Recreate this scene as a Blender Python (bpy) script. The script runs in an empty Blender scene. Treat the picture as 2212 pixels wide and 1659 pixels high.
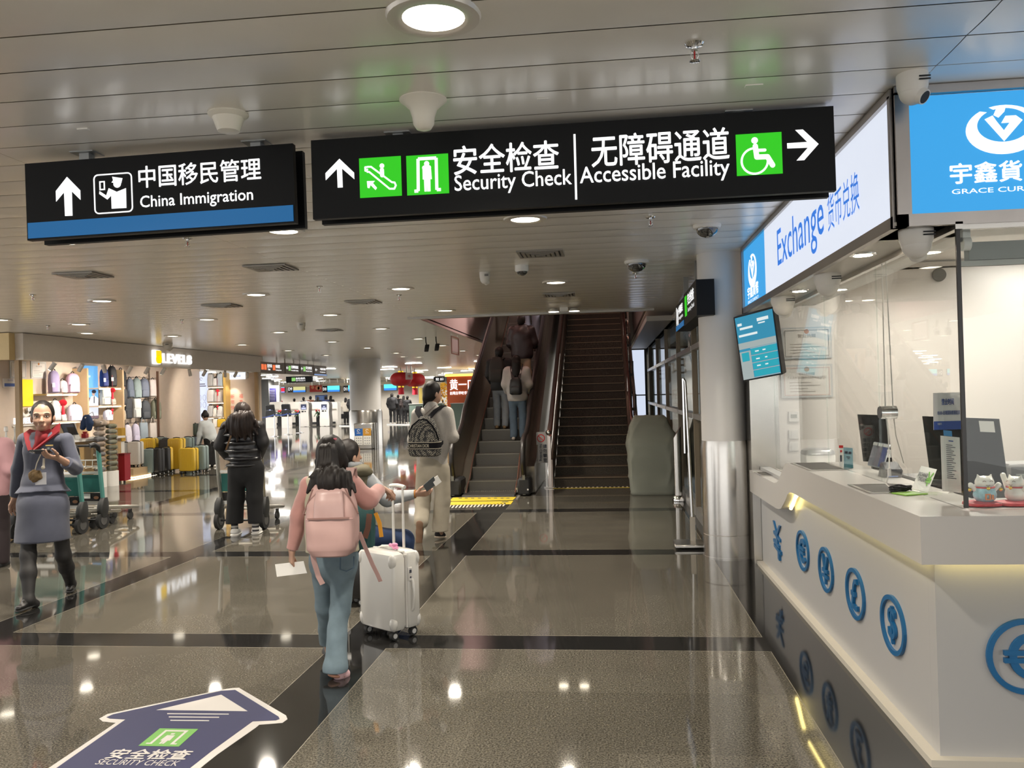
import bpy, math, random
import numpy as np
from mathutils import Vector, Matrix
random.seed(7)
np.random.seed(7)
scene = bpy.context.scene
COL = scene.collection

# ------------------------------------------------------------------ camera, world, exposure
FOC, YAW, PITCH, ROLL, EYE = 1831.0, .11307, .010825, -.026171, 1.55   # focal length in pixels of the 2212 wide frame
_f = np.array([-math.sin(YAW)*math.cos(PITCH), math.cos(YAW)*math.cos(PITCH), math.sin(PITCH)])
_r = np.array([math.cos(YAW), math.sin(YAW), 0.]); _u = np.cross(_r, _f)
_c, _s = math.cos(ROLL), math.sin(ROLL)
_r, _u = _c*_r + _s*_u, -_s*_r + _c*_u
cam = bpy.data.objects.new('camera', bpy.data.cameras.new('camera')); COL.objects.link(cam)
cam.data.sensor_width = 36; cam.data.lens = 36*FOC/2212; cam.data.clip_end = 300
_m = Matrix((( _r[0], _u[0], -_f[0], 0), (_r[1], _u[1], -_f[1], 0), (_r[2], _u[2], -_f[2], EYE), (0, 0, 0, 1)))
cam.matrix_world = _m
scene.camera = cam
w = bpy.data.worlds.new('world'); scene.world = w; w.use_nodes = True
w.node_tree.nodes['Background'].inputs[0].default_value = (1.0, .985, .96, 1)
w.node_tree.nodes['Background'].inputs[1].default_value = 1.75
scene.view_settings.view_transform = 'Standard'; scene.view_settings.look = 'None'
scene.view_settings.exposure = 0.28; scene.view_settings.gamma = 1.0
cy = scene.cycles; cy.max_bounces = 7; cy.diffuse_bounces = 3; cy.glossy_bounces = 4; cy.transparent_max_bounces = 12; cy.caustics_reflective = False; cy.caustics_refractive = False
LAMP = 7.0       # radiance of the recessed downlight lenses
BEAM = 250.0     # watts of each downlight's beam
CEIL = 2.78

def ray(x, y):
    return _f + _r*(x-1106)/FOC - _u*(y-829.5)/FOC
def P(x, y, X=None, Y=None, Z=None):
    """the point of the hall seen at photo pixel (x, y) on the plane X=, Y= or Z="""
    d = ray(x, y); o = np.array([0, 0, EYE])
    t = X/d[0] if X is not None else Y/d[1] if Y is not None else (Z-EYE)/d[2]
    return o + d*t
def V(*a): return np.array(a, float)
def nrm(v): v = np.asarray(v, float); return v/(np.linalg.norm(v)+1e-12)

# ------------------------------------------------------------------ materials
MATS = {}
def M(name, col, rough=.5, metal=0., noise=0., nscale=30., bump=0., bscale=200., emit=0., ecol=None, spec=.5, coat=0., sheen=0., alpha=1.):
    if name in MATS: return MATS[name]
    m = bpy.data.materials.new(name); m.use_nodes = True; MATS[name] = m
    nt = m.node_tree; b = nt.nodes['Principled BSDF']
    c = (*col, 1) if len(col) == 3 else col
    b.inputs['Base Color'].default_value = c; b.inputs['Roughness'].default_value = rough
    b.inputs['Metallic'].default_value = metal; b.inputs['Specular IOR Level'].default_value = spec
    b.inputs['Coat Weight'].default_value = coat; b.inputs['Sheen Weight'].default_value = sheen
    b.inputs['Alpha'].default_value = alpha
    if emit: b.inputs['Emission Color'].default_value = (*(ecol or col), 1); b.inputs['Emission Strength'].default_value = emit
    if noise or bump:
        tc = nt.nodes.new('ShaderNodeTexCoord')
    if noise:
        n = nt.nodes.new('ShaderNodeTexNoise'); n.inputs['Scale'].default_value = nscale; n.inputs['Detail'].default_value = 4
        nt.links.new(tc.outputs['Object'], n.inputs['Vector'])
        mx = nt.nodes.new('ShaderNodeMix'); mx.data_type = 'RGBA'
        mx.inputs['A'].default_value = tuple(max(0, v*(1-noise)) for v in c[:3]) + (1,)
        mx.inputs['B'].default_value = tuple(min(1, v*(1+noise)) for v in c[:3]) + (1,)
        nt.links.new(n.outputs['Fac'], mx.inputs['Factor']); nt.links.new(mx.outputs['Result'], b.inputs['Base Color'])
    if bump:
        n2 = nt.nodes.new('ShaderNodeTexNoise'); n2.inputs['Scale'].default_value = bscale
        nt.links.new(tc.outputs['Object'], n2.inputs['Vector'])
        bp = nt.nodes.new('ShaderNodeBump'); bp.inputs['Strength'].default_value = bump; bp.inputs['Distance'].default_value = .01
        nt.links.new(n2.outputs['Fac'], bp.inputs['Height']); nt.links.new(bp.outputs['Normal'], b.inputs['Normal'])
    return m
def glow(name, col, s): return M(name, tuple(.25*c for c in col), .5, emit=s, ecol=col)
def glass(name, tint=(.93, .97, .96), rough=0.):
    if name in MATS: return MATS[name]
    m = bpy.data.materials.new(name); m.use_nodes = True; MATS[name] = m; nt = m.node_tree; nt.nodes.clear()
    N = nt.nodes.new; L = nt.links.new; o = N('ShaderNodeOutputMaterial'); mix = N('ShaderNodeMixShader'); lw = N('ShaderNodeLayerWeight'); lw.inputs[0].default_value = .5
    t = N('ShaderNodeBsdfTransparent'); g = N('ShaderNodeBsdfGlossy'); t.inputs[0].default_value = (*tint, 1); g.inputs['Roughness'].default_value = rough
    p = N('ShaderNodeMath'); p.operation = 'POWER'; p.inputs[1].default_value = 5; m2 = N('ShaderNodeMath'); m2.operation = 'MULTIPLY_ADD'; m2.inputs[1].default_value = .9; m2.inputs[2].default_value = .035
    L(lw.outputs['Facing'], p.inputs[0]); L(p.outputs[0], m2.inputs[0]); L(m2.outputs[0], mix.inputs[0]); L(t.outputs[0], mix.inputs[1]); L(g.outputs[0], mix.inputs[2])
    L(mix.outputs[0], o.inputs[0]); return m

# ------------------------------------------------------------------ mesh collecting
ORG = {}
def root_of(o):
    while o.parent: o = o.parent
    return ORG.get(o.name, V(0, 0, 0))
def props(o, label=None, cat=None, group=None, kind=None):
    for k, v in (('label', label), ('category', cat), ('group', group), ('kind', kind)):
        if v: o[k] = v
    return o
def thing(name, label, cat, loc=(0, 0, 0), group=None, kind=None):
    o = bpy.data.objects.new(name, None); COL.objects.link(o); o.location = loc; o.empty_display_size = .05
    ORG[o.name] = V(*loc); return props(o, label, cat, group, kind)
def link_mesh(me, name, mat, parent=None, loc=None, smooth=True, ang=40):
    o = bpy.data.objects.new(name, me); COL.objects.link(o)
    for m in (mat if isinstance(mat, (list, tuple)) else [mat]): me.materials.append(m)
    if smooth:
        me.polygons.foreach_set('use_smooth', [True]*len(me.polygons))
        if ang < 180: me.set_sharp_from_angle(angle=math.radians(ang))
    if parent is not None:
        o.parent = parent
    else:
        o.location = loc if loc is not None else (0, 0, 0); ORG[o.name] = V(*o.location)
    return o

class B:
    """collects shapes in world coordinates and links them as ONE mesh"""
    def __init__(s): s.v = []; s.f = []; s.mi = []; s.m = 0
    def add(s, vs, fs):
        k = len(s.v); s.v += [tuple(map(float, p)) for p in vs]; s.f += [tuple(i+k for i in f) for f in fs]; s.mi += [s.m]*len(fs); return s
    def mat(s, i): s.m = i; return s
    def box(s, c, d, ax=None, bev=0.):
        """box centred at c with full sizes d; ax = optional 3 axes"""
        c = V(*c); h = V(*d)/2
        ax = np.eye(3) if ax is None else np.array([nrm(a) for a in ax])
        if bev <= 0:
            vs = [c + sum(ax[i]*h[i]*sg[i] for i in range(3)) for sg in ((-1,-1,-1),(1,-1,-1),(1,1,-1),(-1,1,-1),(-1,-1,1),(1,-1,1),(1,1,1),(-1,1,1))]
            return s.add(vs, [(3,2,1,0),(4,5,6,7),(0,1,5,4),(1,2,6,5),(2,3,7,6),(3,0,4,7)])
        b = min(bev, *(h*.49)); r = [(-1,-1),(1,-1),(1,1),(-1,1)]
        rings = []
        for z, e in ((-h[2], b), (-h[2]+b, 0), (h[2]-b, 0), (h[2], b)):
            pts = []
            for (x, y) in r:
                cx, cy = x*(h[0]-b), y*(h[1]-b); bb = b-e
                o = [(x*bb, 0), (0, y*bb)] if (x*y < 0) else [(0, y*bb), (x*bb, 0)]
                if (x, y) == (-1, -1): o = [(-bb, 0), (0, -bb)]
                if (x, y) == (1, -1): o = [(0, -bb), (bb, 0)]
                if (x, y) == (1, 1): o = [(bb, 0), (0, bb)]
                if (x, y) == (-1, 1): o = [(0, bb), (-bb, 0)]
                pts += [(cx+a, cy+q) for a, q in o]
            rings.append([c + ax[0]*p[0] + ax[1]*p[1] + ax[2]*z for p in pts])
        return s.rings(rings)
    def rings(s, R, caps=True, loop=False):
        n = len(R[0]); vs = [p for r in R for p in r]; fs = []
        for i in range(len(R)-1):
            for j in range(n):
                k = (j+1) % n; fs.append((i*n+j, i*n+k, (i+1)*n+k, (i+1)*n+j))
        if loop:
            i = len(R)-1
            for j in range(n):
                k = (j+1) % n; fs.append((i*n+j, i*n+k, k, j))
        elif caps:
            fs.append(tuple(range(n))[::-1]); fs.append(tuple((len(R)-1)*n+j for j in range(n)))
        return s.add(vs, fs)
    def cyl(s, a, b, ra, rb=None, n=16, caps=True):
        a, b = V(*a), V(*b); rb = ra if rb is None else rb; d = nrm(b-a)
        u = nrm(np.cross(d, V(0, 0, 1) if abs(d[2]) < .9 else V(1, 0, 0))); w_ = np.cross(d, u)
        an = [2*math.pi*i/n for i in range(n)]
        return s.rings([[p + (u*math.cos(t) + w_*math.sin(t))*r for t in an] for p, r in ((a, ra), (b, rb))], caps)
    def tube(s, pts, r, n=8, loop=False, flat=None):
        """tube through points; flat=(dir, scale) squeezes the section"""
        pts = [V(*p) for p in pts]; R = []; u = None
        for i, p in enumerate(pts):
            q0 = pts[i-1] if (i > 0 or loop) else p; q1 = pts[(i+1) % len(pts)] if (i < len(pts)-1 or loop) else p
            d = nrm(q1-q0)
            if u is None: u = nrm(np.cross(d, V(0, 0, 1) if abs(d[2]) < .9 else V(1, 0, 0)))
            u = nrm(u - d*(u@d)); w_ = np.cross(d, u); rr = r[i] if isinstance(r, (list, tuple)) else r
            ring = []
            for k in range(n):
                o = (u*math.cos(2*math.pi*k/n) + w_*math.sin(2*math.pi*k/n))*rr
                if flat is not None: fd = nrm(flat[0]); o = o + fd*(o@fd)*(flat[1]-1)
                ring.append(p+o)
            R.append(ring)
        return s.rings(R, True, loop)
    def strip(s, pts, wd, th, side):
        """flat band (strap, belt) of width wd along side, thickness th"""
        R = []
        pts = [V(*p) for p in pts]
        for i, p in enumerate(pts):
            d = nrm(pts[min(i+1, len(pts)-1)] - pts[max(i-1, 0)]); sd = nrm(V(*side) - d*(V(*side)@d)); n_ = np.cross(d, sd)
            R.append([p+sd*wd/2+n_*th/2, p-sd*wd/2+n_*th/2, p-sd*wd/2-n_*th/2, p+sd*wd/2-n_*th/2])
        return s.rings(R)
    def lathe(s, prof, c, n=24, ax=(0, 0, 1)):
        """profile [(radius, height)] turned about an axis through c"""
        c = V(*c); d = nrm(ax); u = nrm(np.cross(d, V(0, 0, 1) if abs(d[2]) < .9 else V(1, 0, 0))); w_ = np.cross(d, u)
        return s.rings([[c + d*h + (u*math.cos(2*math.pi*k/n) + w_*math.sin(2*math.pi*k/n))*max(r, 1e-4) for k in range(n)] for r, h in prof])
    def loft(s, secs, n=28, ax=None, o=(0, 0, 0)):
        """superellipse sections (z, rx, ry, exponent[, cx, cy]) stacked along ax[2]"""
        ax = np.eye(3) if ax is None else np.array(ax, float); o = V(*o); R = []
        for q in secs:
            z, rx, ry, e = q[:4]; cx, cy = (q[4], q[5]) if len(q) > 4 else (0, 0); ring = []
            for k in range(n):
                t = 2*math.pi*k/n; c_, s_ = math.cos(t), math.sin(t)
                ring.append(o + ax[0]*(cx+rx*math.copysign(abs(c_)**(2/e), c_)) + ax[1]*(cy+ry*math.copysign(abs(s_)**(2/e), s_)) + ax[2]*z)
            R.append(ring)
        return s.rings(R)
    def prism(s, poly, o, u, v, d=.002):
        """flat polygon (list of 2D) in frame o,u,v thickened by d along u x v"""
        o, u, v = V(*o), V(*u), V(*v); n_ = nrm(np.cross(u, v)); k = len(poly)
        a = 0
        for i in range(k): a += poly[i][0]*poly[(i+1) % k][1] - poly[(i+1) % k][0]*poly[i][1]
        if a < 0: poly = poly[::-1]
        lo = [o+u*p[0]+v*p[1] for p in poly]; hi = [p+n_*d for p in lo]
        fs = [tuple(range(k, 2*k)), tuple(range(k))[::-1]] + [(i, (i+1) % k, k+(i+1) % k, k+i) for i in range(k)]
        return s.add(lo+hi, fs)
    def quad(s, a, b, c, d): return s.add([a, b, c, d], [(0, 1, 2, 3)])
    def ball(s, c, r, n=16, m=10, ax=None):
        r = (r, r, r) if isinstance(r, (int, float)) else r
        ax = np.eye(3) if ax is None else np.array(ax, float); c = V(*c); R = []
        for i in range(m+1):
            t = math.pi*i/m; rr = max(math.sin(t), 1e-3); z = -math.cos(t)
            R.append([c + ax[0]*r[0]*rr*math.cos(2*math.pi*k/n) + ax[1]*r[1]*rr*math.sin(2*math.pi*k/n) + ax[2]*r[2]*z for k in range(n)])
        return s.rings(R)
    def make(s, name, mat, parent=None, label=None, cat=None, group=None, kind=None, loc=None, smooth=True, ang=40, local=False):
        if parent is None and loc is None:
            a = np.array(s.v); lo, hi = a.min(0), a.max(0); loc = ((lo[0]+hi[0])/2, (lo[1]+hi[1])/2, lo[2])
        o = (V(0, 0, 0) if local else root_of(parent)) if parent is not None else V(*loc)
        vs = (np.array(s.v) - o).tolist()
        me = bpy.data.meshes.new(name); me.from_pydata(vs, [], s.f)
        if any(s.mi): me.polygons.foreach_set('material_index', s.mi)
        me.update()
        ob = link_mesh(me, name, mat, parent, loc, smooth, ang)
        if parent is None and kind != 'structure' and not cat: cat = name.replace('_', ' ')
        return props(ob, label, cat, group, kind)

# ------------------------------------------------------------------ lettering and pictograms on a plane
_TX = {}
def glyphs(txt, bold=.0, grow=0.):
    """mesh of a line of text, normalised to its own bounding box"""
    k = (txt, bold, grow)
    if k in _TX: return _TX[k]
    cu = bpy.data.curves.new('t', 'FONT'); cu.body = txt; cu.size = 1; cu.offset = grow; cu.resolution_u = 3; cu.extrude = 0
    ob = bpy.data.objects.new('t', cu); COL.objects.link(ob)
    dg = bpy.context.evaluated_depsgraph_get(); me = bpy.data.meshes.new_from_object(ob.evaluated_get(dg))
    v = np.array([p.co[:2] for p in me.vertices]) if len(me.vertices) else np.zeros((0, 2))
    f = [tuple(p.vertices) for p in me.polygons]
    bpy.data.objects.remove(ob); bpy.data.curves.remove(cu); bpy.data.meshes.remove(me)
    if len(v):
        lo, hi = v.min(0), v.max(0); v = (v-lo)/(hi-lo); asp = (hi-lo)[0]/(hi-lo)[1]
    else: asp = 1
    if bold and len(v):
        n = len(v); o = [(-bold/asp, 0), (bold/asp, 0), (0, bold), (0, -bold)] if bold > .008 else [(-bold/asp, 0), (bold/asp, 0)]
        v = np.concatenate([np.c_[v+V(*q), np.full(n, k_*1.)] for k_, q in enumerate(o)]); f = [tuple(i+n*m for i in q) for m in range(len(o)) for q in f]
    if v.shape[1] == 2: v = np.c_[v, np.zeros(len(v))]
    _TX[k] = (v, f, asp); return _TX[k]
class Pl:
    """a plane: origin o, unit axes u (right) and v (up), normal towards the reader; shapes are given in metres"""
    def __init__(s, o, u, v, lift=.001): s.o, s.u, s.v = V(*o), nrm(u), nrm(v); s.n = np.cross(s.u, s.v); s.o = s.o + s.n*lift
    def pt(s, x, y): return s.o + s.u*x + s.v*y
    def poly(s, b, pts, d=.002): b.prism(pts, s.o, s.u, s.v, d)
    def rect(s, b, x, y, w, h, d=.002, r=0):
        if r: s.poly(b, [(x+(w-r if i in (0, 3) else r)+r*math.cos(t), y+(h-r if i < 2 else r)+r*math.sin(t)) for i in range(4) for t in [math.pi/2*(i+k/4) for k in range(5)]], d)
        else: s.poly(b, [(x, y), (x+w, y), (x+w, y+h), (x, y+h)], d)
    def disc(s, b, x, y, r, d=.002, n=24, ry=None): s.poly(b, [(x+r*math.cos(2*math.pi*i/n), y+(ry or r)*math.sin(2*math.pi*i/n)) for i in range(n)], d)
    def arc(s, b, x, y, r, w, a0, a1, d=.002, n=24, ry=None):
        A = [math.radians(a0+(a1-a0)*i/n) for i in range(n+1)]; ry = ry or r
        R = []
        for t in A:
            c, q = math.cos(t), math.sin(t)
            R.append([s.pt(x+c*(r-w/2), y+q*(ry-w/2)), s.pt(x+c*(r+w/2), y+q*(ry+w/2)), s.pt(x+c*(r+w/2), y+q*(ry+w/2))+s.n*d, s.pt(x+c*(r-w/2), y+q*(ry-w/2))+s.n*d])
        b.rings(R, True, abs(a1-a0) >= 359.9)
    def line(s, b, pts, w, d=.002, round_=True):
        for (x0, y0), (x1, y1) in zip(pts, pts[1:]):
            dx, dy = x1-x0, y1-y0; L = math.hypot(dx, dy) or 1; nx, ny = -dy/L*w/2, dx/L*w/2
            s.poly(b, [(x0+nx, y0+ny), (x0-nx, y0-ny), (x1-nx, y1-ny), (x1+nx, y1+ny)], d)
        if round_:
            for (x, y) in pts: s.disc(b, x, y, w/2, d, 12)
    def frame(s, b, x, y, w, h, t, d=.002):
        s.rect(b, x, y, w, t, d); s.rect(b, x, y+h-t, w, t, d); s.rect(b, x, y+t, t, h-2*t, d); s.rect(b, x+w-t, y+t, t, h-2*t, d)
    def text(s, b, txt, x, y, w=None, h=None, bold=0., d=.0, slant=0.):
        v, f, asp = glyphs(txt, 0. if d else bold, bold if d else 0.)
        if not len(v): return
        if w is None: w = h*asp
        if h is None: h = w/asp
        pts = [s.pt(x+p[0]*w+p[1]*h*slant, y+p[1]*h)+s.n*(.0015+.0003*p[2]) for p in v]
        if d:
            k = len(pts); b.add(pts+[p+s.n*d for p in pts], [tuple(i+k for i in q) for q in f]+[q[::-1] for q in f]+edge_walls(f, k))
        else: b.add(pts, f)
def edge_walls(f, k):
    cnt = {}
    for q in f:
        for a, c in zip(q, q[1:]+q[:1]): cnt[(a, c)] = 1
    return [(a, c, c+k, a+k) for (a, c) in cnt if (c, a) not in cnt]

# ------------------------------------------------------------------ organic shapes: blended round cones meshed into one skin
def smin(a, b, k):
    h = np.maximum(k-np.abs(a-b), 0)/k
    return np.minimum(a, b) - h*h*k*.25
def C(a, b, ra, rb=None, fl=None, k=None): return ('c', V(*a), V(*b), ra, ra if rb is None else rb, fl, k)
def E(c, r, ax=None, k=None): return ('e', V(*c), V(*r), np.eye(3) if ax is None else np.array([nrm(a) for a in ax]), k)
def blob(prims, vox=.008, k=.03, fold=0., fscale=40., cuts=(), fdir=None):
    """mesh (verts, quads) of the smooth union of prims"""
    lo = np.full(3, 1e9); hi = -lo; bb = []
    for p in prims:
        if p[0] == 'c':
            s_ = max(1, p[5][1]) if p[5] else 1; m = max(p[3], p[4])*s_
            l, h = np.minimum(p[1]-p[3]*s_, p[2]-p[4]*s_), np.maximum(p[1]+p[3]*s_, p[2]+p[4]*s_)
        else: m = p[2].max(); l, h = p[1]-m, p[1]+m
        bb.append((l, h)); lo = np.minimum(lo, l); hi = np.maximum(hi, h)
    pad = k+fold+3*vox; lo -= pad; n = np.ceil((hi+pad-lo)/vox).astype(int)+1
    F = np.full(n, 1.0, np.float32)
    ax = [lo[i]+vox*np.arange(n[i]) for i in range(3)]
    for p, (l, h) in zip(prims, bb):
        i0 = np.maximum(((l-pad-lo)/vox).astype(int), 0); i1 = np.minimum(((h+pad-lo)/vox).astype(int)+2, n)
        g = np.stack(np.meshgrid(*[ax[i][i0[i]:i1[i]] for i in range(3)], indexing='ij'), -1)
        if p[0] == 'c':
            a, b, ra, rb, fl = p[1:6]; q = g-a; ba = b-a
            if fl: fd = nrm(fl[0]); q = q+fd*((q@fd)*(1/fl[1]-1))[..., None]; ba = ba+fd*((ba@fd)*(1/fl[1]-1))
            t = np.clip((q@ba)/max(ba@ba, 1e-9), 0, 1)
            d = np.linalg.norm(q-t[..., None]*ba, axis=-1)-(ra+(rb-ra)*t)
            if fl: d = d*min(1, fl[1])
            kk = p[6]
        else:
            q = (g-p[1])@p[3].T; r = p[2]; k0 = np.linalg.norm(q/r, axis=-1); k1 = np.linalg.norm(q/(r*r), axis=-1)
            d = k0*(k0-1)/np.maximum(k1, 1e-6); kk = p[4]
        sl = tuple(slice(i0[i], i1[i]) for i in range(3))
        F[sl] = smin(F[sl], d.astype(np.float32), kk or k)
    if fold or cuts:
        G = np.stack(np.meshgrid(*ax, indexing='ij'), -1)
        if fold:
            near = np.abs(F) < fold*3+2*vox; q = G[near]; rs = np.random.RandomState(3); w_ = 0
            for i in range(4):
                dd = nrm(rs.normal(size=3)) if fdir is None else nrm(V(*fdir)+V(.2, .2, .04)*rs.normal(size=3))
                w_ = w_+np.sin(q@dd*fscale*(.6+.35*i)+rs.rand()*6+(1.5*np.sin(q[:, 2]*fscale*.4+i) if fdir is None else .8*np.sin(q[:, 2]*11+2*i)))/(1+.5*i)
            F[near] += (fold*.45*w_).astype(np.float32)
        for (pt, nn) in cuts: F = np.maximum(F, (G-V(*pt))@nrm(nn))
    S = F < 0; sh = [(i, j, l) for i in (0, 1) for j in (0, 1) for l in (0, 1)]
    m = tuple(x-1 for x in n); cnt = np.zeros(m, np.int8)
    for (i, j, l) in sh: cnt += S[i:m[0]+i, j:m[1]+j, l:m[2]+l]
    ijk = np.argwhere((cnt > 0) & (cnt < 8)); idx = np.full(m, -1, np.int64); idx[tuple(ijk.T)] = np.arange(len(ijk))
    acc = np.zeros((len(ijk), 3)); c_ = np.zeros(len(ijk))
    for a_ in sh:
        for x in range(3):
            if a_[x]: continue
            b_ = list(a_); b_[x] = 1
            f0 = F[tuple((ijk+a_).T)]; f1 = F[tuple((ijk+b_).T)]; e = (f0 < 0) != (f1 < 0)
            t = np.where(e, f0/np.where(e, f0-f1, 1), 0); pos = np.repeat(np.array(a_, float)[None], len(ijk), 0); pos[:, x] = t
            acc[e] += pos[e]; c_[e] += 1
    vs = lo+(ijk+acc/c_[:, None])*vox; fs = []
    for x in range(3):
        y, z = (x+1) % 3, (x+2) % 3
        A = [slice(None)]*3; Bs = [slice(None)]*3; A[x] = slice(0, -1); Bs[x] = slice(1, None)
        s0, s1 = S[tuple(A)], S[tuple(Bs)]; e = np.argwhere(s0 != s1)
        e = e[(e[:, y] > 0) & (e[:, z] > 0) & (e[:, y] < m[y]) & (e[:, z] < m[z])]
        fl = s0[tuple(e.T)]; uy = np.zeros(3, int); uy[y] = 1; uz = np.zeros(3, int); uz[z] = 1
        q = np.stack([idx[tuple((e-uy-uz).T)], idx[tuple((e-uz).T)], idx[tuple(e.T)], idx[tuple((e-uy).T)]], -1)
        q[~fl] = q[~fl][:, ::-1]; fs.append(q)
    return vs, np.concatenate(fs)
def skin(name, prims, mat, parent=None, loc=None, vox=.008, k=.03, label=None, cat=None, group=None, fold=0., fscale=40., cuts=(), fdir=None):
    vs, fs = blob(prims, vox, k, fold, fscale, cuts, fdir)
    o = root_of(parent) if parent is not None else V(*loc)
    me = bpy.data.meshes.new(name); me.from_pydata((vs-o).tolist(), [], fs.tolist()); me.update()
    ob = link_mesh(me, name, mat, parent, loc, True, 180); return props(ob, label, cat, group)

def beam(name, loc, watts, angle=150, blend=.9, radius=.08, col=(1, .91, .78), aim=(0, 0, -1)):
    l = bpy.data.lights.new(name, 'SPOT'); l.energy = watts; l.spot_size = math.radians(angle); l.spot_blend = blend; l.shadow_soft_size = radius; l.color = col
    o = bpy.data.objects.new(name, l); COL.objects.link(o); o.location = loc; o.rotation_euler = Vector(aim).to_track_quat('-Z', 'Y').to_euler(); return o
def copy_thing(src, loc, rotz=0, label=None, group=None):
    """a copy of a thing with copies of its parts and their sub-parts"""
    r = src.copy(); COL.objects.link(r); r.location = loc; r.rotation_euler = (0, 0, rotz); ORG[r.name] = V(*loc)
    if label: r['label'] = label
    if group: r['group'] = group
    for ch in list(src.children):
        c = ch.copy(); COL.objects.link(c); c.parent = r
        for g in list(ch.children):
            d = g.copy(); COL.objects.link(d); d.parent = c
    return r
ORD = ['first', 'second', 'third', 'fourth', 'fifth', 'sixth', 'seventh', 'eighth', 'ninth', 'tenth', 'eleventh', 'twelfth', 'thirteenth', 'fourteenth']
# ------------------------------------------------------------------ the setting
def granite(name, a, b, tile, rough):
    m = bpy.data.materials.new(name); m.use_nodes = True; nt = m.node_tree; bs = nt.nodes['Principled BSDF']; N = nt.nodes.new; L = nt.links.new
    tc = N('ShaderNodeTexCoord'); n1 = N('ShaderNodeTexNoise'); n1.inputs['Scale'].default_value = 110; n1.inputs['Detail'].default_value = 8; n1.inputs['Roughness'].default_value = .7
    n2 = N('ShaderNodeTexNoise'); n2.inputs['Scale'].default_value = 2.2; n2.inputs['Detail'].default_value = 3
    L(tc.outputs['Object'], n1.inputs['Vector']); L(tc.outputs['Object'], n2.inputs['Vector'])
    cr = N('ShaderNodeValToRGB'); e = cr.color_ramp.elements; e[0].position = .41; e[0].color = (*a, 1); e[1].position = .60; e[1].color = (*b, 1)
    L(n1.outputs['Fac'], cr.inputs[0])
    sn = N('ShaderNodeVectorMath'); sn.operation = 'SNAP'; sn.inputs[1].default_value = (.665, .7325, 1)
    wn = N('ShaderNodeTexWhiteNoise'); wn.noise_dimensions = '2D'
    L(tc.outputs['Object'], sn.inputs[0]); L(sn.outputs[0], wn.inputs['Vector'])
    ad = N('ShaderNodeMath'); ad.operation = 'MULTIPLY_ADD'; ad.inputs[1].default_value = tile; ad.inputs[2].default_value = 1-tile/2
    L(wn.outputs['Value'], ad.inputs[0])
    a2 = N('ShaderNodeMath'); a2.operation = 'MULTIPLY_ADD'; a2.inputs[1].default_value = .3; a2.inputs[2].default_value = .85
    L(n2.outputs['Fac'], a2.inputs[0]); mu = N('ShaderNodeMath'); mu.operation = 'MULTIPLY'; L(ad.outputs[0], mu.inputs[0]); L(a2.outputs[0], mu.inputs[1])
    vm = N('ShaderNodeVectorMath'); vm.operation = 'SCALE'; L(cr.outputs[0], vm.inputs[0]); L(mu.outputs[0], vm.inputs['Scale']); L(vm.outputs[0], bs.inputs['Base Color'])
    bs.inputs['Roughness'].default_value = rough; bs.inputs['Specular IOR Level'].default_value = .75
    n3 = N('ShaderNodeTexNoise'); n3.inputs['Scale'].default_value = 5; bp = N('ShaderNodeBump'); bp.inputs['Strength'].default_value = .004; bp.inputs['Distance'].default_value = .02
    L(tc.outputs['Object'], n3.inputs['Vector']); L(n3.outputs['Fac'], bp.inputs['Height']); L(bp.outputs[0], bs.inputs['Normal'])
    return m
GRAN = granite('grey_granite', (.036, .032, .025), (.155, .142, .115), .26, .05)
DARK = granite('black_granite', (.010, .010, .010), (.022, .021, .020), .2, .06)
JOINT = M('floor_joint', (.20, .18, .14), .4)
bx = [(-1.755, -1.405), (.905, 1.25), (-4.40, -4.10), (-7.05, -6.75)]
by = [(2.20, 2.48), (5.11, 5.40), (8.06, 8.34), (10.96, 11.26), (13.9, 14.18), (16.83, 17.1), (19.8, 20.05), (25.6, 25.9)]
def cuts(bands, lo, hi):
    c = []; k = 0; cur = lo
    for a, b in sorted(bands):
        c += [(cur, a-.004, 0), (a-.004, a, 2), (a, b, 1), (b, b+.004, 2)]; cur = b+.004
    return c+[(cur, hi, 0)]
fb = B()
for (x0, x1, mx) in cuts(bx+[(-13.008, -13.0)], -28, 7):
    for (y0, y1, my) in cuts(by+[(12.6, 12.61)], -10, 66):
        if x1 < -12.9 and y0 < 12.5: continue
        fb.m = 1 if (mx == 1 or my == 1) else max(mx, my)
        fb.quad((x0, y0, 0), (x1, y0, 0), (x1, y1, 0), (x0, y1, 0))
fb.make('floor', [GRAN, DARK, JOINT], kind='structure', loc=(0, 0, 0), smooth=False)

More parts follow.
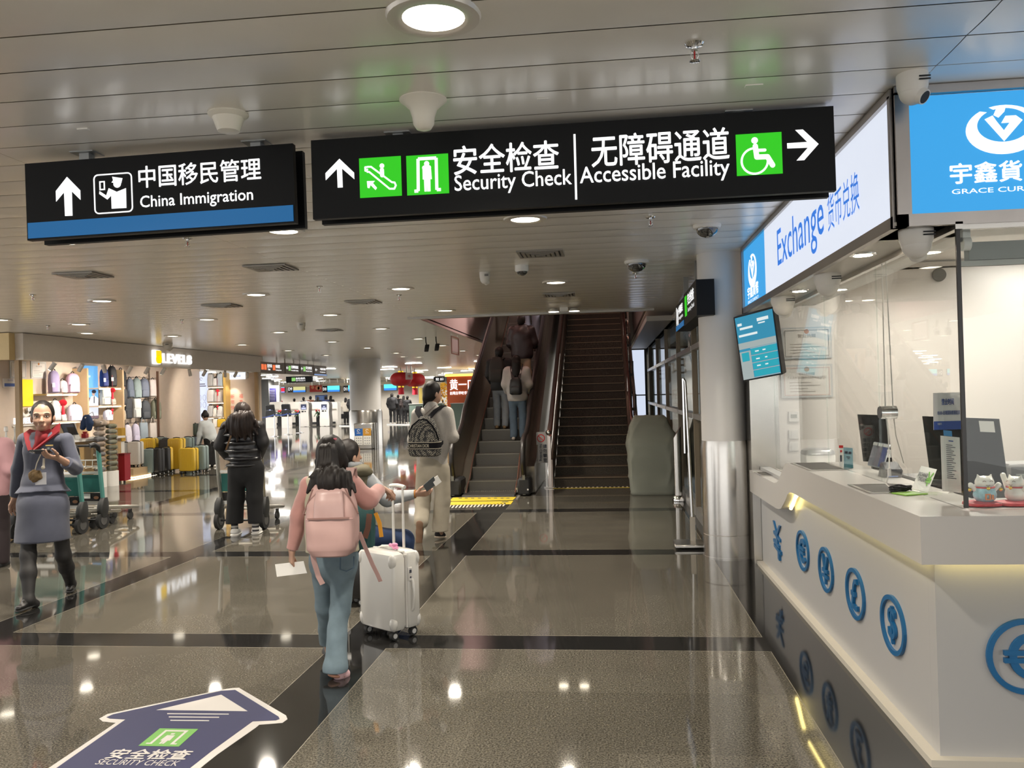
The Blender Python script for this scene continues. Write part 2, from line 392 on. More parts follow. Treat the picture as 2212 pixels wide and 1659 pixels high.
CEILM = M('ceiling_panel', (.88, .845, .785), .45, .08, noise=.05, nscale=3, coat=.75)
CEILM.node_tree.nodes['Principled BSDF'].inputs['Coat Roughness'].default_value = .21
SEAM = M('ceiling_seam', (.42, .37, .29), .6)
cb = B(); pitch = .28; HX0, HX1, HY0, HY1 = -3.0, .62, 13.1, 27.0
y = 2.89-.28*46
rs = random.Random(5)
while y < 64:
    y1 = y+pitch
    segs = [(-34, HX0), (HX1, 7)] if (y1 > HY0 and y < HY1) else [(-34, -2.9), (-2.9, 1.30), (1.30, 7)] if not 3.6 < y < 10.1 else [(-34, -2.9), (-2.9, 1.30)]
    segs = [(max(a_, -13 if y < 12.4 else -28), c_) for a_, c_ in segs]
    for (x0, x1) in segs:
        dz = rs.uniform(-.0012, .0012); g = .004
        cb.m = 0
        zs = [CEIL+dz*.4, CEIL-.0022, CEIL-.003+dz, CEIL-.0022, CEIL-dz*.4]; ys = [y+g, y+.06, y+pitch/2, y1-.06, y1-g]
        k = len(cb.v); cb.v += [(x, yy, zz) for yy, zz in zip(ys, zs) for x in (x0+.002, x1-.002)]
        for i in range(4): cb.f.append((k+2*i, k+2*i+2, k+2*i+3, k+2*i+1)); cb.mi.append(0)
        cb.m = 1; cb.quad((x0, y-g, CEIL+.0025), (x0, y+g, CEIL+.0025), (x1, y+g, CEIL+.0025), (x1, y-g, CEIL+.0025))
    y = y1
cb.m = 1
cb.box((-3, -4, CEIL+.06), (20, 12, .02)); cb.box((-8, 6, CEIL+.06), (10, 13.5, .02)); cb.box((-15.5, 38, CEIL+.06), (25, 52, .02)); cb.box((3.8, 38, CEIL+.06), (6.3, 56, .02)); cb.box((3.8, -1.5, CEIL+.06), (6.3, 10.3, .02)); cb.box((-.83, 7, CEIL+.06), (4.3, 12, .02)); cb.box((-1.2, 46, CEIL+.06), (3.6, 37.8, .02))
cb.make('ceiling', [CEILM, SEAM], kind='structure', loc=(0, 0, CEIL), ang=30)

WALLW = M('white_wall_paint', (.78, .73, .68), .45, noise=.02, nscale=2)
BEIGE = M('beige_wall', (.50, .47, .42), .6)
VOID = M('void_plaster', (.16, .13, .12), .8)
PINKW = M('bulkhead_pink_lit', (.62, .50, .47), .45)  # whitish bulkhead with the reddish stair light mixed into its colour
STEEL = M('brushed_steel', (.58, .56, .53), .25, 1., noise=.06, nscale=8)
CHROME = M('chrome', (.75, .75, .75), .08, 1.)
DKSTEEL = M('dark_steel', (.20, .19, .18), .35, .9)
BLACK = M('black_plastic', (.015, .015, .016), .4)
MATBLK = M('matt_black', (.012, .012, .013), .7)
WHITE = M('white_plastic', (.80, .78, .74), .35)
RUBBER = M('rubber', (.02, .02, .02), .75)
def wallbox(name, lo, hi, m, kind='structure'):
    b = B(); lo, hi = V(*lo), V(*hi); b.box((lo+hi)/2, hi-lo); return b.make(name, m, kind=kind, smooth=False)
wallbox('wall_far', (-34, 62, 0), (7, 62.2, CEIL), BEIGE)
wallbox('wall_booth_back', (1.9, 10.0, 0), (7, 10.15, 2.9), WALLW)
wallbox('wall_booth_side', (1.46, 8.05, 0), (2.1, 8.15, 2.77), WALLW)
wallbox('wall_booth_return', (2.0, 8.15, 0), (2.1, 10.0, 2.77), WALLW)
wallbox('wall_booth_right', (6.0, 2.0, 0), (6.15, 10, 2.9), WALLW)
wallbox('trim_1', (1.23, 7.63, 0), (1.475, 8.05, 2.21), STEEL)
# the stair void above the hall ceiling
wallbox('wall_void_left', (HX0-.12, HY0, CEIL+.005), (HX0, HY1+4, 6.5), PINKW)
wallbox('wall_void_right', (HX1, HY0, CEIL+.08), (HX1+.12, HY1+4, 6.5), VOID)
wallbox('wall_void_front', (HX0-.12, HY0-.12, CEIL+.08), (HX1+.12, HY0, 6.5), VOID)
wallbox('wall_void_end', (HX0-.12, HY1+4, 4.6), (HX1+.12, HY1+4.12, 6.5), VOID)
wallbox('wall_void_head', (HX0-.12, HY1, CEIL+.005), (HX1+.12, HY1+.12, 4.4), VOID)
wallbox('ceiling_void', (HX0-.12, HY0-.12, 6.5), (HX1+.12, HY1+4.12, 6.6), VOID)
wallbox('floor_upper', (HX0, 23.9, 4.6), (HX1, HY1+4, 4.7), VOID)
wallbox('trim_2', (.62, 13.4, 2.62), (1.3, 26, 2.70), M('soffit', (.45, .43, .40), .5))
wallbox('trim_3', (HX0-.1, HY0-.10, CEIL-.03), (HX1+.1, HY0+.02, CEIL+.10), M('ceiling_edge', (.48, .46, .42), .4, .4))

# glazed partition right of the stairs
MULL = M('bronze_aluminium', (.19, .155, .11), .4, .2)
GX = 1.05
MY = [8.5, 10.5, 12.8, 15.4, 18.2, 21.5, 25.2]
for i, (a, c) in enumerate(zip(MY, MY[1:])):
    t = thing('window_%d' % (i+1), 'glazed bay of the aluminium partition beside the stairs', None, (GX, (a+c)/2, 0), kind='structure')
    b = B(); b.box((GX, a, 1.35), (.06, .10, 2.70)); 
    b.make('mullion', MULL, t)
    b = B()
    for z, h in ((2.04, .06), (1.215, .06), (.06, .12), (2.66, .08)): b.box((GX-.01, (a+c)/2, z), (.06, c-a-.14, h))
    b.make('transom', M('light_aluminium', (.62, .60, .58), .3, .8), t)
    b = B(); b.box((GX+.026, (a+c)/2, 1.36), (.012, c-a-.14, 2.58)); b.make('pane', glass('window_glass', (.80, .82, .76)), t)
wallbox('wall_outer', (3.4, 10.2, 0), (3.5, 30, 2.75), M('outer_wall', (.12, .11, .095), .6))
# lit poster boxes beyond the glazing
for nm, x0, x1, txt, lab in (('poster_lightbox', .60, .96, [], 'narrow white backlit poster box beside the stair handrail, beyond the glazing'),
                             ('poster_lightbox', 1.15, 2.35, [('司', 1.42, 1.72, .42), ('记', 1.80, 1.95, .40), ('店', 1.76, 1.28, .28), ('羊', 1.76, 1.0, .22), ('绢', 1.76, .8, .18)], 'wide white backlit poster box with blue characters seen between the mullions')):
    t = thing(nm, lab, 'lightbox', ((x0+x1)/2, 22.3, .0)); z0, z1 = .75, 2.60
    b = B(); pl = Pl((x0, 22.3, z0), (1, 0, 0), (0, 0, 1)); 
    b.box(((x0+x1)/2, 22.35, (z0+z1)/2), (x1-x0, .08, z1-z0)); b.make('lit_panel', glow('poster_glow', (.60, .66, .80), .9), t)
    b = B(); pl.frame(b, -.05, -.05, x1-x0+.1, z1-z0+.1, .06, .03); pl.rect(b, 0, (z1-z0)*.35, x1-x0, .03, .03)
    b.box(((x0+x1)/2, 22.35, z0/2), (x1-x0, .08, z0)); b.make('frame', BLACK, t)
    if txt:
        b = B()
        for s_, xx, zz, h in txt: pl.text(b, s_, xx-x0-h/2, zz-z0, None, h, .02)
        b.make('lettering', M('poster_ink', (.02, .035, .09), .5), t)

# round columns
def column(name, x, y, r0, r1, zc, ztop, split):
    t = thing(name, None, None, (x, y, 0), kind='structure')
    b = B(); b.lathe([(r1, zc), (r1, ztop)], (x, y, 0), 56); b.make('shaft', M('column_white', (.74, .72, .70), .35), t)
    b = B(); b.lathe([(r0+.004, 0), (r0+.004, .02), (r0, .02), (r0, split-.004), (r0-.004, split), (r0, split+.004), (r0, zc-.06), (r1+.002, zc+.01)], (x, y, 0), 56); b.make('cladding', STEEL, t)
column('pillar_near', 1.045, 7.965, .213, .203, 1.06, CEIL, .22)
column('pillar_far', -7.78, 26.6, .53, .50, 1.13, CEIL, .001)

# ------------------------------------------------------------------ ceiling lamps and fittings
LENS = glow('lamp_lens', (1.0, .90, .72), LAMP)
RIM = M('lamp_rim', (.72, .68, .62), .3, .2)
def downlight():
    t = thing('downlight', '', 'ceiling light', (0, 0, CEIL))
    b = B(); b.lathe([(.100, -.008), (.112, -.016), (.150, -.013), (.158, .004), (.100, .004)], (0, 0, 0), 32); b.make('rim', RIM, t, local=True)
    b = B(); b.lathe([(.0, -.009), (.102, -.009)], (0, 0, 0), 28); b.make('lens', LENS, t, local=True)
    return t
dlx = [-.55, -2.32, -4.04, -5.95, -8.0]
dly = [2.70, 5.94, 9.45, 12.1, 14.9, 17.9, 20.6, 23.5, 26.4]
proto = None
for j, yy in enumerate(dly):
    for i, xx in enumerate(dlx):
        if yy > 13 and xx > -3.2: continue
        if j == 0 and i > 1: continue
        if j == 3 and i == 0: continue
        lab = 'round warm recessed downlight, %s row from camera, %s from right' % (ORD[j], ORD[i - (1 if j == 3 else 2 if yy > 13 else 0)])
        if proto is None: proto = downlight(); proto.location = (xx+.02, yy-.01, CEIL); proto['label'] = lab; proto['group'] = 'recessed downlights'; d = proto
        else: d = copy_thing(proto, (xx, yy, CEIL), 0, lab, 'recessed downlights')
for j, yy in enumerate([-.5, -3.6, -6.7]+dly):
    for xx in dlx:
        if (yy > 13 and xx > -3.2) or (yy == 2.7 and xx < -3) or (yy == 12.1 and xx > -1): continue
        beam('downlight_beam', (xx, yy, CEIL-.03), BEAM)
for (px, py, lab) in ((0, 690, 'round recessed downlight at the left edge above the shop end'), (188, 719, 'round recessed downlight close above the shop fascia'), (870, 770, 'round recessed downlight past the far pillar')):
    copy_thing(proto, P(px, py, Z=CEIL), 0, lab, 'recessed downlights')
# twin emergency lamp at the stair edge
q = P(1218, 664, Z=CEIL); t = thing('emergency_lamp', 'small twin headed emergency lamp at the ceiling edge above the stairs', 'ceiling light', q)
b = B(); b.box(q+V(0, 0, -.03), (.12, .08, .06)); b.make('housing', WHITE, t)
for s_ in (-1, 1):
    b = B(); b.lathe([(.05, 0), (.085, -.03), (.08, -.04)], q+V(.15*s_, 0, -.02), 20); o = b.make('lamp_head', WHITE, t)
    b = B(); b.lathe([(.0, -.041), (.075, -.041)], q+V(.15*s_, 0, -.021), 20); b.make('lens', LENS, o)
# linear lamps of the far hall
LIN = glow('linear_lens', (1.0, .97, .90), 34)
proto = None; k = 0
for j, yy in enumerate([31, 34, 37, 40, 43, 46.5, 50, 54, 58]):
    for i, xx in enumerate([-4.6, -7.2, -9.8, -12.4, -15.0, -17.6, -20.2, -22.8]):
        if (i+j) % 3 == 2 and j < 3: continue
        xo = xx+(.9 if j % 2 else 0)
        lab = 'white strip light in far hall ceiling, %s row past far pillar, %s from right' % (ORD[j], ORD[i])
        if proto is None:
            proto = thing('strip_light', lab, 'ceiling light', (xo, yy, CEIL), 'far hall strip lights')
            b = B(); b.box((0, 0, -.012), (.66, .17, .02)); b.make('housing', WHITE, proto, local=True)
            b = B(); b.box((0, 0, -.026), (.60, .12, .008)); b.make('lens', LIN, proto, local=True)
        else: copy_thing(proto, (xo, yy, CEIL), 0, lab, 'far hall strip lights')
        if (i+j) % 2 == 0: beam('strip_beam', (xo, yy, CEIL-.04), 620, 165, .6, .12, (1, .97, .93))

def vent(px, py, wx, wy, lab, rot=0):
    q = P(px, py, Z=CEIL-.006); t = thing('air_vent', lab, 'air vent', q, 'square ceiling air diffusers')
    b = B(); pl = Pl((q[0], q[1], CEIL-.004), (1, 0, 0), (0, -1, 0))
    for i in range(5): s_ = 1-.2*i; pl.frame(b, -wx/2*s_, -wy/2*s_, wx*s_, wy*s_, .026, .012+.004*i)
    b.make('louvre', M('vent_grey', (.32, .30, .27), .4, .3), t)
    b = B(); b.box((q[0], q[1], CEIL-.004), (wx*.9, wy*.9, .004)); b.make('backing', MATBLK, t)
for px, py, lab in ((1168, 547, 'square air diffuser in front of the dome cameras'), (586, 578, 'dark square air diffuser behind the immigration sign'), (180, 594, 'dark square air diffuser furthest left'),
                    (785, 652, 'dark square air diffuser between two downlights'), (480, 660, 'dark square air diffuser above the shop logo'), (712, 713, 'small far square air diffuser before the far pillar'), (1208, 636, 'flat square air diffuser close to the stair edge')):
    vent(px, py, .40, .36, lab)
def sprinkler(px, py, lab):
    q = P(px, py, Z=CEIL-.02); t = thing('sprinkler', lab, 'sprinkler', (q[0], q[1], CEIL), 'ceiling sprinklers'); q = V(q[0], q[1], CEIL)
    b = B(); b.lathe([(.0, 0), (.036, -.002), (.03, -.010), (.012, -.014)], q, 20); b.make('flange', CHROME, t)
    b = B(); b.lathe([(.010, -.012), (.012, -.03), (.006, -.033)], q, 12)
    for s_ in (-1, 1): b.tube([q+V(.008*s_, 0, -.03), q+V(.014*s_, 0, -.045), q+V(.004*s_, 0, -.062)], .0025, 6)
    b.lathe([(.003, -.06), (.020, -.064), (.018, -.067), (.003, -.068)], q, 14); b.make('head', CHROME, t)
    b = B(); b.cyl(q+V(0, 0, -.032), q+V(0, 0, -.058), .003); b.make('bulb', M('red_bulb', (.5, .02, .02), .2), t)
for px, py, lab in ((1500, 105, 'chrome sprinkler head nearest the camera'), (1405, 474, 'chrome sprinkler behind the hanging sign near the dome camera'), (405, 520, 'chrome sprinkler under the immigration sign'),
                    (1373, 593, 'small sprinkler below the farther dome camera'), (71, 640, 'dark sprinkler at the far left'), (690, 622, 'small sprinkler between the air diffusers'), (393, 693, 'dark sprinkler above the shop sign'), (103, 706, 'small sprinkler near the shop end'), (862, 640, 'small sprinkler left of the stair opening')):
    sprinkler(px, py, lab)
def speaker(px, py, lab, prof):
    q = P(px, py, Z=CEIL-.005); q[2] = CEIL; b = B(); b.lathe(prof, q, 36); b.make('ceiling_antenna', M('cream_plastic', (.80, .76, .66), .4), None, lab, 'antenna', loc=q)
speaker(493, 247, 'cream bowl shaped ceiling antenna above the immigration sign', [(.082, 0), (.085, -.008), (.074, -.018), (.066, -.022), (.052, -.062), (.046, -.078), (.030, -.082), (0, -.083)])
speaker(914, 217, 'white bell shaped ceiling antenna above the security sign', [(.098, 0), (.099, -.006), (.080, -.020), (.058, -.042), (.047, -.075), (.043, -.105), (.030, -.125), (.012, -.131), (0, -.132)])
q = P(180, 277, Z=CEIL); b = B(); b.box(q+V(0, 0, -.004), (.05, .02, .008)); b.make('ceiling_tab', WHITE, None, 'small white plate on the ceiling left of the bowl antenna', 'plate')
q = P(1173, 213, Z=CEIL); b = B(); b.box(q+V(0, 0, -.003), (.05, .03, .006)); b.make('ceiling_tab', WHITE, None, 'small white square sticker on the ceiling above the security sign', 'plate')
q = P(1628, 184, Z=CEIL); b = B(); b.box(q+V(0, 0, -.003), (.07, .035, .006), bev=.004); b.make('ceiling_tab', CEILM, None, 'rounded blank cover plate on the ceiling near the sign arrow', 'plate')

def dome_cam(px, py, r, lab, kind):
    q = P(px, py, Z=CEIL); q[2] = CEIL; t = thing('dome_camera', lab, 'security camera', q)
    b = B(); b.lathe([(r*1.25, 0), (r*1.28, -.012), (r*1.2, -.03), (r*1.02, -.034)] if kind else [(r*1.2, 0), (r*1.22, -.05), (r*1.05, -.062)], q, 32); b.make('base', WHITE, t)
    z0 = -.03 if kind else -.055
    b = B(); b.lathe([(r*math.cos(a), z0-r*.85*math.sin(a)) for a in [math.pi/2*i/10 for i in range(11)]], q, 32); b.make('dome', M('smoked_dome', (.008, .009, .011), .05, spec=.8, coat=1), t)
dome_cam(1527, 485, .082, 'black dome camera nearest the exchange lightbox', 1)
dome_cam(1375, 563, .092, 'black dome camera second from the exchange lightbox', 1)
dome_cam(1127, 573, .055, 'small white dome camera with dark eye below the air diffuser', 0)
def turret(px, py, Z, r, lab, look=(.25, .5)):
    q = P(px, py, Z=Z); t = thing('turret_camera', lab, 'security camera', q)
    b = B(); b.lathe([(r*.98, 0), (r, -.01), (r*.98, -.05), (r*.86, -.075)], q, 28); b.make('base', M('cam_white', (.74, .71, .66), .4), t)
    b = B(); d = nrm((look[0], look[1], -.5)); c = q+V(0, 0, -.072); b.ball(c, r*.86, 24, 14); b.cyl(c+d*r*.3, c+d*r*.98, r*.62, r*.5, 20); b.make('eyeball', M('cam_white', (.74, .71, .66), .4), t)
    b = B(); b.cyl(c+d*r*.99, c+d*r*1.0, r*.42, r*.42, 18); b.make('lens', MATBLK, t)
    b = B(); pl = Pl(q+V(.0, -r*1.0, -.045), (1, 0, 0), (0, 0, 1)); pl.rect(b, .005, 0, .05*r/.07, .006); pl.rect(b, .005, .012, .05*r/.07, .006); b.make('print', MATBLK, t)
turret(1970, 160, CEIL, .060, 'white turret camera on the ceiling above the blue exchange sign', (.5, -.5))
turret(1047, 588, CEIL, .055, 'small white turret camera left of the small dome camera')
turret(650, 697, CEIL, .07, 'small turret camera on the ceiling far left of the stairs')
turret(362, 741, CEIL, .10, 'grey turret camera hanging over the shop sign')
q = P(1978, 492, Z=2.21)
turret(1978, 492, 2.21, .070, 'white turret camera under the lightbox corner')
turret(1787, 590, 2.205, .075, 'white turret camera in the middle under the exchange lightbox')
turret(1691, 640, 2.205, .085, 'white turret camera above the hanging rate screen')
# ------------------------------------------------------------------ currency exchange booth
SX = 1.225; SY = 3.68; Z0, Z1 = 2.215, CEIL-.01
SKYB = (.040, .36, .78)
FRAME = M('sign_frame_steel', (.42, .39, .37), .3, 1., noise=.1, nscale=6)
t = thing('exchange_lightbox', 'blue and white backlit corner lightbox over the exchange counter', 'sign', (SX, SY, Z0))
b = B(); b.box((SX+.30, (SY+7.66)/2, (Z0+Z1)/2), (.56, 7.66-SY-.04, Z1-Z0-.06)); b.box((3.9, SY+.32, (Z0+Z1)/2), (5.2, .56, Z1-Z0-.06)); b.make('housing', WHITE, t)
ps = Pl((SX, 7.66, Z0), (0, -1, 0), (0, 0, 1), 0); LS = 7.66-SY
b = B(); ps.rect(b, 1.02, .035, LS-1.06, Z1-Z0-.06, .012); b.make('white_panel', glow('lightbox_white', (.74, .79, .90), .78), t)
BLUEG = glow('lightbox_blue', SKYB, .78)
b = B(); ps.rect(b, .03, .035, .985, Z1-Z0-.06, .012); o1 = b.make('blue_panel', BLUEG, t)
pf = Pl((SX, SY, Z0), (1, 0, 0), (0, 0, 1), 0)
b = B(); pf.rect(b, .032, .03, 4.9, Z1-Z0-.065, .012); o2 = b.make('blue_panel', BLUEG, t)
b = B()
for pl, L in ((ps, LS), (pf, 5.0)):
    pl.rect(b, -.018, -.02, L+.02, .05, .03); pl.rect(b, -.018, Z1-Z0-.03, L+.02, .035, .03); pl.rect(b, -.018, -.02, .042, Z1-Z0, .03); pl.rect(b, L-.03, -.02, .03, Z1-Z0, .03)
b.box((SX+.012, SY+.012, (Z0+Z1)/2), (.06, .06, Z1-Z0+.01)); b.make('frame', FRAME, t)
b = B(); b.box((SX+.16, (SY+7.66)/2, Z0-.005), (.36, LS, .015)); b.box((3.8, SY+.17, Z0-.005), (5.2, .36, .015)); b.make('soffit_plate', M('soffit_cream', (.70, .66, .60), .4), t)
WG = glow('sign_white', (1, 1, 1), 1.0); BL = M('sign_blue_ink', (.02, .16, .62), .5, emit=.55, ecol=(.03, .22, .85))
pw = Pl(ps.o+ps.n*.013, (0, -1, 0), (0, 0, 1), 0)
def yz(px, py): p = P(px, py, X=SX-.012); return 7.66-p[1], p[2]-Z0
b = B()
x0, z0 = yz(1681, 575); x1, _ = yz(1781, 500)
pw.text(b, 'Exchange', x0, .10, x1-x0, .33, .006)
x2, _ = yz(1789, 480); x3, _ = yz(1857, 420)
pw.text(b, '货币兑换', x2, .165, x3-x2, .195, .004)
b.make('blue_lettering', BL, t)
def swirl(pl, b, cx, cy, r):
    """ring that thickens downwards with a cut gem inside"""
    n = 40; ro = []; ri = []
    for i in range(n+1):
        a = math.radians(112-i*(344/n)); 
        ro.append((cx+r*math.cos(a), cy+r*.68*math.sin(a))); ri.append((cx+r*.70*math.cos(a), cy+r*.13+r*.47*math.sin(a)))
    for i in range(n): pl.poly(b, [ro[i], ro[i+1], ri[i+1], ri[i]], .002)
    k = r*.52
    pl.poly(b, [(cx-k*.95, cy+k*.60), (cx-k*.55, cy+k*.78), (cx-.35*k, cy+.45*k), (cx, cy-.05*k), (cx+.3*k, cy+.35*k), (cx-.12*k, cy+.35*k), (cx+.10*k, cy+.72*k), (cx+.62*k, cy+.72*k), (cx+k*.95, cy+.45*k), (cx, cy-.62*k)], .002)
    pl.poly(b, [(cx-.3*k, cy+1.25*k), (cx+.15*k, cy+1.30*k), (cx+.05*k, cy+.95*k), (cx-.25*k, cy+.65*k), (cx-.5*k, cy+.8*k)], .002)
b = B(); pb = Pl(pf.o+pf.n*.013, (1, 0, 0), (0, 0, 1), 0)
def xz(px, py): p = P(px, py, Y=SY-.012); return p[0]-SX, p[2]-Z0
cx, cz = xz(2168, 280); swirl(pb, b, cx, cz, .148)
x0, za = xz(2053, 398); x1, zb = xz(2205, 346); w1 = (x1-x0)/3
pb.text(b, '宇鑫貨幣', x0, za, (x1-x0)*1.36, zb-za, .022)
x0, za = xz(2056, 420); x1, zb = xz(2205, 402)
pb.text(b, 'GRACE CURRENCY', x0, za, (x1-x0)*1.66, zb-za, .006)
b.make('lettering', WG, o2)
b = B(); swirl(pw, b, .46, .30, .20)
pw.text(b, '宇鑫貨幣', .20, .085, .52, .10, .02); pw.text(b, 'GRACE CURRENCY', .20, .045, .52, .025)
b.make('lettering', WG, o1)
b = B(); b.box((3.6, 7.0, 2.935), (5.0, 6.4, .03)); b.make('ceiling_booth', M('booth_ceiling', (.80, .76, .71), .5), kind='structure')
# booth lamps; the one nearest the back wall is added to brighten it
for (x, y, lab) in ((2.0, 4.6, 'round recessed lamp inside the booth nearest the counter corner'), (2.6, 6.8, 'round recessed lamp inside the booth above the monitors'), (3.2, 8.7, 'added round fill lamp inside the booth nearest the back wall'), (4.0, 4.6, 'round recessed lamp inside the booth beyond the right edge')):
    tt = thing('booth_lamp', lab, 'ceiling light', (x, y, 2.9)); b = B(); b.lathe([(.10, -.012), (.13, -.01), (.135, .01)], (x, y, 2.905), 28); b.make('rim', RIM, tt)
    b = B(); b.lathe([(0, -.004), (.10, -.004)], (x, y, 2.905), 28); b.make('lens', glow('booth_lens', (1, .93, .82), 30), tt); beam('booth_beam', (x, y, 2.87), 150, 165, .5, .08, (1, .92, .82))
tt = thing('panel_lamp', 'rectangular white panel lamp in the booth ceiling behind the glass', 'ceiling light', (4.75, 9.4, 2.9))
b = B(); b.box((4.75, 9.4, 2.897), (1.2, .6, .03)); b.make('housing', WHITE, tt)
b = B(); b.box((4.75, 9.4, 2.88), (1.12, .52, .006)); b.make('lens', glow('panel_lens', (1, .97, .92), 9), tt)
for i, (px, py) in enumerate(((1864, 550), (1727, 628))):
    q = P(px, py, Z=2.20); tt = thing('soffit_downlight', ['small downlight under the exchange lightbox nearer the corner', 'small downlight under the exchange lightbox nearer the column'][i], 'ceiling light', q)
    b = B(); b.lathe([(.045, 0), (.065, -.004), (.068, .006)], q, 24); b.make('rim', CHROME, tt)
    b = B(); b.lathe([(0, -.006), (.046, -.006)], q, 20); b.make('lens', glow('soffit_lens', (1, .9, .72), 50), tt)

# counter
COR = M('counter_white', (.53, .505, .475), .30, noise=.015, nscale=3, spec=.5)
CPAN = M('counter_panel', (.45, .445, .44), .32, noise=.015, nscale=2)
TOP, BOT, AX, AY = 1.02, .83, 1.21, 3.515
t = thing('exchange_counter', 'white L shaped exchange counter with blue currency symbols and wavy top', 'counter', (1.3, 3.63, 0))
b = B(); b.box((1.34, (3.7135+7.62)/2, .43), (.08, 7.62-3.7135, .84)); b.box((1.300+2.04, 3.673, .43), (4.08, .08, .84)); b.make('front_panel', CPAN, t)
b = B(); b.box((1.315, (3.59+7.62)/2, .015), (.13, 7.62-3.59, .03)); b.box((1.38+2, 3.655, .015), (4.0, .13, .03)); b.make('plinth', M('plinth_cream', (.60, .56, .48), .35), t)
# slab: profile in Y,Z swept in X
prof_t = [(AY, TOP), (6.02, TOP), (6.09, 1.008), (6.15, .982), (6.24, .93), (6.34, .868), (6.42, .842), (6.52, .828), (7.63, .822)]
prof_b = [(7.63, .635), (6.46, .645), (6.36, .655), (6.28, .672), (6.20, .705), (6.12, .752), (6.05, .798), (5.97, .824), (5.88, BOT), (AY, BOT)]
poly = prof_t+prof_b; n = len(poly)
b = B(); fr = [(AX, y, z) for y, z in poly]; bk = [(1.62, y, z) for y, z in poly]
kt = len(prof_t)
for i in range(kt-1):
    j0, j1 = i, i+1; a0, a1 = n-1-int(round(i*(len(prof_b)-1)/(kt-1))), n-1-int(round((i+1)*(len(prof_b)-1)/(kt-1)))
    for F_, flip in ((fr, 1), (bk, 0)):
        q = [F_[j0], F_[j1], F_[a1]] + ([F_[a0]] if a0 != a1 else []); b.add(q if flip else q[::-1], [tuple(range(len(q)))])
b2 = B()
b.rings([fr, bk], caps=False)
b.box((1.62+2.0, (AY+4.05)/2, (TOP+BOT)/2), (4.0, 4.05-AY, TOP-BOT))
b.make('worktop', COR, t, ang=25)
b = B(); b.box((1.262, 4.75, .822), (.012, 2.2, .008)); b.box((3.3, 3.59, .822), (4.0, .012, .008)); 
b.make('led_strip', glow('led_yellow', (1, .80, .28), 7), t)
b = B(); b.tube([(1.27, 6.02, .80), (1.27, 6.09, .77), (1.27, 6.16, .72), (1.27, 6.24, .675)], .012, 8); b.make('led_strip', glow('led_yellow', (1, .80, .28), 7), t)
SYM = M('symbol_blue', (.008, .12, .30), .35, noise=.1, nscale=14)
psd = Pl((1.30, 7.62, 0), (0, -1, 0), (0, 0, 1), 0); pfr = Pl((1.30, 3.633, 0), (1, 0, 0), (0, 0, 1), 0)
def symbol(pl, cx, cy, rx, ry, ch, name):
    b = B(); pl.arc(b, cx, cy, rx-.011, .022, 0, 360, .014, 44, ry-.011); h = ry*1.28
    if ch == '€':
        pl.arc(b, cx+rx*.10, cy, rx*.44, .030, 42, 318, .014, 30, ry*.50)
        for k_ in (-1, 1): pl.rect(b, cx-rx*.56, cy+k_*ry*.10-.010, rx*.88, .020, .016)
        b.make(name, SYM, t); return
    v, f, asp = glyphs(ch, 0., .008); w_ = min(rx*1.15, h*asp); pl.text(b, ch, cx-w_/2, cy-h/2, w_, h, .008, .014)
    b.make(name, SYM, t)
for (y0, y1, ch, nm) in ((6.195, 5.833, '€', 'euro_symbol'), (5.56, 5.22, '¥', 'yen_symbol'), (4.937, 4.596, '£', 'pound_symbol'), (4.325, 3.988, '$', 'dollar_symbol')):
    symbol(psd, 7.62-(y0+y1)/2, .418, (y0-y1)/2, .137, ch, nm)
symbol(pfr, .338, .438, .152, .152, '€', 'euro_symbol'); symbol(pfr, .93, .438, .152, .152, '$', 'dollar_symbol')
b = B()  # angular currency mark at the far end
m0 = 7.62-6.9; pts = lambda L: [(m0+x*.17, .33+z*.145) for x, z in L]
for L in ([(-.9, .95), (-.62, .95), (-.1, .45), (.55, .95), (.85, .95), (.15, .35), (.15, .2), (-.2, .2), (-.2, .35)], [(-.75, .42), (.75, .22), (.75, .06), (-.75, .26)], [(-.1, .3), (.2, .3), (.2, -.35), (-.1, -.35)], [(-.75, -.02), (.55, -.16), (.55, -.32), (-.75, -.18)], [(-.6, -.25), (.9, -.42), (.9, -.6), (-.6, -.43)], [(.3, -.4), (.62, -.4), (.62, -.95), (.3, -.9)]):
    psd.poly(b, pts(L), .012+.0015*len(b.f)/8)
b.make('currency_mark', SYM, t)

# glass screen on the counter
t = thing('counter_screen', 'tall clear glass screen standing on the exchange counter', 'glass screen', (1.445, 3.67, TOP))
G = glass('booth_glass', (.955, .975, .965))
ys = [3.672, 4.75, 5.85, 7.62]
for i, (a, c) in enumerate(zip(ys, ys[1:])):
    b = B(); lo = TOP if c < 6.2 else .83
    b.box((1.445, (a+c)/2, (lo+.004+2.205)/2), (.012, c-a-.006, 2.2-lo)); b.make('pane', G, t)
b = B(); b.box((1.455+1.9, 3.678, (TOP+2.205)/2), (3.8, .012, 2.2-TOP)); b.make('pane', G, t)
b = B(); b.box((1.446, 3.673, (TOP+2.2)/2), (.016, .012, 2.18-TOP)); b.make('corner_post', M('post_black', (.02, .018, .016), .3), t)
b = B(); b.box((1.445, 5.6, 2.19), (.03, 3.9, .03)); b.box((3.3, 3.678, 2.19), (3.7, .03, .03)); b.make('head_rail', STEEL, t)
t = thing('roller_blind', 'grey rolled blind behind the front glass under the lightbox', 'blind', (2.0, 3.75, 2.05))
b = B(); b.box((3.1, 3.80, 2.10), (3.14, .05, .075)); b.make('pelmet', M('blind_grey', (.26, .27, .26), .6), t)
b = B(); b.box((3.1, 3.80, 2.05), (3.2, .02, .022)); b.make('bottom_bar', M('blind_bar', (.48, .48, .44), .5), t)
b = B(); b.cyl((1.50, 3.77, 2.13), (1.53, 3.77, 2.13), .03); b.box((1.515, 3.77, 2.165), (.03, .03, .05)); b.make('bracket', WHITE, t)

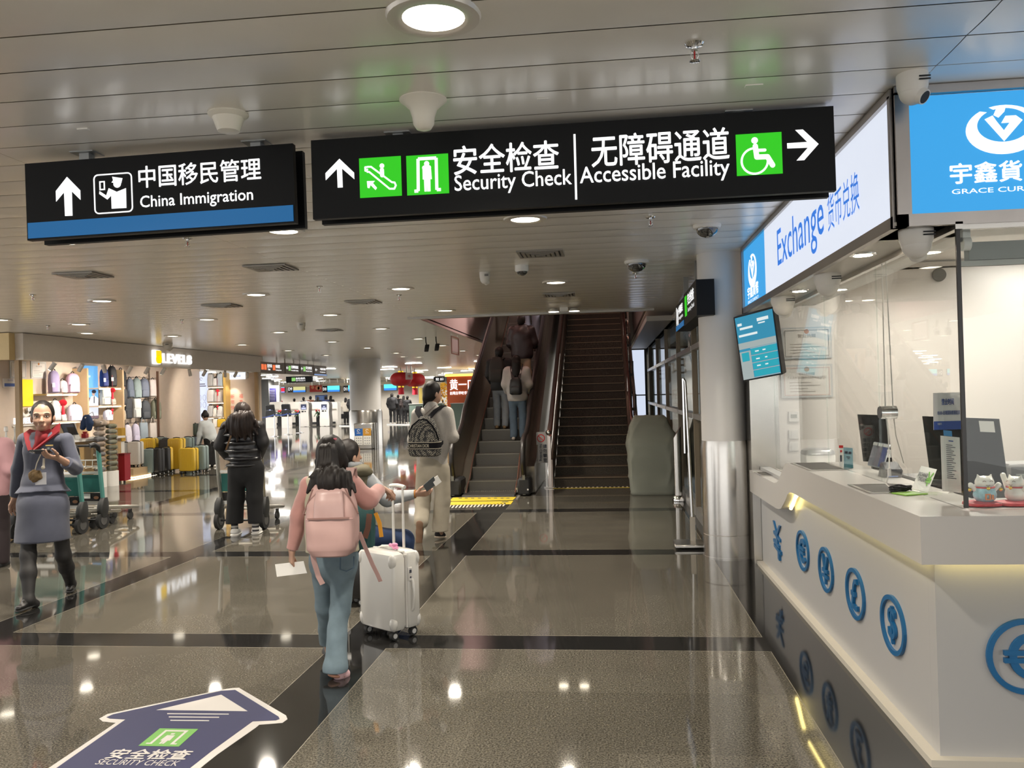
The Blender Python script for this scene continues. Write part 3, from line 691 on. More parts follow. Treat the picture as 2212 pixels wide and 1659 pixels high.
# things on and behind the counter
def board(name, px4, Y4, th, mat, label, cat, back=None):
    """slab through four photo corners, each at its own depth"""
    c = [P(x, y, Y=d) for (x, y), d in zip(px4, Y4)]; c[3] = c[0]+c[2]-c[1]; n_ = nrm(np.cross(c[1]-c[0], c[3]-c[0])); 
    if n_[1] < 0: n_ = -n_
    return c, n_
def slab(b, c, n_, th): 
    b.add(list(c)+[p+n_*th for p in c], [(0, 1, 2, 3), (7, 6, 5, 4), (0, 4, 5, 1), (1, 5, 6, 2), (2, 6, 7, 3), (3, 7, 4, 0)])
MONB = M('monitor_back', (.014, .014, .0135), .5, spec=.3)
def monitor(px4, Y4, label, foot, qr=False):
    c, n_ = board('', px4, Y4, 0, 0, 0, 0); mid = sum(c)/4; t = thing('monitor', label, 'monitor', (mid[0], mid[1]+.05, TOP-.25))
    b = B(); slab(b, c, n_, .035); b.make('case', MONB, t)
    b = B(); dn = (c[3]+c[2])/2; bb = V(dn[0], dn[1]+.03, foot); b.box((bb[0], bb[1], foot+.01), (.22, .18, .02)); b.box((bb[0], bb[1], (foot+mid[2])/2), (.06, .03, mid[2]-foot)); b.make('stand', MONB, t)
    b = B(); u = c[1]-c[0]; v = c[3]-c[0]; b.quad(*[c[0]+u*x+v*y-n_*.002 for x, y in ((.25, .1), (.75, .1), (.75, .18), (.25, .18))]); b.make('vent', MATBLK, t)
    if qr:
        b = B(); b.add([c[0]+u*x+v*y-n_*.003 for x, y in ((.74, .04), (.93, .04), (.93, .21), (.74, .21))], [(0, 3, 2, 1)]); b.make('sticker', WHITE, t)
DESK = .78
monitor(((1992, 899), (2158, 905), (2178, 1047), (2010, 1040)), (4.55, 4.40, 4.38, 4.53), 'large dark monitor back standing behind the glass corner', DESK, True)
monitor(((1852, 895), (1915, 897), (1928, 1000), (1864, 996)), (6.0, 5.95, 5.93, 5.98), 'smaller dark monitor back behind the brochure holder', DESK)
b = B(); b.box((2.35, 4.4, DESK-.02), (1.3, 1.45, .04)); b.box((1.85, 6.3, DESK-.02), (.44, 2.3, .04)); 
tt = b.make('staff_desk', COR, None, 'white staff desk behind the counter glass', 'desk')
b = B(); b.box((2.35, 5.0, (DESK-.04)/2), (1.2, .03, DESK-.04)); b.box((1.85, 6.3, (DESK-.04)/2), (.03, 2.2, DESK-.04)); b.make('support', COR, tt)
# printer
c = P(1988, 1010, Y=4.95)+V(.07, 0, 0); t = thing('printer', 'squat black printer between the two monitors', 'printer', (c[0], 4.95, DESK))
b = B(); b.box((c[0], 4.95, DESK+.11), (.30, .28, .22), bev=.02); b.make('case', MATBLK, t)
b = B(); b.box((c[0], 4.93, DESK+.235), (.31, .30, .035), bev=.012); b.make('lid', M('printer_lid', (.08, .08, .08), .35), t)
b = B(); b.box((c[0]-.02, 4.805, DESK+.12), (.22, .01, .08)); b.make('paper_slot', BLACK, t)
# brochure holder with leaflets
c4, n_ = board('', ((1889, 954), (1922, 960), (1907, 1013), (1868, 1001)), (5.30, 5.1, 5.0, 5.2), 0, 0, 0, 0)
mid = sum(c4)/4; t = thing('leaflet_rack', 'clear sloping rack of blue leaflets on the counter behind the glass', 'leaflet rack', (mid[0], mid[1], TOP))
b = B(); slab(b, c4, n_, .006); b.make('tray', M('acrylic', (.35, .37, .40), .2), t)
u, v = c4[1]-c4[0], c4[3]-c4[0]
for i, cc in enumerate(((.22, .22, .26), (.20, .18, .22), (.07, .09, .24))):
    b = B(); x0 = i/3+.02; b.add([c4[0]+u*x+v*y-n_*.004 for x, y in ((x0, .04), (x0+.29, .04), (x0+.29, .96), (x0, .96))], [(0, 3, 2, 1)]); o = b.make('leaflet', M('leaflet_%d' % i, cc, .4), t)
    b = B(); b.add([c4[0]+u*x+v*y-n_*.006 for x, y in ((x0, .04), (x0+.29, .04), (x0+.29, .16), (x0, .16))], [(0, 3, 2, 1)]); b.make('heading', M('leaflet_head', (.55, .55, .52), .5), o)
# standing cards
def card(px4, Y, col, label, ink=(), name='counter_card', band=None, tiltY=0):
    c, n_ = board('', px4, (Y+tiltY, Y+tiltY, Y, Y), 0, 0, 0, 0); mid = sum(c)/4
    t = thing(name, label, 'card', (mid[0], mid[1], min(p[2] for p in c))); b = B(); slab(b, c, n_, .003); b.make('sheet', col, t); u, v = c[1]-c[0], c[3]-c[0]
    for k, (mt, L) in enumerate(ink):
        b = B()
        for (x, y, w_, h) in L: b.add([c[0]+u*a+v*d-n_*.0015 for a, d in ((x, y), (x+w_, y), (x+w_, y+h), (x, y+h))], [(0, 3, 2, 1)])
        b.make('print', mt, t)
    return t, c, u, v, n_
INK = M('ink_dark', (.04, .045, .07), .5); PAPER = M('paper', (.80, .79, .74), .6); BLUEI = M('ink_blue', (.01, .05, .26), .4); REDI = M('ink_red', (.55, .02, .02), .5)
card(((1812, 962), (1821, 962), (1822, 1009), (1813, 1009)), 5.56, PAPER, 'narrow white and red card standing on the counter behind the glass', [(REDI, [(0, 0, 1, .12), (.3, .22, .4, .1)]), (INK, [(.25, .45, .4, .3)])])
t, c, u, v, n_ = card(((1822, 966), (1842, 968), (1843, 1013), (1822, 1011)), 5.56, M('card_teal', (.25, .42, .48), .4), 'small teal price card standing beside the red and white card', [(INK, [(.15, .18, .3, .12), (.52, .18, .32, .12), (.3, .42, .4, .05), (.4, .5, .25, .04)]), (M('ink_teal', (.03, .18, .22), .4), [(0, .8, 1, .15)])])
def on_sheet(t, c, u, v, n_, rows, mat, name='lettering'):
    b = B(); L = np.linalg.norm(v)
    for (s_, x, y, w_, h, bo) in rows:
        g, f, a = glyphs(s_, bo); b.add([c[0]+u*(x+p[0]*w_)+v*(y+(1-p[1])*h)-n_*(.003+.0003*p[2]) for p in g], [q for q in f])
    b.make(name, mat, t)
t, c, u, v, n_ = card(((2016, 849), (2082, 847), (2083, 927), (2018, 919)), 3.95, M('notice_silver', (.62, .60, .58), .4), 'silver opening hours notice stuck on the inside of the counter glass', [(BLUEI, [(0, .77, 1, .23)])], 'opening_hours_notice')
on_sheet(t, c, u, v, n_, [('营业时间', .26, .16, .40, .17, .03), ('05:00-出境国际航班结束', .12, .48, .74, .12, .012)], BLUEI)
on_sheet(t, c, u, v, n_, [('宇鑫货币', .12, .81, .14, .06, 0)], PAPER)
t, c, u, v, n_ = card(((2032, 941), (2073, 945), (2077, 1065), (2036, 1050)), 3.9, PAPER, 'tall white information sheet taped to the counter glass under the hours notice', [(INK, [(.25, .15+.035*i, [.35, .5, .28, .42][i % 4], .012) for i in range(18)]), (BLUEI, [(.4, .07, .25, .02)])], 'information_sheet')
card(((2038, 929), (2056, 931), (2057, 943), (2039, 941)), 3.9, M('blue_tape', (.03, .25, .55), .3), 'small blue sticker between the hours notice and the information sheet', [], 'blue_sticker')
t, c, u, v, n_ = card(((1990, 1006), (2024, 1014), (2004, 1064), (1962, 1053)), 4.2, PAPER, 'white leaning card reading exchange dream with a green sign', [], 'leaning_card', tiltY=.12)
on_sheet(t, c, u, v, n_, [('EXCHANGE', .05, .28, .55, .16, .02), ('DREAM', .15, .48, .45, .16, .02)], INK); on_sheet(t, c, u, v, n_, [('¥', .60, .20, .32, .55, .03)], M('ink_green', (.15, .45, .03), .5), 'sign')
# pass-through trays; flat dark wells stand in for the shade of their depth
for (px, py, lab, L, z) in ((1775, 1008, 'steel pass through tray in the counter near the wave', .55, TOP), (1916, 1056, 'steel pass through tray in the counter nearest the corner', .38, TOP), (1672, 1024, 'steel pass through tray on the low end of the counter', .30, .826)):
    c = P(px, py, Z=z); t = thing('pass_through_tray', lab, 'tray', c)
    b = B(); pl = Pl((c[0]-.02, c[1], z+.001), (0, 1, 0), (-1, 0, 0), 0); pl.frame(b, -L/2, -.12, L, .24, .02, .004); b.make('rim', STEEL, t)
    b = B(); pl.rect(b, -L/2+.02, -.10, L-.04, .20, .002); b.make('well', M('tray_well_shade', (.045, .036, .03), .4, .4), t)
# intercom puck with cables
c = P(1914, 891, X=1.445); t = thing('intercom', 'round chrome intercom fixed to the counter glass with hanging wires', 'intercom', c)
b = B(); b.cyl(c+V(-.03, 0, 0), c+V(.05, 0, 0), .034, .034, 28); b.make('barrel', CHROME, t)
b = B(); b.cyl(c+V(-.036, 0, 0), c+V(-.03, 0, 0), .030, .030, 28); b.make('face', M('speaker_face', (.18, .18, .18), .4, .6), t)
cz = P(1921, 980, X=1.44); c2 = P(1921, 1020, X=1.40); 
b = B(); b.tube([V(1.45, c[1]+.01, 2.18), c+V(0, .01, .03)], .003, 6); b.tube([V(1.46, c[1]-.02, 2.18), c+V(.03, -.02, .0), P(1935, 940, X=1.55), P(1952, 1000, X=1.70)], .003, 6)
b.tube([c+V(0, 0, -.03), P(1918, 930, X=1.445), cz, c2, P(1914, 1045, X=1.38), P(1932, 1062, X=1.36)], .0035, 6); b.make('cable', M('white_cable', (.72, .70, .66), .4), t)
for cs in (cz, c2): b = B(); b.cyl(cs+V(0, 0, .02), cs+V(0, 0, -.02), .009); b.make('cable_sleeve', WHITE, t)
c = P(1945, 1058, Z=TOP+.012); b = B()
for i in range(5): a = i*1.3; b.tube([c+V(.05*math.cos(a+k), .035*math.sin(a+k*1.1), .004*math.sin(3*k)+.004*i) for k in np.linspace(0, 5, 16)], .005, 6)
b.make('cable_bundle', MATBLK, None, 'small black bundle of cable lying by the nearest tray', 'cable')
c = P(1965, 1066, Z=TOP+.004); b = B(); b.box(c, (.12, .10, .005), ax=[(1, .4, 0), (-.4, 1, 0), (0, 0, 1)]); b.make('green_leaflet', M('leaf_green', (.22, .45, .04), .5), None, 'green leaflet lying under the leaning card', 'leaflet')
c = P(2010, 1070, Z=TOP+.0); b = B(); b.tube([P(1985, 1072, X=1.53), P(2055, 1075, X=1.60)], .028, 14); b.make('paper_roll', M('roll_white', (.74, .71, .66), .6), None, 'white roll lying along the inside foot of the counter glass', 'paper roll')
# card reader behind glass
c = P(1925, 1010, Y=5.0); t = thing('card_terminal', 'small grey card terminal with lit screen beside the leaflets', 'card terminal', (c[0], c[1], DESK)); 
b = B(); b.box(c+V(0, .03, -.06), (.10, .10, .16), ax=[(1, 0, 0), (0, 1, .5), (0, -.5, 1)], bev=.01); b.make('body', M('terminal_grey', (.09, .09, .10), .4), t)
pl = Pl(c+V(-.035, -.033, -.05), (1, 0, 0), (0, .45, .9), .002); b = B(); pl.rect(b, 0, 0, .06, .05); b.make('screen', glow('terminal_screen', (.20, .28, .50), .8), t)
# lucky cats
def lucky_cat(px, py, Y, s, lab, body, side):
    c = P(px, py, Y=Y); c[2] = TOP+.018; t = thing('lucky_cat', lab, 'figurine', c); W_ = M('cat_white', (.80, .77, .70), .25, coat=.5)
    f = nrm(V(-.9, -.6, 0)) if side else V(0, -1, 0); r_ = V(-f[1], f[0], 0)
    hd = c+V(0, 0, .082*s)
    skin('body', [E(c+V(0, 0, .030*s), (.046*s, .040*s, .036*s)), E(c+V(0, 0, .052*s), (.038*s, .034*s, .03*s))], body, t, vox=.003, k=.01)
    skin('head', [E(hd, (.038*s, .034*s, .028*s))]+[C(hd+r_*.022*s*q+V(0, 0, .016*s), hd+r_*.027*s*q+V(0, 0, .032*s), .010*s, .003*s) for q in (-1, 1)], W_, t, vox=.0025, k=.008)
    b = B(); b.ball(c+V(0, 0, .060*s)+f*.036*s, .008*s); b.make('bell', M('gold', (.80, .52, .05), .25, 1.), t)
    b = B(); b.tube([c+V(math.cos(a)*.036*s, math.sin(a)*.033*s, .062*s) for a in np.linspace(0, 6.28, 21)[:-1]], .004*s, 6, True); b.make('collar', M('collar_red', (.55, .03, .02), .4), t)
    b = B()
    for q in (-1, 1): b.tube([hd+f*.0335*s+r_*(q*.014*s+x*.007*s)+V(0, 0, .005*s+.004*s*(1-x*x)) for x in (-1, -.5, 0, .5, 1)], .0011*s, 5)
    b.tube([hd+f*.035*s+r_*x*.008*s+V(0, 0, -.008*s-.003*s*(1-x*x)) for x in (-1, -.5, 0, .5, 1)], .0009*s, 5); b.make('face', M('cat_line', (.15, .05, .03), .5), t)
    skin('paw', [C(c+r_*.038*s*(1 if side else -1)+V(0, 0, .052*s), c+r_*.056*s*(1 if side else -1)+V(0, 0, .07*s), .011*s, .012*s)], W_, t, vox=.003)
    skin('paw', [C(c-r_*.038*s*(1 if side else -1)+V(0, 0, .052*s), c-r_*.056*s*(1 if side else -1)+V(0, 0, (.11 if side else .07)*s), .011*s, .012*s)], W_, t, vox=.003)
    b = B()
    if not side:
        for q in (-1, 1): b.ball(c+r_*.062*s*q+V(0, 0, .052*s)+f*.006, .008*s)
        b.make('bell', M('gold', (.80, .52, .05), .25, 1.), t)
        b = B(); pl = Pl(c+f*.040*s+V(-.016, 0, .012*s), (1, 0, 0), (0, 0, 1)); pl.frame(b, 0, 0, .022, .026, .005, .004); pl.rect(b, .026, .002, .008, .02, .004); b.make('emblem', M('emblem_orange', (.60, .16, .02), .4), t)
lucky_cat(2128, 1090, 3.80, 1.0, 'white lucky cat in a blue coat with gold bells on a red cushion', M('cat_blue', (.28, .50, .58), .3, noise=.5, nscale=70, coat=.5), False)
lucky_cat(2195, 1088, 3.82, .95, 'plain white lucky cat with a red bow turned sideways at the right edge', M('cat_white', (.80, .77, .70), .25, coat=.5), True)
for px, lab in ((2122, 'red cushion under the blue coated lucky cat'), (2192, 'red cushion under the plain white lucky cat')):
    c = P(px, 1098, Y=3.80); b = B(); b.loft([(TOP+.001, .062, .05, 3), (TOP+.006, .074, .06, 3), (TOP+.016, .072, .058, 3), (TOP+.021, .05, .04, 3)], 28, o=(c[0], 3.80, 0)); b.make('red_cushion', M('cushion_red', (.55, .03, .04), .6, noise=.4, nscale=60), None, lab, 'cushion')
# desk clutter
c = P(2150, 1062, Y=4.1); t = thing('keyboard', 'dark keyboard on the staff desk behind the cats', 'keyboard', (c[0], c[1], DESK)); 
b = B(); b.box((c[0]+.1, 4.15, DESK+.012), (.4, .14, .022), bev=.004); b.make('base', M('kbd', (.05, .05, .055), .5), t)
b = B()
for i in range(12):
    for j in range(4): b.box((c[0]-.07+i*.031, 4.10+j*.032, DESK+.026), (.025, .026, .008))
b.make('keys', M('keys', (.10, .10, .11), .5), t)
c = P(2192, 975, Y=4.6); t = thing('note_counter', 'dark banknote counter at the right edge of the booth', 'machine', (c[0], 4.7, DESK)); b = B(); b.box((c[0]+.08, 4.7, DESK+.17), (.24, .22, .34), bev=.015); b.make('case', M('grey_case', (.16, .155, .15), .4), t); b = B(); b.box((c[0]+.08, 4.585, DESK+.19), (.17, .01, .2)); b.make('hopper', M('hopper', (.33, .35, .33), .3), t)
c = P(2197, 1035, Y=4.3); t = thing('office_chair', 'black padded chair back showing at the right edge behind the glass', 'chair', (c[0]+.15, 4.3, 0)); b = B(); b.box((c[0]+.14, 4.3, .92), (.36, .06, .20), bev=.028); b.make('backrest', MATBLK, t)
b = B(); b.box((c[0]+.14, 4.5, .48), (.44, .44, .07), bev=.03); b.make('seat', MATBLK, t); b = B(); b.cyl((c[0]+.14, 4.5, .06), (c[0]+.14, 4.5, .45), .03); b.box((c[0]+.14, 4.33, .7), (.05, .02, .5))
for i in range(5): a = i*1.257; b.tube([(c[0]+.14, 4.5, .08), (c[0]+.14+.26*math.cos(a), 4.5+.26*math.sin(a), .04)], .02)
b.make('base', BLACK, t)
# white box on the low counter, wall fittings, certificates
c = P(1758, 990, Y=7.5); t = thing('sorting_machine', 'small grey and white machine at the far end of the counter', 'machine', (c[0]+.03, 7.45, .83)); b = B(); b.box((c[0]+.02, 7.45, .90), (.24, .22, .14), bev=.01); b.make('case', WHITE, t); b = B(); b.loft([(.97, .13, .12, 5), (1.0, .12, .11, 5), (1.015, .09, .09, 5)], 24, o=(c[0]+.02, 7.45, 0)); b.make('lid', M('lid_grey', (.30, .30, .30), .3, .4), t)
b = B(); b.box((1.60, 7.45, .81), (.32, .5, .035)); b.make('end_shelf', COR, None, 'white shelf at the far end of the counter', 'shelf')
def certificate(x0, y0, x1, y1, Y, edge, lab, txt, X=None):
    a = P(x0, y1, Y=Y) if X is None else P(x0, y1, X=X); c = P(x1, y0, Y=Y) if X is None else P(x1, y0, X=X)
    u = V(1, 0, 0) if X is None else V(0, 1, 0); w_ = (c-a)@u; h = c[2]-a[2]; n_ = np.cross(u, V(0, 0, 1)); t = thing('framed_certificate', lab, 'certificate', a)
    pl = Pl(a, u, (0, 0, 1), .002); b = B(); pl.rect(b, 0, 0, w_, h, .012); b.make('mount', M('mount_grey', (.55, .56, .56), .3), t)
    pl2 = Pl(a+n_*.013, u, (0, 0, 1)); b = B(); pl2.rect(b, w_*.04, h*.05, w_*.92, h*.9, .002); b.make('sheet', M('cert_paper', (.74, .70, .65), .5), t)
    pl3 = Pl(a+n_*.016, u, (0, 0, 1)); b = B(); pl3.frame(b, w_*.06, h*.07, w_*.88, h*.84, w_*.012, .002); b.make('border', edge, t)
    b = B(); pl3.disc(b, w_*.5, h*.86, h*.075, .002, 20)
    b.make('emblem', M('seal_orange', (.62, .25, .06), .4), t)
    b = B()
    for (s_, yy, hh, ww) in txt: pl3.text(b, s_, w_*(.5-ww/2), h*yy, w_*ww, h*hh, 0)
    for i in range(4): pl3.rect(b, w_*.16, h*(.18+.09*i), w_*[.5, .35, .6, .42][i], h*.015)
    b.make('print', M('cert_ink', (.30, .26, .22), .5), t)
certificate(1689, 705, 1795, 776, 8.045, M('cert_frame', (.26, .25, .24), .4), 'upper framed business licence on the booth side wall', [('营业执照', .66, .12, .36)])
certificate(1688, 786, 1797, 860, 8.045, M('cert_pink', (.62, .42, .38), .4), 'lower pink bordered permit on the booth side wall', [('中华人民共和国', .68, .08, .30), ('个人本外币兑换特许业务经营许可证', .57, .08, .76)])
def wallplate(px, py, w_, h, lab, name, scr=False):
    c = P(px, py, Y=8.045); t = thing(name, lab, name.replace('_', ' '), c); b = B(); b.box(c+V(0, -.008, 0), (w_, .018, h), bev=.004); b.make('plate', WHITE, t)
    b = B(); b.box(c+V(0, -.019, h*.05 if scr else 0), (w_*.6, .004, h*(.35 if scr else .7))); b.make('screen' if scr else 'rocker', M('lcd', (.20, .22, .18), .3) if scr else M('rocker_white', (.74, .72, .70), .3), t)
wallplate(1714, 900, .09, .095, 'square white thermostat with grey display on the booth side wall', 'thermostat', True)
wallplate(1714, 938, .086, .086, 'white light switch under the thermostat', 'light_switch'); wallplate(1714, 964, .086, .086, 'white light switch just above the counter end', 'light_switch')
c = P(2028, 594, Y=9.98); b = B(); b.cyl(c, c+V(0, -.03, 0), .075, .07, 28); b.make('wall_speaker', M('spk_dark', (.10, .095, .085), .5), None, 'dark round speaker high on the booth back wall', 'speaker')

# rate screen hanging at the far end of the lightbox
c4, n_ = board('', ((1587, 688), (1668, 667), (1687, 806), (1607, 813)), (7.12, 6.86, 7.0, 7.26), 0, 0, 0, 0)
mid = sum(c4)/4; t = thing('rate_screen', 'portrait exchange rate screen tilted down under the end of the lightbox', 'screen', (mid[0], mid[1], c4[2][2]))
b = B(); u, v = c4[1]-c4[0], c4[3]-c4[0]; e = [c4[0]-u*.035-v*.02, c4[1]+u*.035-v*.02, c4[2]+u*.035+v*.025, c4[3]-u*.035+v*.025]; slab(b, [p+n_*.003 for p in e], n_, .055); b.make('case', BLACK, t)
def scr(name, mat, L, d):
    b = B()
    for (x, y, w_, h) in L: b.add([c4[0]+u*a+v*q-n_*d for a, q in ((x, y), (x+w_, y), (x+w_, y+h), (x, y+h))], [(0, 3, 2, 1)])
    return b.make(name, mat, t)
scr('display', glow('rate_blue', (.03, .26, .42), .75), [(0, 0, 1, 1)], .0)
scr('display_band', glow('rate_pale', (.42, .50, .50), .6), [(0, .41, 1, .10), (0, .55, .30, .45)]+[(.30, .515+.117*i, .7, .012) for i in range(5)], .002)
scr('display_row', glow('rate_teal', (.02, .38, .48), .7), [(.32, .53+.117*i, .66, .095) for i in range(4)]+[(.05, .57, .2, .14)], .003)
scr('display_text', glow('rate_text', (.70, .78, .78), .8), [(.05, .10, .12, .04), (.10, .17, .35, .035), (.05, .28, .5, .035), (.58, .08, .30, .05), (.6, .15, .18, .02), (.42, .57, .1, .02), (.62, .57, .08, .02), (.42, .69, .1, .02), (.66, .69, .06, .02), (.42, .80, .1, .02), (.64, .80, .08, .02)], .004)
b = B(); b.box(mid-n_*-.08, (.05, .05, .30)); b.tube([mid+n_*.07, mid+n_*.14, V(mid[0]+.12, mid[1]+.15, 2.19)], .02); b.make('bracket', BLACK, t)
# ------------------------------------------------------------------ hanging direction signs
SIGNB = M('sign_black', (.0045, .005, .006), .45, spec=.2)
GREEN = glow('sign_green', (.026, .56, .010), .80)
class Face(Pl):
    def px(s, x, y, Y): p = P(x, y, Y=Y)-s.o; return p@s.u, p@s.v
def hanging_sign(name, label, o, u, W, H, depth, posts):
    t = thing(name, label, 'sign', (o[0]+W/2, o[1]+depth/2, o[2])); v = nrm(np.cross(V(0, 1, 0), u))*-1
    v = nrm(V(-u[2], 0, u[0])); n_ = np.cross(u, v)
    for s_, d in (('front_panel', .0), ('back_panel', depth-.035)):
        b = B(); c = V(*o)+u*W/2+v*H/2-n_*(d+.0175); b.box(c, (W, .035, H), ax=[u, -n_, v]); b.make(s_, SIGNB, t)
    b = B(); c = V(*o)+u*W/2+v*H/2-n_*depth/2; b.box(c, (W-.10, depth-.07, H-.07), ax=[u, -n_, v]); b.make('core', BLACK, t)
    for x in posts:
        p = V(*o)+u*x+v*H*.9-n_*depth/2; b = B(); b.box((p[0], p[1], (p[2]+CEIL)/2), (.05, .05, CEIL-p[2])); b.box((p[0], p[1], CEIL-.004), (.12, .10, .006)); b.make('hanger', M('hanger_grey', (.35, .36, .36), .4, .6), t)
    return t, Face(o, u, v, .002)
YS = 3.8
# immigration sign
t, f = hanging_sign('immigration_sign', 'black backlit China Immigration sign with officer pictogram and blue bottom stripe', V(-2.770, YS, 2.349), nrm(V(1.345, 0, .020)), 1.345, .372, .16, (.27, 1.14))
b = B(); f.rect(b, .008, .008, 1.329, .075, .003); b.make('blue_stripe', glow('stripe_blue', (.010, .13, .34), .65), t)
b = B(); g = lambda x, y: f.px(x*.31646, 220+y*.31646, YS)
f.poly(b, [g(*q) for q in ((460, 513), (550, 605), (552, 670), (493, 612), (497, 778), (447, 780), (440, 618), (386, 682), (384, 610))]); b.make('arrow', WG, t)
b = B(); x0, y0 = g(652, 765); x1, y1 = g(898, 484); w_, h = x1-x0, y1-y0; r = .02
pts = [(x0+(w_-r if i in (0, 3) else r)+r*math.cos(a), y0+(h-r if i < 2 else r)+r*math.sin(a)) for i in range(4) for a in [math.pi/2*(i+k/4) for k in range(5)]]
f.line(b, pts+pts[:1], .006); 
f.poly(b, [g(*q) for q in ((745, 590), (800, 615), (862, 590), (865, 725), (765, 730), (762, 640), (735, 668), (680, 630), (682, 610), (728, 640))]); f.disc(b, *g(802, 560), .019)
f.poly(b, [g(*q) for q in ((768, 512), (838, 522), (832, 545), (775, 538))]); f.poly(b, [g(*q) for q in ((764, 552), (775, 536), (832, 545), (830, 556))]); f.frame(b, *g(682, 605), .028, .043, .006)
b.make('officer_pictogram', WG, t)
b = B(); x0, y0 = g(952, 608); x1, _ = g(1785, 545); _, y1 = g(1770, 425); f.text(b, '中国移民管理', x0, y0+.012, x1-x0, .103, .014)
x0, y0 = g(962, 742); x1, _ = g(1730, 690); f.text(b, 'China Immigration', x0, y0-.004, x1-x0, .072, .012); b.make('lettering', WG, t)
# security / accessible sign
t, f = hanging_sign('security_sign', 'long black backlit Security Check and Accessible Facility sign with green pictograms', V(-1.341, YS, 2.381), nrm(V(2.345, 0, .010)), 2.345, .368, .16, (.40, 1.95))
g = lambda x, y: f.px(660+x*.27125, 180+y*.27125, YS); g2 = lambda x, y: f.px(1220+x*.28029, 200+y*.28029, YS)
b = B(); f.poly(b, [g(*q) for q in ((272, 602), (388, 712), (390, 765), (292, 680), (298, 830), (258, 832), (252, 682), (163, 773), (160, 718))]); b.make('arrow', WG, t); b = B()
f.poly(b, [g2(*q) for q in ((1775, 290), (1833, 286), (1955, 398), (1845, 522), (1785, 525), (1872, 426), (1714, 432), (1712, 392), (1868, 382))]); b.make('arrow', WG, t)
def square(ga, c0, c1):
    x0, y0 = ga(*c0); x1, y1 = ga(*c1); b = B(); f.rect(b, x0, y0, x1-x0, y1-y0, .003); o = b.make('green_square', GREEN, t); return o
def up(): f.o = f.o + f.n*.0035
o1 = square(g, (437, 915), (760, 580)); o2 = square(g, (812, 895), (1136, 560)); o3 = square(g2, (1326, 645), (1668, 305))
up()
b = B(); f.line(b, [g(*q) for q in ((495, 690), (480, 700), (478, 672), (500, 668), (525, 668), (690, 790), (712, 792), (722, 815), (710, 842), (672, 842), (510, 708), (495, 708))], .008); f.disc(b, *g(611, 660), .011); f.line(b, [g(611, 692), g(613, 735)], .019)
f.poly(b, [g(*q) for q in ((492, 782), (555, 780), (540, 796), (572, 835), (560, 852), (520, 812), (512, 838), (497, 835))]); b.make('escalator_pictogram', WG, o1)
b = B(); f.line(b, [g(*q) for q in ((870, 862), (900, 860), (898, 605), (1042, 597), (1048, 850), (1080, 848))], .014, round_=False); f.disc(b, *g(967, 643), .012); f.line(b, [g(948, 675), g(985, 673)], .020); f.poly(b, [g(*q) for q in ((934, 670), (1000, 666), (1008, 765), (996, 766), (998, 862), (972, 864), (970, 780), (968, 864), (950, 864), (946, 768), (936, 768))]); b.make('gate_pictogram', WG, o2)
b = B(); f.disc(b, *g2(1461, 372), .014); f.line(b, [g2(1466, 415), g2(1478, 500), g2(1560, 497), g2(1600, 562)], .022); f.line(b, [g2(1490, 448), g2(1540, 446)], .013); cx, cy = g2(1462, 530); f.arc(b, cx, cy, .056, .009, 95, 360, .002); b.make('wheelchair_pictogram', WG, o3)
b = B(); x0, y0 = g(1185, 745); x1, _ = g(2020, 700); f.text(b, '安全检查', x0, y0+.006, x1-x0, .131, .016)
x0, y0 = g(1192, 885); x1, _ = g(2122, 835); f.text(b, 'Security Check', x0, y0-.008, x1-x0, .092, .010)
x0, y0 = g2(210, 585); x1, _ = g2(1268, 525); f.text(b, '无障碍通道', x0, y0+.004, x1-x0, .140, .014)
x0, y0 = g2(120, 728); x1, _ = g2(1270, 660); f.text(b, 'Accessible Facility', x0, y0-.008, x1-x0, .095, .010); b.make('lettering', WG, t)
b = B(); f.line(b, [g(2142, 408), g(2156, 928)], .0095, round_=False); b.make('divider', WG, t)
# edge-on sign beside the column
t = thing('corridor_sign', 'black hanging immigration and security sign seen edge on beside the near column', 'sign', (.80, 9.0, 2.2))
X0 = .80
def sgn(ya, yb, z0, z1, nm):
    b = B(); b.box((X0+.08, (ya+yb)/2, (z0+z1)/2), (.16, ya-yb, z1-z0)); b.make(nm, SIGNB, t); return Pl((X0, ya, z0), (0, -1, 0), (0, 0, 1), .002)
pa = sgn(9.95, 8.95, 2.21, 2.50, 'immigration_box'); pc = sgn(8.93, 7.68, 2.20, 2.52, 'security_box')
b = B(); pa.rect(b, .0, .0, 1.0, .055, .003); b.make('blue_stripe', glow('stripe_blue', (.010, .13, .34), .65), t)
b = B(); pa.text(b, '中国移民', .40, .16, .5, .09, .02); pa.text(b, 'Immigration', .40, .09, .5, .05); pa.line(b, [(.12, .08), (.12, .24)], .05); pa.line(b, [(.28, .08), (.28, .2)], .07)
pc.text(b, '安全检查', .45, .17, .6, .11, .02); pc.text(b, 'Security Check', .45, .09, .62, .055); b.make('lettering', WG, t)
b = B(); pc.rect(b, .15, .08, .2, .2, .003); b.make('green_square', GREEN, t)
for y in (9.5, 8.3): b = B(); b.box((X0+.08, y, 2.65), (.05, .05, .27)); b.make('hanger', M('hanger_grey', (.35, .36, .36), .4, .6), t)

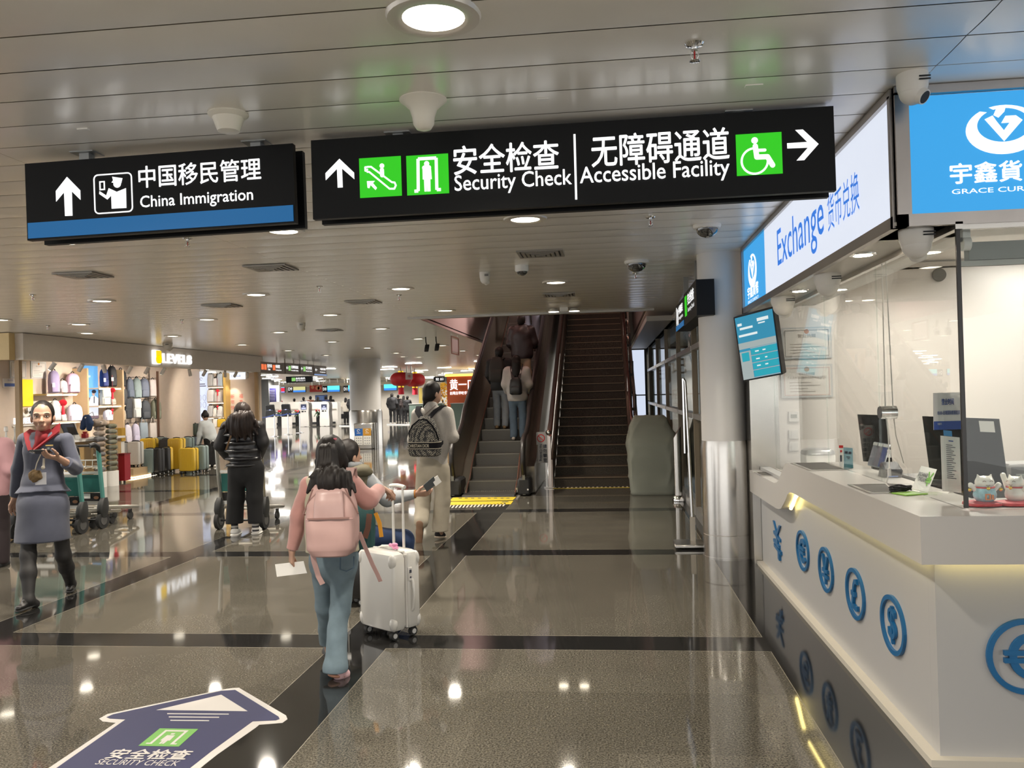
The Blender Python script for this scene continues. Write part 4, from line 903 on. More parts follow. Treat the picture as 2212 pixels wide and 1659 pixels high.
# ------------------------------------------------------------------ floor arrow decal
FZ = .0015
OUT = [(500, 1487), (516, 1486), (618, 1546), (621, 1554), (610, 1562), (560, 1566), (553, 1572), (470, 1630), (375, 1705), (20, 1705), (106, 1659), (250, 1562), (222, 1559), (214, 1553), (232, 1543), (480, 1490)]
INN = [(495, 1492), (508, 1491), (602, 1549), (604, 1554), (596, 1557), (546, 1559), (455, 1625), (360, 1700), (60, 1700), (122, 1660), (271, 1555), (237, 1553), (230, 1550), (244, 1544), (478, 1493)]
t = thing('floor_arrow', 'dark blue security check arrow decal with white border on the floor', 'floor decal', (-2.1, 3.7, 0))
W3 = M('decal_white', (.44, .42, .40), .5, spec=.3); NAVY = M('decal_navy', (.017, .019, .066), .5, noise=.06, spec=.3)
def flat(name, L, z, m, par):
    b = B(); pts = [P(x, y, Z=0)[:2] for x, y in L]; b.prism([tuple(q) for q in pts], (0, 0, z), (1, 0, 0), (0, 1, 0), .0008); return b.make(name, m, par)
flat('border', OUT, .0006, W3, t); flat('field', INN, .0016, NAVY, t)
Z = lambda x, y: (80+x*.26221, 1440+y*.26221)
flat('triangle', [Z(1517, 236), Z(1735, 372), Z(985, 362)], .0026, W3, t)
b = B()
for i, (xa, xb, yy) in enumerate(((1072, 1580, 392), (1086, 1500, 419), (1098, 1418, 447))):
    pts = [P(*Z(q, yy+e+(q-xa)*.008), Z=0)[:2] for q, e in ((xa, 4), (xb, 4), (xb, -3), (xa, -3))]; b.prism([tuple(q) for q in pts], (0, 0, .0026), (1, 0, 0), (0, 1, 0), .0008)
b.make('rules', W3, t)
o = flat('green_square', [Z(835, 657), Z(1168, 664), Z(1328, 520), Z(1012, 514)], .0026, M('decal_green', (.10, .29, .045), .5), t)
b = B(); a0 = P(*Z(835, 657), Z=0); a1 = P(*Z(1168, 664), Z=0); a2 = P(*Z(1012, 514), Z=0); uu, vv = a1-a0, a2-a0
G2 = lambda x, y: tuple((a0+uu*x+vv*y)[:2])
for L in ([(.12, .1), (.27, .1), (.27, .82), (.73, .82), (.73, .1), (.88, .1), (.88, .16), (.80, .16), (.80, .90), (.20, .90), (.20, .16), (.12, .16)], [(.40, .60), (.60, .60), (.62, .30), (.57, .30), (.56, .12), (.51, .12), (.5, .3), (.49, .12), (.44, .12), (.43, .30), (.38, .30)], [(.46, .64), (.54, .64), (.55, .72), (.45, .72)]): b.prism([G2(*q) for q in L], (0, 0, .0036), (1, 0, 0), (0, 1, 0), .0006)
b.make('gate_pictogram', W3, o)
dv = nrm(vv); 
def ftext(s_, c0, c1, h, sl):
    p0, p1 = P(*Z(*c0), Z=0), P(*Z(*c1), Z=0); u = p1-p0; v = vv/np.linalg.norm(vv)*h; g_, f_, a_ = glyphs(s_, .03 if len(s_) < 6 else .0)
    b = B(); b.add([V(p0[0], p0[1], .0037+.0003*q[2])+u*q[0]+v*q[1] for q in g_], f_); b.make('lettering', W3, t)
ftext('安全检查', (550, 765), (1215, 775), .10, 0); ftext('SECURITY CHECK', (470, 812), (1145, 825), .052, 0)

# ------------------------------------------------------------------ escalator
zs = lambda y: .5*(y-13.21)
ESTEP = M('step_metal', (.10, .095, .085), .45, .7, bump=.25, bscale=90); EPAN = M('balustrade_bronze', (.23, .22, .18), .30, .8, noise=.12, nscale=3)
EDECK = M('deck_steel', (.42, .39, .34), .25, .95, noise=.05)
t = thing('escalator', 'bronze clad escalator rising beside the dark stairs', 'escalator', (-1.85, 12.9, 0))
YE = 25.0
def rail_path(up_):
    pts = [(12.72+.0, .30), (12.62, .46), (12.62, .66), (12.72, .82), (12.95, .90), (13.25, .925), (13.6, 1.06)]
    pts += [(y, zs(y)+.95) for y in (13.9, 14.5, 16, 18, 20, 22, YE)]
    return [(y, z+up_) for y, z in pts]
for s_, xr in ((-1, -2.385), (1, -1.30)):
    xi = -2.235 if s_ < 0 else -1.46
    b = B(); b.tube([(xr, y, z) for y, z in rail_path(0)], .040, 10, flat=((0, 0, 1), .7)); b.make('handrail', M('handrail_black', (.018, .015, .014), .35), t)
    top = [(y, z-.035) for y, z in rail_path(0)][2:]; bot = [(YE, zs(YE)-.45), (14.6, .02), (12.74, .02)]
    b = B(); pl = Pl((xr-.02, 0, 0), (0, 1, 0), (0, 0, 1), 0); pl.poly(b, [(12.68, .02)]+[(12.66, .6)]+top+bot[:2], .04); b.make('balustrade', EPAN, t)
    b = B(); 
    inner = [(13.0, .02), (13.0, .09), (13.35, .20), (13.7, zs(13.7)+.24)] + [(y, zs(y)+.24) for y in (14.5, 18, YE)] + [(YE, zs(YE)-.2), (14.0, .02)]
    pl = Pl((min(xi, xr), 0, 0), (0, 1, 0), (0, 0, 1), 0); pl.poly(b, inner, abs(xi-xr)); b.make('inner_deck', EDECK if s_ > 0 else EPAN, t)
    b = B(); xo = xr+s_*.14; out = [(13.0, .02), (12.95, .42), (13.4, .52)]+[(y, zs(y)+.50) for y in (14.2, 18, YE)]+[(YE, zs(YE)-1.2), (15.4, .02)]
    pl = Pl((min(xo, xr), 0, 0), (0, 1, 0), (0, 0, 1), 0); pl.poly(b, out, .14); b.make('outer_deck', EDECK, t)
    b = B(); b.box((xr, 12.93, .14), (.20 if s_ > 0 else .24, .52, .26), bev=.03); b.make('newel_base', MATBLK, t)
    b = B(); b.tube([(xi-s_*.004, y, z) for y, z in ((12.95, .03), (13.1, .12), (13.35, .22), (13.7, zs(13.7)+.25), (16, zs(16)+.25), (YE, zs(YE)+.25))], .012, 6); b.make('skirt_trim', M('trim_copper', (.42, .26, .20), .3, .9), t)
for i in range(34):
    y0 = 13.21+.37*i; z1 = .185*(i+1); b = B(); xm, wd = (-2.235-1.46)/2, .77
    b.m = 0; b.box((xm, y0+.19, z1-.0925-.006), (wd, .38, .185)); b.m = 1; b.box((xm, y0+.012, z1-.007), (wd-.01, .03, .016))
    b.make('step', [ESTEP, M('step_edge', (.17, .16, .14), .4, .8)], t)
b = B(); b.box((-1.85, 12.98, .012), (.80, .55, .022)); b.m = 1
for i in range(24): b.box((-2.20+i*.031, 13.2, .026), (.014, .10, .008))
b.make('comb_plate', [DKSTEEL, M('comb', (.30, .27, .22), .4, .8)], t)
b = B(); pl = Pl((-2.5, 0, 0), (0, 1, 0), (0, 0, 1), 0); pl.poly(b, [(15.4, .02), (YE, zs(YE)-1.2), (YE, zs(YE)-.3), (14.4, .02)], 1.3); b.make('truss_cladding', M('truss', (.20, .18, .16), .5, .4), t)
b = B(); b.box((-1.24, 12.66, .10), (.022, .006, .022)); b.make('plate', WHITE, t)
# no climbing board
p0 = P(1160, 1000, Y=13.72); t = thing('no_climbing_board', 'narrow grey board with red no climbing symbol between escalator and stairs', 'sign', (p0[0]+.05, 13.75, .38))
pl = Pl((p0[0], 13.72, p0[2]), (1, 0, 0), (0, 0, 1)); b = B(); pl.rect(b, 0, 0, .19, .50, .008, .015); b.make('board', M('board_grey', (.42, .40, .38), .4, .3), t)
b = B(); pl2 = Pl((p0[0], 13.72-.009, p0[2]), (1, 0, 0), (0, 0, 1)); pl2.arc(b, .075, .40, .058, .014, 0, 360, .002); pl2.line(b, [(.035, .44), (.115, .36)], .012, .003, False); b.make('red_ring', M('ring_red', (.60, .03, .03), .5), t)
b = B(); 
for i, ch in enumerate('请勿攀登'): pl2.text(b, ch, .105, .24-.075*i, .06, .06, .03)
pv = Pl((p0[0]+.085, 13.72-.009, p0[2]+.30), (0, 0, -1), (1, 0, 0)); pv.text(b, 'No Climbing', .0, -.045, .27, .05, .02); b.make('lettering', INK, t)
b = B(); b.box((p0[0]+.15, 13.745, .22), (.03, .03, .42)); b.box((p0[0]+.15, 13.745, .011), (.09, .07, .02)); b.make('post', STEEL, t)

# ------------------------------------------------------------------ stairs
STONE = granite('stair_granite', (.021, .017, .013), (.105, .088, .069), .2, .3)
STONE.node_tree.nodes['Principled BSDF'].inputs['Specular IOR Level'].default_value = .15; STONE.node_tree.nodes['Principled BSDF'].inputs['Roughness'].default_value = .45
NOSE = M('stair_nosing', (.17, .125, .08), .45, .4)
zt = lambda y: .5*(y-13.54)
t = thing('staircase', 'wide dark granite staircase with pale nosings right of the escalator', 'staircase', (-.3, 13.85, 0))
for i in range(30):
    y0, z1 = 13.85+.31*i, .155*(i+1); b = B(); b.m = 0; b.box((-.30, y0+.17, z1-.078), (1.24, .34, .154)); b.m = 1; b.box((-.30, y0+.002, z1-.008), (1.24, .03, .017)); b.make('step', [STONE, NOSE], t)
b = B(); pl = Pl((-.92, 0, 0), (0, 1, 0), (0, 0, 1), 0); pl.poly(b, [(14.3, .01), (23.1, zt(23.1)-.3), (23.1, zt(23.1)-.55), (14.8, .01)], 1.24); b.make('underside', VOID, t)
# side rails
RAILC = M('rail_steel', (.62, .55, .50), .22, .95)
t = thing('stair_handrail', 'flat steel balustrade between the escalator and the stairs', 'handrail', (-.98, 13.7, 0))
b = B(); pl = Pl((-1.0, 0, 0), (0, 1, 0), (0, 0, 1), 0); pl.poly(b, [(13.66, .02), (13.66, .92), (13.72, .97), (14.0, 1.06), (23.5, zt(23.5)+.86), (23.5, zt(23.5)+.62), (14.0, .82), (13.8, .7), (13.8, .02)], .05); b.make('panel', RAILC, t)
b = B(); b.tube([(-.955, 13.62, .86), (-.955, 13.7, .93), (-.955, 14.0, zt(14)+.80), (-.955, 23.5, zt(23.5)+.80)], .028, 10); b.make('tube', M('rail_pink_lit', (.50, .28, .24), .2, .95), t)  # pink light on the steel tube is put into its colour
b = B(); pl = Pl((-.965, 0, 0), (0, 1, 0), (0, 0, 1), 0); pl.poly(b, [(13.78, .02), (13.78, .45), (23.5, zt(23.5)+.42), (23.5, zt(23.5)-.1), (13.95, .02)], .03); b.make('stringer', M('stringer_bronze', (.36, .29, .24), .3, .8), t)
b = B(); b.box((-.98, 13.72, .012), (.14, .14, .02)); b.make('foot', CHROME, t); b = B(); b.ball((-.98, 13.62, .90), .045); b.make('end_cap', CHROME, t)
t = thing('stair_handrail', 'tubular rails of the stair lift along the right side of the stairs', 'handrail', (.40, 13.6, 0))
b = B(); pl = Pl((.325, 0, 0), (0, 1, 0), (0, 0, 1), 0); pl.poly(b, [(14.0, .02), (14.0, .32), (23.5, zt(23.5)+.36), (23.5, zt(23.5)-.1), (14.2, .02)], .05); b.make('stringer', M('stringer_bronze', (.36, .29, .24), .3, .8), t)
for dx, dz, r, nm in ((.36, .92, .026, 'tube'), (.45, .78, .022, 'tube'), (.45, .45, .022, 'tube')):
    b = B(); e = [(dx, 14.0, zt(14.0)+dz), (dx, 23.5, zt(23.5)+dz)]; 
    if dz > .9: e = [(.46, 13.46, .80), (.42, 13.55, .92), (.37, 13.75, 1.04)]+e
    b.tube(e, r, 10); b.make(nm, M('rail_pink_lit', (.50, .28, .24), .2, .95) if dz > .9 else RAILC, t)
for y in (14.4, 15.6, 16.8, 18.0, 19.2, 20.4, 21.6):
    b = B(); b.box((.45, y, zt(y)+.55), (.03, .05, 1.0)); b.box((.41, y, zt(y)+.80), (.10, .06, .05)); b.box((.42, y, zt(y)+.47), (.08, .05, .05)); b.make('bracket', MATBLK if y % 2 else RAILC, t)
for y in (14.1, 16.2, 18.6, 21.0):
    b = B(); b.cyl((.36, y, zt(y)+.2), (.36, y, zt(y)+.92), .014); b.make('post', RAILC, t)
# covered stair lift
TARP = M('tarp_cloth', (.235, .245, .205), .75, noise=.08, nscale=4)
b = B(); L = []
for z, rx, ry, cy in ((0.0, .325, .34, 0), (.02, .335, .35, 0), (.15, .345, .355, 0), (.35, .355, .36, 0), (.55, .365, .36, 0), (.74, .37, .34, .02), (.86, .345, .29, .06), (.98, .31, .23, .10), (1.08, .27, .19, .13), (1.13, .245, .165, .14), (1.155, .22, .14, .15), (1.16, .1, .06, .15)): L.append((z, rx, ry, 7, -.02 if z > .9 else 0, cy))
Lf = []
for a, c in zip(L, L[1:]):
    for k in range(4): Lf.append(tuple(a[i]+(c[i]-a[i])*k/4 for i in range(6)))
b.loft(Lf+[L[-1]], 96, o=(.625, 12.92, 0))
rs = np.random.RandomState(2); vv_ = np.array(b.v); W_ = 0
for i in range(7):
    d = rs.normal(size=3)*V(8, 8, 6); W_ = W_+(1-np.abs(np.sin(vv_@d*.9+rs.rand()*6+.5*np.sin(vv_@(d[::-1]*.6)))))**3*(.009 if i < 4 else .007)
cen = V(.625, 12.95, .5); dirs = (vv_-cen)*V(1, 1, .3); dirs /= np.linalg.norm(dirs, axis=1)[:, None]
vv_ = vv_+dirs*(W_[:, None]-.008)*np.clip(vv_[:, 2:3]*4, .3, 1); vv_[:, 2] = np.maximum(vv_[:, 2], 0.0); b.v = [tuple(q) for q in vv_]
b.make('covered_stairlift', TARP, None, 'stair lift under a crumpled grey green dust cover at the foot of the stairs', 'stair lift', ang=75)
# bollard post and chrome stand
q = P(1466, 1083, Z=0); b = B(); top_ = []
n = 20; r = .055; ring0 = [q+V(r*math.cos(6.283*k/n), r*math.sin(6.283*k/n), .06) for k in range(n)]; ring1 = [q+V(r*math.cos(6.283*k/n), r*math.sin(6.283*k/n), .95+.09*math.cos(6.283*k/n)) for k in range(n)]
t = thing('rail_end_post', 'thick steel tube post with slanted top in front of the covered stair lift', 'post', q); b.rings([ring0, ring1], False); b.make('tube', STEEL, t)
b = B(); b.add(ring1, [tuple(range(n))]); b.make('cap', M('cap_copper', (.55, .25, .20), .25, .8), t)
b = B(); b.lathe([(.085, 0), (.09, .03), (.07, .07), (.058, .085)], q, 24); b.make('base_ring', CHROME, t)
t = thing('chrome_stand', 'tall chrome pole stand with heavy base plate beside the near column', 'stand', (.74, 8.5, 0))
b = B(); b.box((.745, 8.46, .03), (.30, .32, .035), bev=.012); b.make('base_plate', STEEL, t)
b = B(); b.box((.79, 8.55, .16), (.05, .05, .24)); b.make('socket', M('socket_steel', (.40, .36, .30), .35, .9), t)
b = B(); b.tube([(.79, 8.55, .28), (.775, 8.55, .9), (.755, 8.55, 1.62), (.735, 8.55, 1.65)], .017, 10); b.make('pole', CHROME, t)
b = B(); b.box((.732, 8.55, 1.28), (.014, .05, .74)); b.make('blade', M('blade_steel', (.66, .66, .66), .15, 1.), t)
# floor strips at escalator and stairs
YEL = M('strip_yellow', (.62, .47, .03), .5, noise=.12, nscale=12); CREAM = M('strip_cream', (.55, .50, .42), .5)
ze = lambda x, y: (940+x*.12658, 980+y*.12658)
def decal(name, quads, m, par, z=.003):
    b = B()
    for L in quads: b.prism([tuple(P(*ze(*q), Z=0)[:2]) for q in L], (0, 0, z), (1, 0, 0), (0, 1, 0), .001)
    return b.make(name, m, par)
c = P(*ze(800, 800), Z=0); t = thing('warning_strip', 'yellow warning strip nearest the escalator comb', 'floor sticker', c); decal('strip', [[(210, 815), (310, 752), (1385, 742), (1325, 800)]], YEL, t); decal('lettering', [[(x, 770), (x+60, 769), (x+52, 760), (x+12, 760)] for x in (400, 500, 610, 725, 890, 1000, 1110, 1210)], INK, t, .0045)
c = P(*ze(760, 845), Z=0); t = thing('warning_strip', 'second yellow warning strip with dark pictogram farther from the escalator', 'floor sticker', c); decal('strip', [[(150, 880), (215, 825), (1335, 812), (1290, 867)]], YEL, t); decal('pictogram', [[(1130, 836), (1150, 824), (1230, 820), (1262, 832), (1225, 830), (1160, 832)], [(1160, 850), (1175, 842), (1205, 841), (1195, 850)]], INK, t, .0045)
c = P(*ze(760, 900), Z=0); t = thing('dashed_strip', 'row of cream dashes on the floor before the escalator', 'floor sticker', c); decal('dashes', [[(150+62*i, 936-2.2*i), (180+62*i, 935-2.2*i), (218+62*i, 885-2.0*i), (188+62*i, 886-2.0*i)] for i in range(17)], CREAM, t)
t = thing('stair_threshold', 'yellow and cream dashed strip at the foot of the stairs', 'floor sticker', (-.3, 13.72, 0)); b = B(); b.box((-.32, 13.62, .003), (1.22, .05, .003)); b.make('strip', YEL, t)
b = B()
for i in range(18): b.box((-.90+i*.068, 13.72, .003), (.03, .10, .003))
b.make('dashes', CREAM, t)
# red lit stair head: unseen red light from upstairs, plus two added fill lights
def area(name, loc, size, watts, col, aim, spread=180):
    l = bpy.data.lights.new(name, 'AREA'); l.energy = watts; l.size = size; l.color = col; l.spread = math.radians(spread); o = bpy.data.objects.new(name, l); COL.objects.link(o); o.location = loc; o.rotation_euler = Vector(aim).to_track_quat('-Z', 'Y').to_euler()
area('upper_red_light', (-1.7, 13.7, 5.6), 1.0, 14, (1, .14, .10), (0, .8, -.75))
area('upper_fill_light', (-1.0, 13.8, 6.2), 1.6, 45, (1, .85, .7), (.1, .8, -.8))
area('upper_fill_light', (.3, 17.0, 5.6), 1.0, 60, (1, .74, .69), (-1, .15, -.40), 95)  # added unseen fill that brightens the left bulkhead
# ------------------------------------------------------------------ people
UP = V(0, 0, 1)
SKIN = M('skin', (.42, .25, .175), .5, noise=.06, nscale=12); HAIRB = M('hair_black', (.012, .009, .008), .55, noise=.35, nscale=60, spec=.3); HAIRD = M('hair_dark_brown', (.020, .011, .008), .5, noise=.35, nscale=60, spec=.35)
def head_prims(c, f, s=1., u=UP, face=False):
    r = nrm(np.cross(f, u)); ax = [r, f, u]; c = V(*c)
    L = [E(c+u*.022*s-f*.008*s, (.076*s, .095*s, .095*s), ax), E(c-u*.045*s+f*.022*s, (.056*s, .064*s, .066*s), ax), E(c-u*.085*s+f*.048*s, (.030*s, .030*s, .026*s), ax),
         C(c+f*.088*s-u*.005*s, c+f*.103*s-u*.033*s, .009*s, .014*s, k=.012)]
    for q in (-1, 1): L.append(E(c+r*q*.077*s-f*.012*s-u*.022*s, (.011*s, .020*s, .032*s), ax, k=.008))
    if face:
        for q in (-1, 1):
            L += [E(c+r*q*.040*s+f*.058*s-u*.035*s, (.022*s, .020*s, .024*s), ax, k=.03), C(c+r*q*.012*s+f*.084*s+u*.018*s, c+r*q*.050*s+f*.072*s+u*.020*s, .009*s, k=.015), C(c+r*q*.011*s+f*.096*s-u*.035*s, c+r*q*.008*s+f*.09*s-u*.036*s, .0075*s, k=.008)]
        L += [C(c-r*.016*s+f*.082*s-u*.070*s, c+r*.016*s+f*.082*s-u*.070*s, .008*s, k=.016), E(c-u*.088*s+f*.060*s, (.024*s, .02*s, .018*s), ax, k=.02)]
    return L
def hand_prims(wr, d, n, side, curl=.5, s=1., spread=.10):
    """palm and five fingers from the wrist along d; n = palm normal (fingers curl towards n); side +1/-1 = thumb side of d x n"""
    d, n = nrm(d), nrm(n); n = nrm(n-d*(n@d)); t = np.cross(d, n)*side; wr = V(*wr); L = []
    kn = [wr+d*.082*s+t*x*s for x in (.027, .009, -.009, -.025)]
    for q in kn: L.append(C(wr+d*.012*s+(q-wr)@t*t*.5, q, .0135*s, .0115*s, k=.012))
    for i, (q, ln) in enumerate(zip(kn, (.070, .078, .072, .056))):
        a = curl*.5+.06*i; dd = nrm(d+t*spread*(1.5-i)); p = q
        for m, fr in enumerate((.46, .30, .24)):
            v = dd*math.cos(a)+n*math.sin(a); e = p+v*ln*fr*s; L.append(C(p, e, (.0090-.0008*m)*s, (.0085-.0010*m)*s, k=.004)); p = e; a += curl*(.75 if m == 0 else .6)
    p = wr+d*.022*s+t*.022*s; e = p+nrm(d*.62+t*.62+n*.35)*.045*s; g = e+nrm(d*.85+t*.25+n*(.3+.3*curl))*.034*s; h = g+nrm(d*.9+n*(.2+.5*curl))*.026*s
    return L+[C(p, e, .0135*s, .011*s, k=.01), C(e, g, .0105*s, .0095*s, k=.004), C(g, h, .0095*s, .008*s, k=.004)]
def torso(sA, sB, hA, hB, f, wc, ww, wh, flat=.62, bar=.06, drop=.10):
    sA, sB, hA, hB = map(lambda p: V(*p), (sA, sB, hA, hB)); ms, mh = (sA+sB)/2, (hA+hB)/2; wa = ms*.42+mh*.58
    ax = nrm(ms-mh)
    return [C(ms-ax*drop, wa, wc, ww, fl=(f, flat)), C(wa, mh, ww, wh, fl=(f, flat)), C(sA+(ms-sA)*.12, sB+(ms-sB)*.12, bar, bar)]
def limb(a, b, c, r0, r1, r2, fl=None): return [C(a, b, r0, r1, fl), C(b, c, r1, r2, fl)]
def shoe(par, an, heel, toe, m, sole, s=1., vox=.006, name='shoe', w=1.):
    an, heel, toe = V(*an), V(*heel), V(*toe); d = nrm(toe-heel); u = nrm(UP-d*(UP@d)) if abs(d[2]) < .8 else nrm(an-heel-d*((an-heel)@d)); ln = np.linalg.norm(toe-heel); a, b = heel+d*.035*s, toe-d*.035*s
    skin(name, [C(a+u*.042*s, b+u*.032*s, .036*s*w, .031*s*w, fl=(u, .85)), C(a+u*.05*s+d*.02*s, an*.55+(a+u*.06*s)*.45, .036*s, .036*s), C(a+u*.06*s+d*.05*s, b+u*.03*s-d*.04*s, .030*s*w, .026*s*w)], m, par, vox=vox, k=.02, cuts=[(heel+u*.012*s, -u)])
    skin('sole', [C(a+u*.012*s, a*.5+b*.5+u*.012*s, .040*s*w, .036*s*w, fl=(u, .36)), C(a*.5+b*.5+u*.012*s, b+u*.012*s, .036*s*w, .039*s*w, fl=(u, .36))], sole, par, vox=vox, k=.01)
def body_mesh(label, prims, root, vox=.008, group=None):
    return skin('person', prims, SKIN, None, root, vox=vox, k=.022, label=label, cat='person', group=group)
def face_bits(par, c, f, s, u=UP, lips=(.30, .10, .085)):
    r = nrm(np.cross(f, u)); ax = np.array([r, f, u]); c = V(*c)
    for q in (-1, 1):
        e = c+r*q*.034*s+f*.0795*s+u*.001*s; b = B(); b.ball(e, (.0135*s, .007*s, .0052*s), 14, 8, ax); o = b.make('eye', M('eye_white', (.62, .58, .54), .3), par)
        b = B(); b.ball(e+f*.0045*s, (.0058*s, .0035*s, .0050*s), 12, 8, ax); b.make('iris', M('iris_dark', (.012, .008, .006), .15), o)
        b = B(); b.tube([e+r*x*.0155*s+u*(.0052*s*(1-x*x)+.001*s)+f*.0045*s*(1-.6*x*x) for x in (-1, -.5, 0, .5, 1)], .0016*s, 5); b.make('eyelid', M('lash', (.02, .012, .01), .6), o)
        b = B(); b.tube([c+r*q*x*s+u*z*s+f*d*s for x, z, d in ((.015, .021, .0905), (.03, .0265, .089), (.046, .0255, .083), (.055, .020, .076))], [.0024*s, .0032*s, .003*s, .0015*s], 6); b.make('eyebrow', M('brow', (.035, .022, .016), .7), par)
    b = B(); m = c+f*.0895*s-u*.070*s
    b.tube([m+r*x*.024*s+u*(.0030-.0065*x*x)*s-f*.010*s*x*x for x in (-1, -.6, -.3, 0, .3, .6, 1)], [.001*s, .0032*s, .0036*s, .003*s, .0036*s, .0032*s, .001*s], 8)
    b.tube([m+r*x*.022*s-u*(.0046+.0005*x*x)*s-f*.010*s*x*x for x in (-1, -.5, 0, .5, 1)], [.001*s, .0036*s, .0042*s, .0036*s, .001*s], 8); b.make('lips', M('lip', lips, .4), par)
def hair_cap(c, f, s=1., u=UP, g=1.0):
    r = nrm(np.cross(f, u)); ax = [r, f, u]; c = V(*c)
    return [E(c+u*.030*s-f*.018*s, (.083*s*g, .096*s*g, .096*s*g), ax), E(c-f*.035*s-u*.01*s, (.078*s*g, .075*s*g, .09*s*g), ax)]
Q = lambda Y0: (lambda x, y, dy=0.: P(x, y, Y=Y0+dy))

# --- uniformed woman walking towards the camera
j = Q(6.25); root = (-4.45, 6.25, 0); f = nrm((.42, -.9, 0)); fh = nrm((.52, -.85, -.04)); hc = j(92, 899, -.02)
sA, sB, eA, eB, wA, wB = j(55, 950), j(143, 950), j(40, 1014, .07), j(163, 1012, -.0), j(33, 1074, .14), j(127, 990, -.26)
hA, hB, kA, kB, aA, aB = j(66, 1075), j(122, 1075), j(61, 1200, -.13), j(137, 1200, .10), j(62, 1297, -.25), j(153, 1262, .36)
nb = j(95, 938)
hd = nrm(j(98, 985, -.36)-wB)
me = body_mesh('uniformed woman walking with phone in hand, grey blue skirt suit and red collar', head_prims(hc, fh, 1., face=True)+[C(nb, hc-UP*.05, .050, .046)]+torso(sA, sB, hA, hB, f, .135, .11, .14, bar=.045)
    + limb(sA, eA, wA, .04, .035, .024)+limb(sB, eB, wB, .04, .035, .024)+limb(hA*.7+kA*.3, kA, aA, .05, .045, .03)+limb(hB*.7+kB*.3, kB, aB, .05, .045, .03)+[C((hA+hB)/2, hA*.7+kA*.3, .09, .06), C((hA+hB)/2, hB*.7+kB*.3, .09, .06)]
    + hand_prims(wB, hd, UP*.9+f*-.2, -1, .55)+hand_prims(wA, nrm(wA-eA), (.8, -.3, 0), 1, .5), root, vox=.0055)
face_bits(me, hc, fh, 1.)
r_ = nrm(np.cross(fh, UP))
skin('hair', hair_cap(hc, fh, 1., g=1.0)+[E(hc-fh*.105-UP*.03, (.04, .035, .04), [r_, fh, UP])], HAIRB, me, vox=.005, k=.02, fold=.0012, fscale=150, fdir=r_, cuts=[(hc+fh*.010-UP*.03, nrm(fh*.81-UP*.58))])
SUIT = M('suit_grey_blue', (.062, .068, .100), .8, noise=.12, nscale=25, sheen=.2)
wst = (sA+sB)/2*.35+(hA+hB)/2*.65
skin('jacket', torso(sA, sB, hA, hB, f, .160, .128, .165, bar=.056)+[C(hA*.5+hB*.5+UP*.10, j(94, 1066), .150, .206, fl=(f, .78))], SUIT, me, vox=.0065, k=.03, fold=.006, fscale=22, cuts=[(j(90, 1064), nrm(-UP+f*.12))])
skin('sleeve', limb(sA, eA, wA, .056, .050, .044), SUIT, me, vox=.0065, k=.02, fold=.004, fscale=32, cuts=[(wA-(wA-eA)*.06, nrm(wA-eA))])
skin('sleeve', limb(sB, eB, eB*.3+wB*.7, .054, .050, .048), SUIT, me, vox=.0065, k=.02, fold=.004, fscale=32, cuts=[(eB*.42+wB*.58, nrm(wB-eB))])
skin('skirt', [C(wst-UP*.05, (hA+hB)/2-UP*.05, .12, .178, fl=(f, .74)), C((hA+hB)/2-UP*.05, j(93, 1180), .178, .208, fl=(f, .86))], SUIT, me, vox=.007, k=.03, fold=.009, fscale=18, cuts=[(j(92, 1167), -UP)])
TIGHT = M('tights_black', (.010, .009, .009), .65)
for h_, k_, a_, hl, to in ((hA, kA, aA, j(76, 1313, -.19), j(34, 1326, -.36)), (hB, kB, aB, j(157, 1268, .46), j(150, 1280, .26))):
    skin('tights_leg', [C(h_*.4+k_*.6, k_, .058, .054), C(k_, k_*.6+a_*.4, .056, .055), C(k_*.6+a_*.4, a_, .055, .036), C(a_, hl+UP*.03, .036, .034)], TIGHT, me, vox=.008, k=.03)
    if hl[2] < .03: hl = V(hl[0], hl[1], .018); to = V(to[0], to[1], .0)
    shoe(me, a_, hl, to, M('shoe_black', (.012, .011, .011), .35), RUBBER, .95, w=.88)
RED = M('scarf_red', (.17, .004, .009), .8)
b = B(); n0 = f*.125
cL, cR, bt = j(82, 934)+f*.06, j(118, 930)+f*.04, j(79, 969)+f*.115
for s_, pts in ((-1, [j(72, 931)-f*.04, j(66, 938)+f*.06, bt]), (1, [j(118, 921)-f*.06, j(122, 935)+f*.03, bt])):
    b.strip([pts[0], pts[1], pts[1]*.5+pts[2]*.5+f*.012, pts[2]], .075, .012, f*.3+UP*.25+V(s_*.9, 0, 0))
b.make('collar', RED, me)
skin('scarf', [C(nb-UP*.03+f*.02, nb+UP*.012+f*.012, .068, .057), C(nb-UP*.02+f*.07, bt, .034, .010)], RED, me, vox=.006, fold=.003, fscale=60)
b = B(); b.box(j(115, 960)+f*.155, (.052, .004, .009), ax=[nrm(np.cross(f, UP)), f, UP]); b.make('name_badge', M('badge_gold', (.55, .36, .12), .3, .9), me)
b = B(); b.box(j(112, 966)+f*.15, (.022, .004, .009), ax=[nrm(np.cross(f, UP)), f, UP]); b.make('pin', CHROME, me)
pc = j(88, 976, -.36); dphone = nrm(V(-.95, -.25, .0)); t = thing('mobile_phone', 'mobile phone held flat in the uniformed woman hand', 'phone', pc)
ax3 = [dphone, nrm(V(.2, -.85, .35)), nrm(np.cross(dphone, V(.2, -.85, .35)))]
b = B(); b.box(pc, (.145, .072, .009), ax=ax3, bev=.003); b.make('case', BLACK, t); b = B(); b.box(pc+V(*ax3[2])*.0055*(1 if ax3[2][2] > 0 else -1), (.135, .066, .002), ax=ax3); b.make('screen', M('phone_glass', (.10, .12, .11), .1), t)
b = B(); b.box(pc+V(*dphone)*.055, (.03, .05, .02), ax=ax3, bev=.005); b.make('charm_grip', CHROME, t)
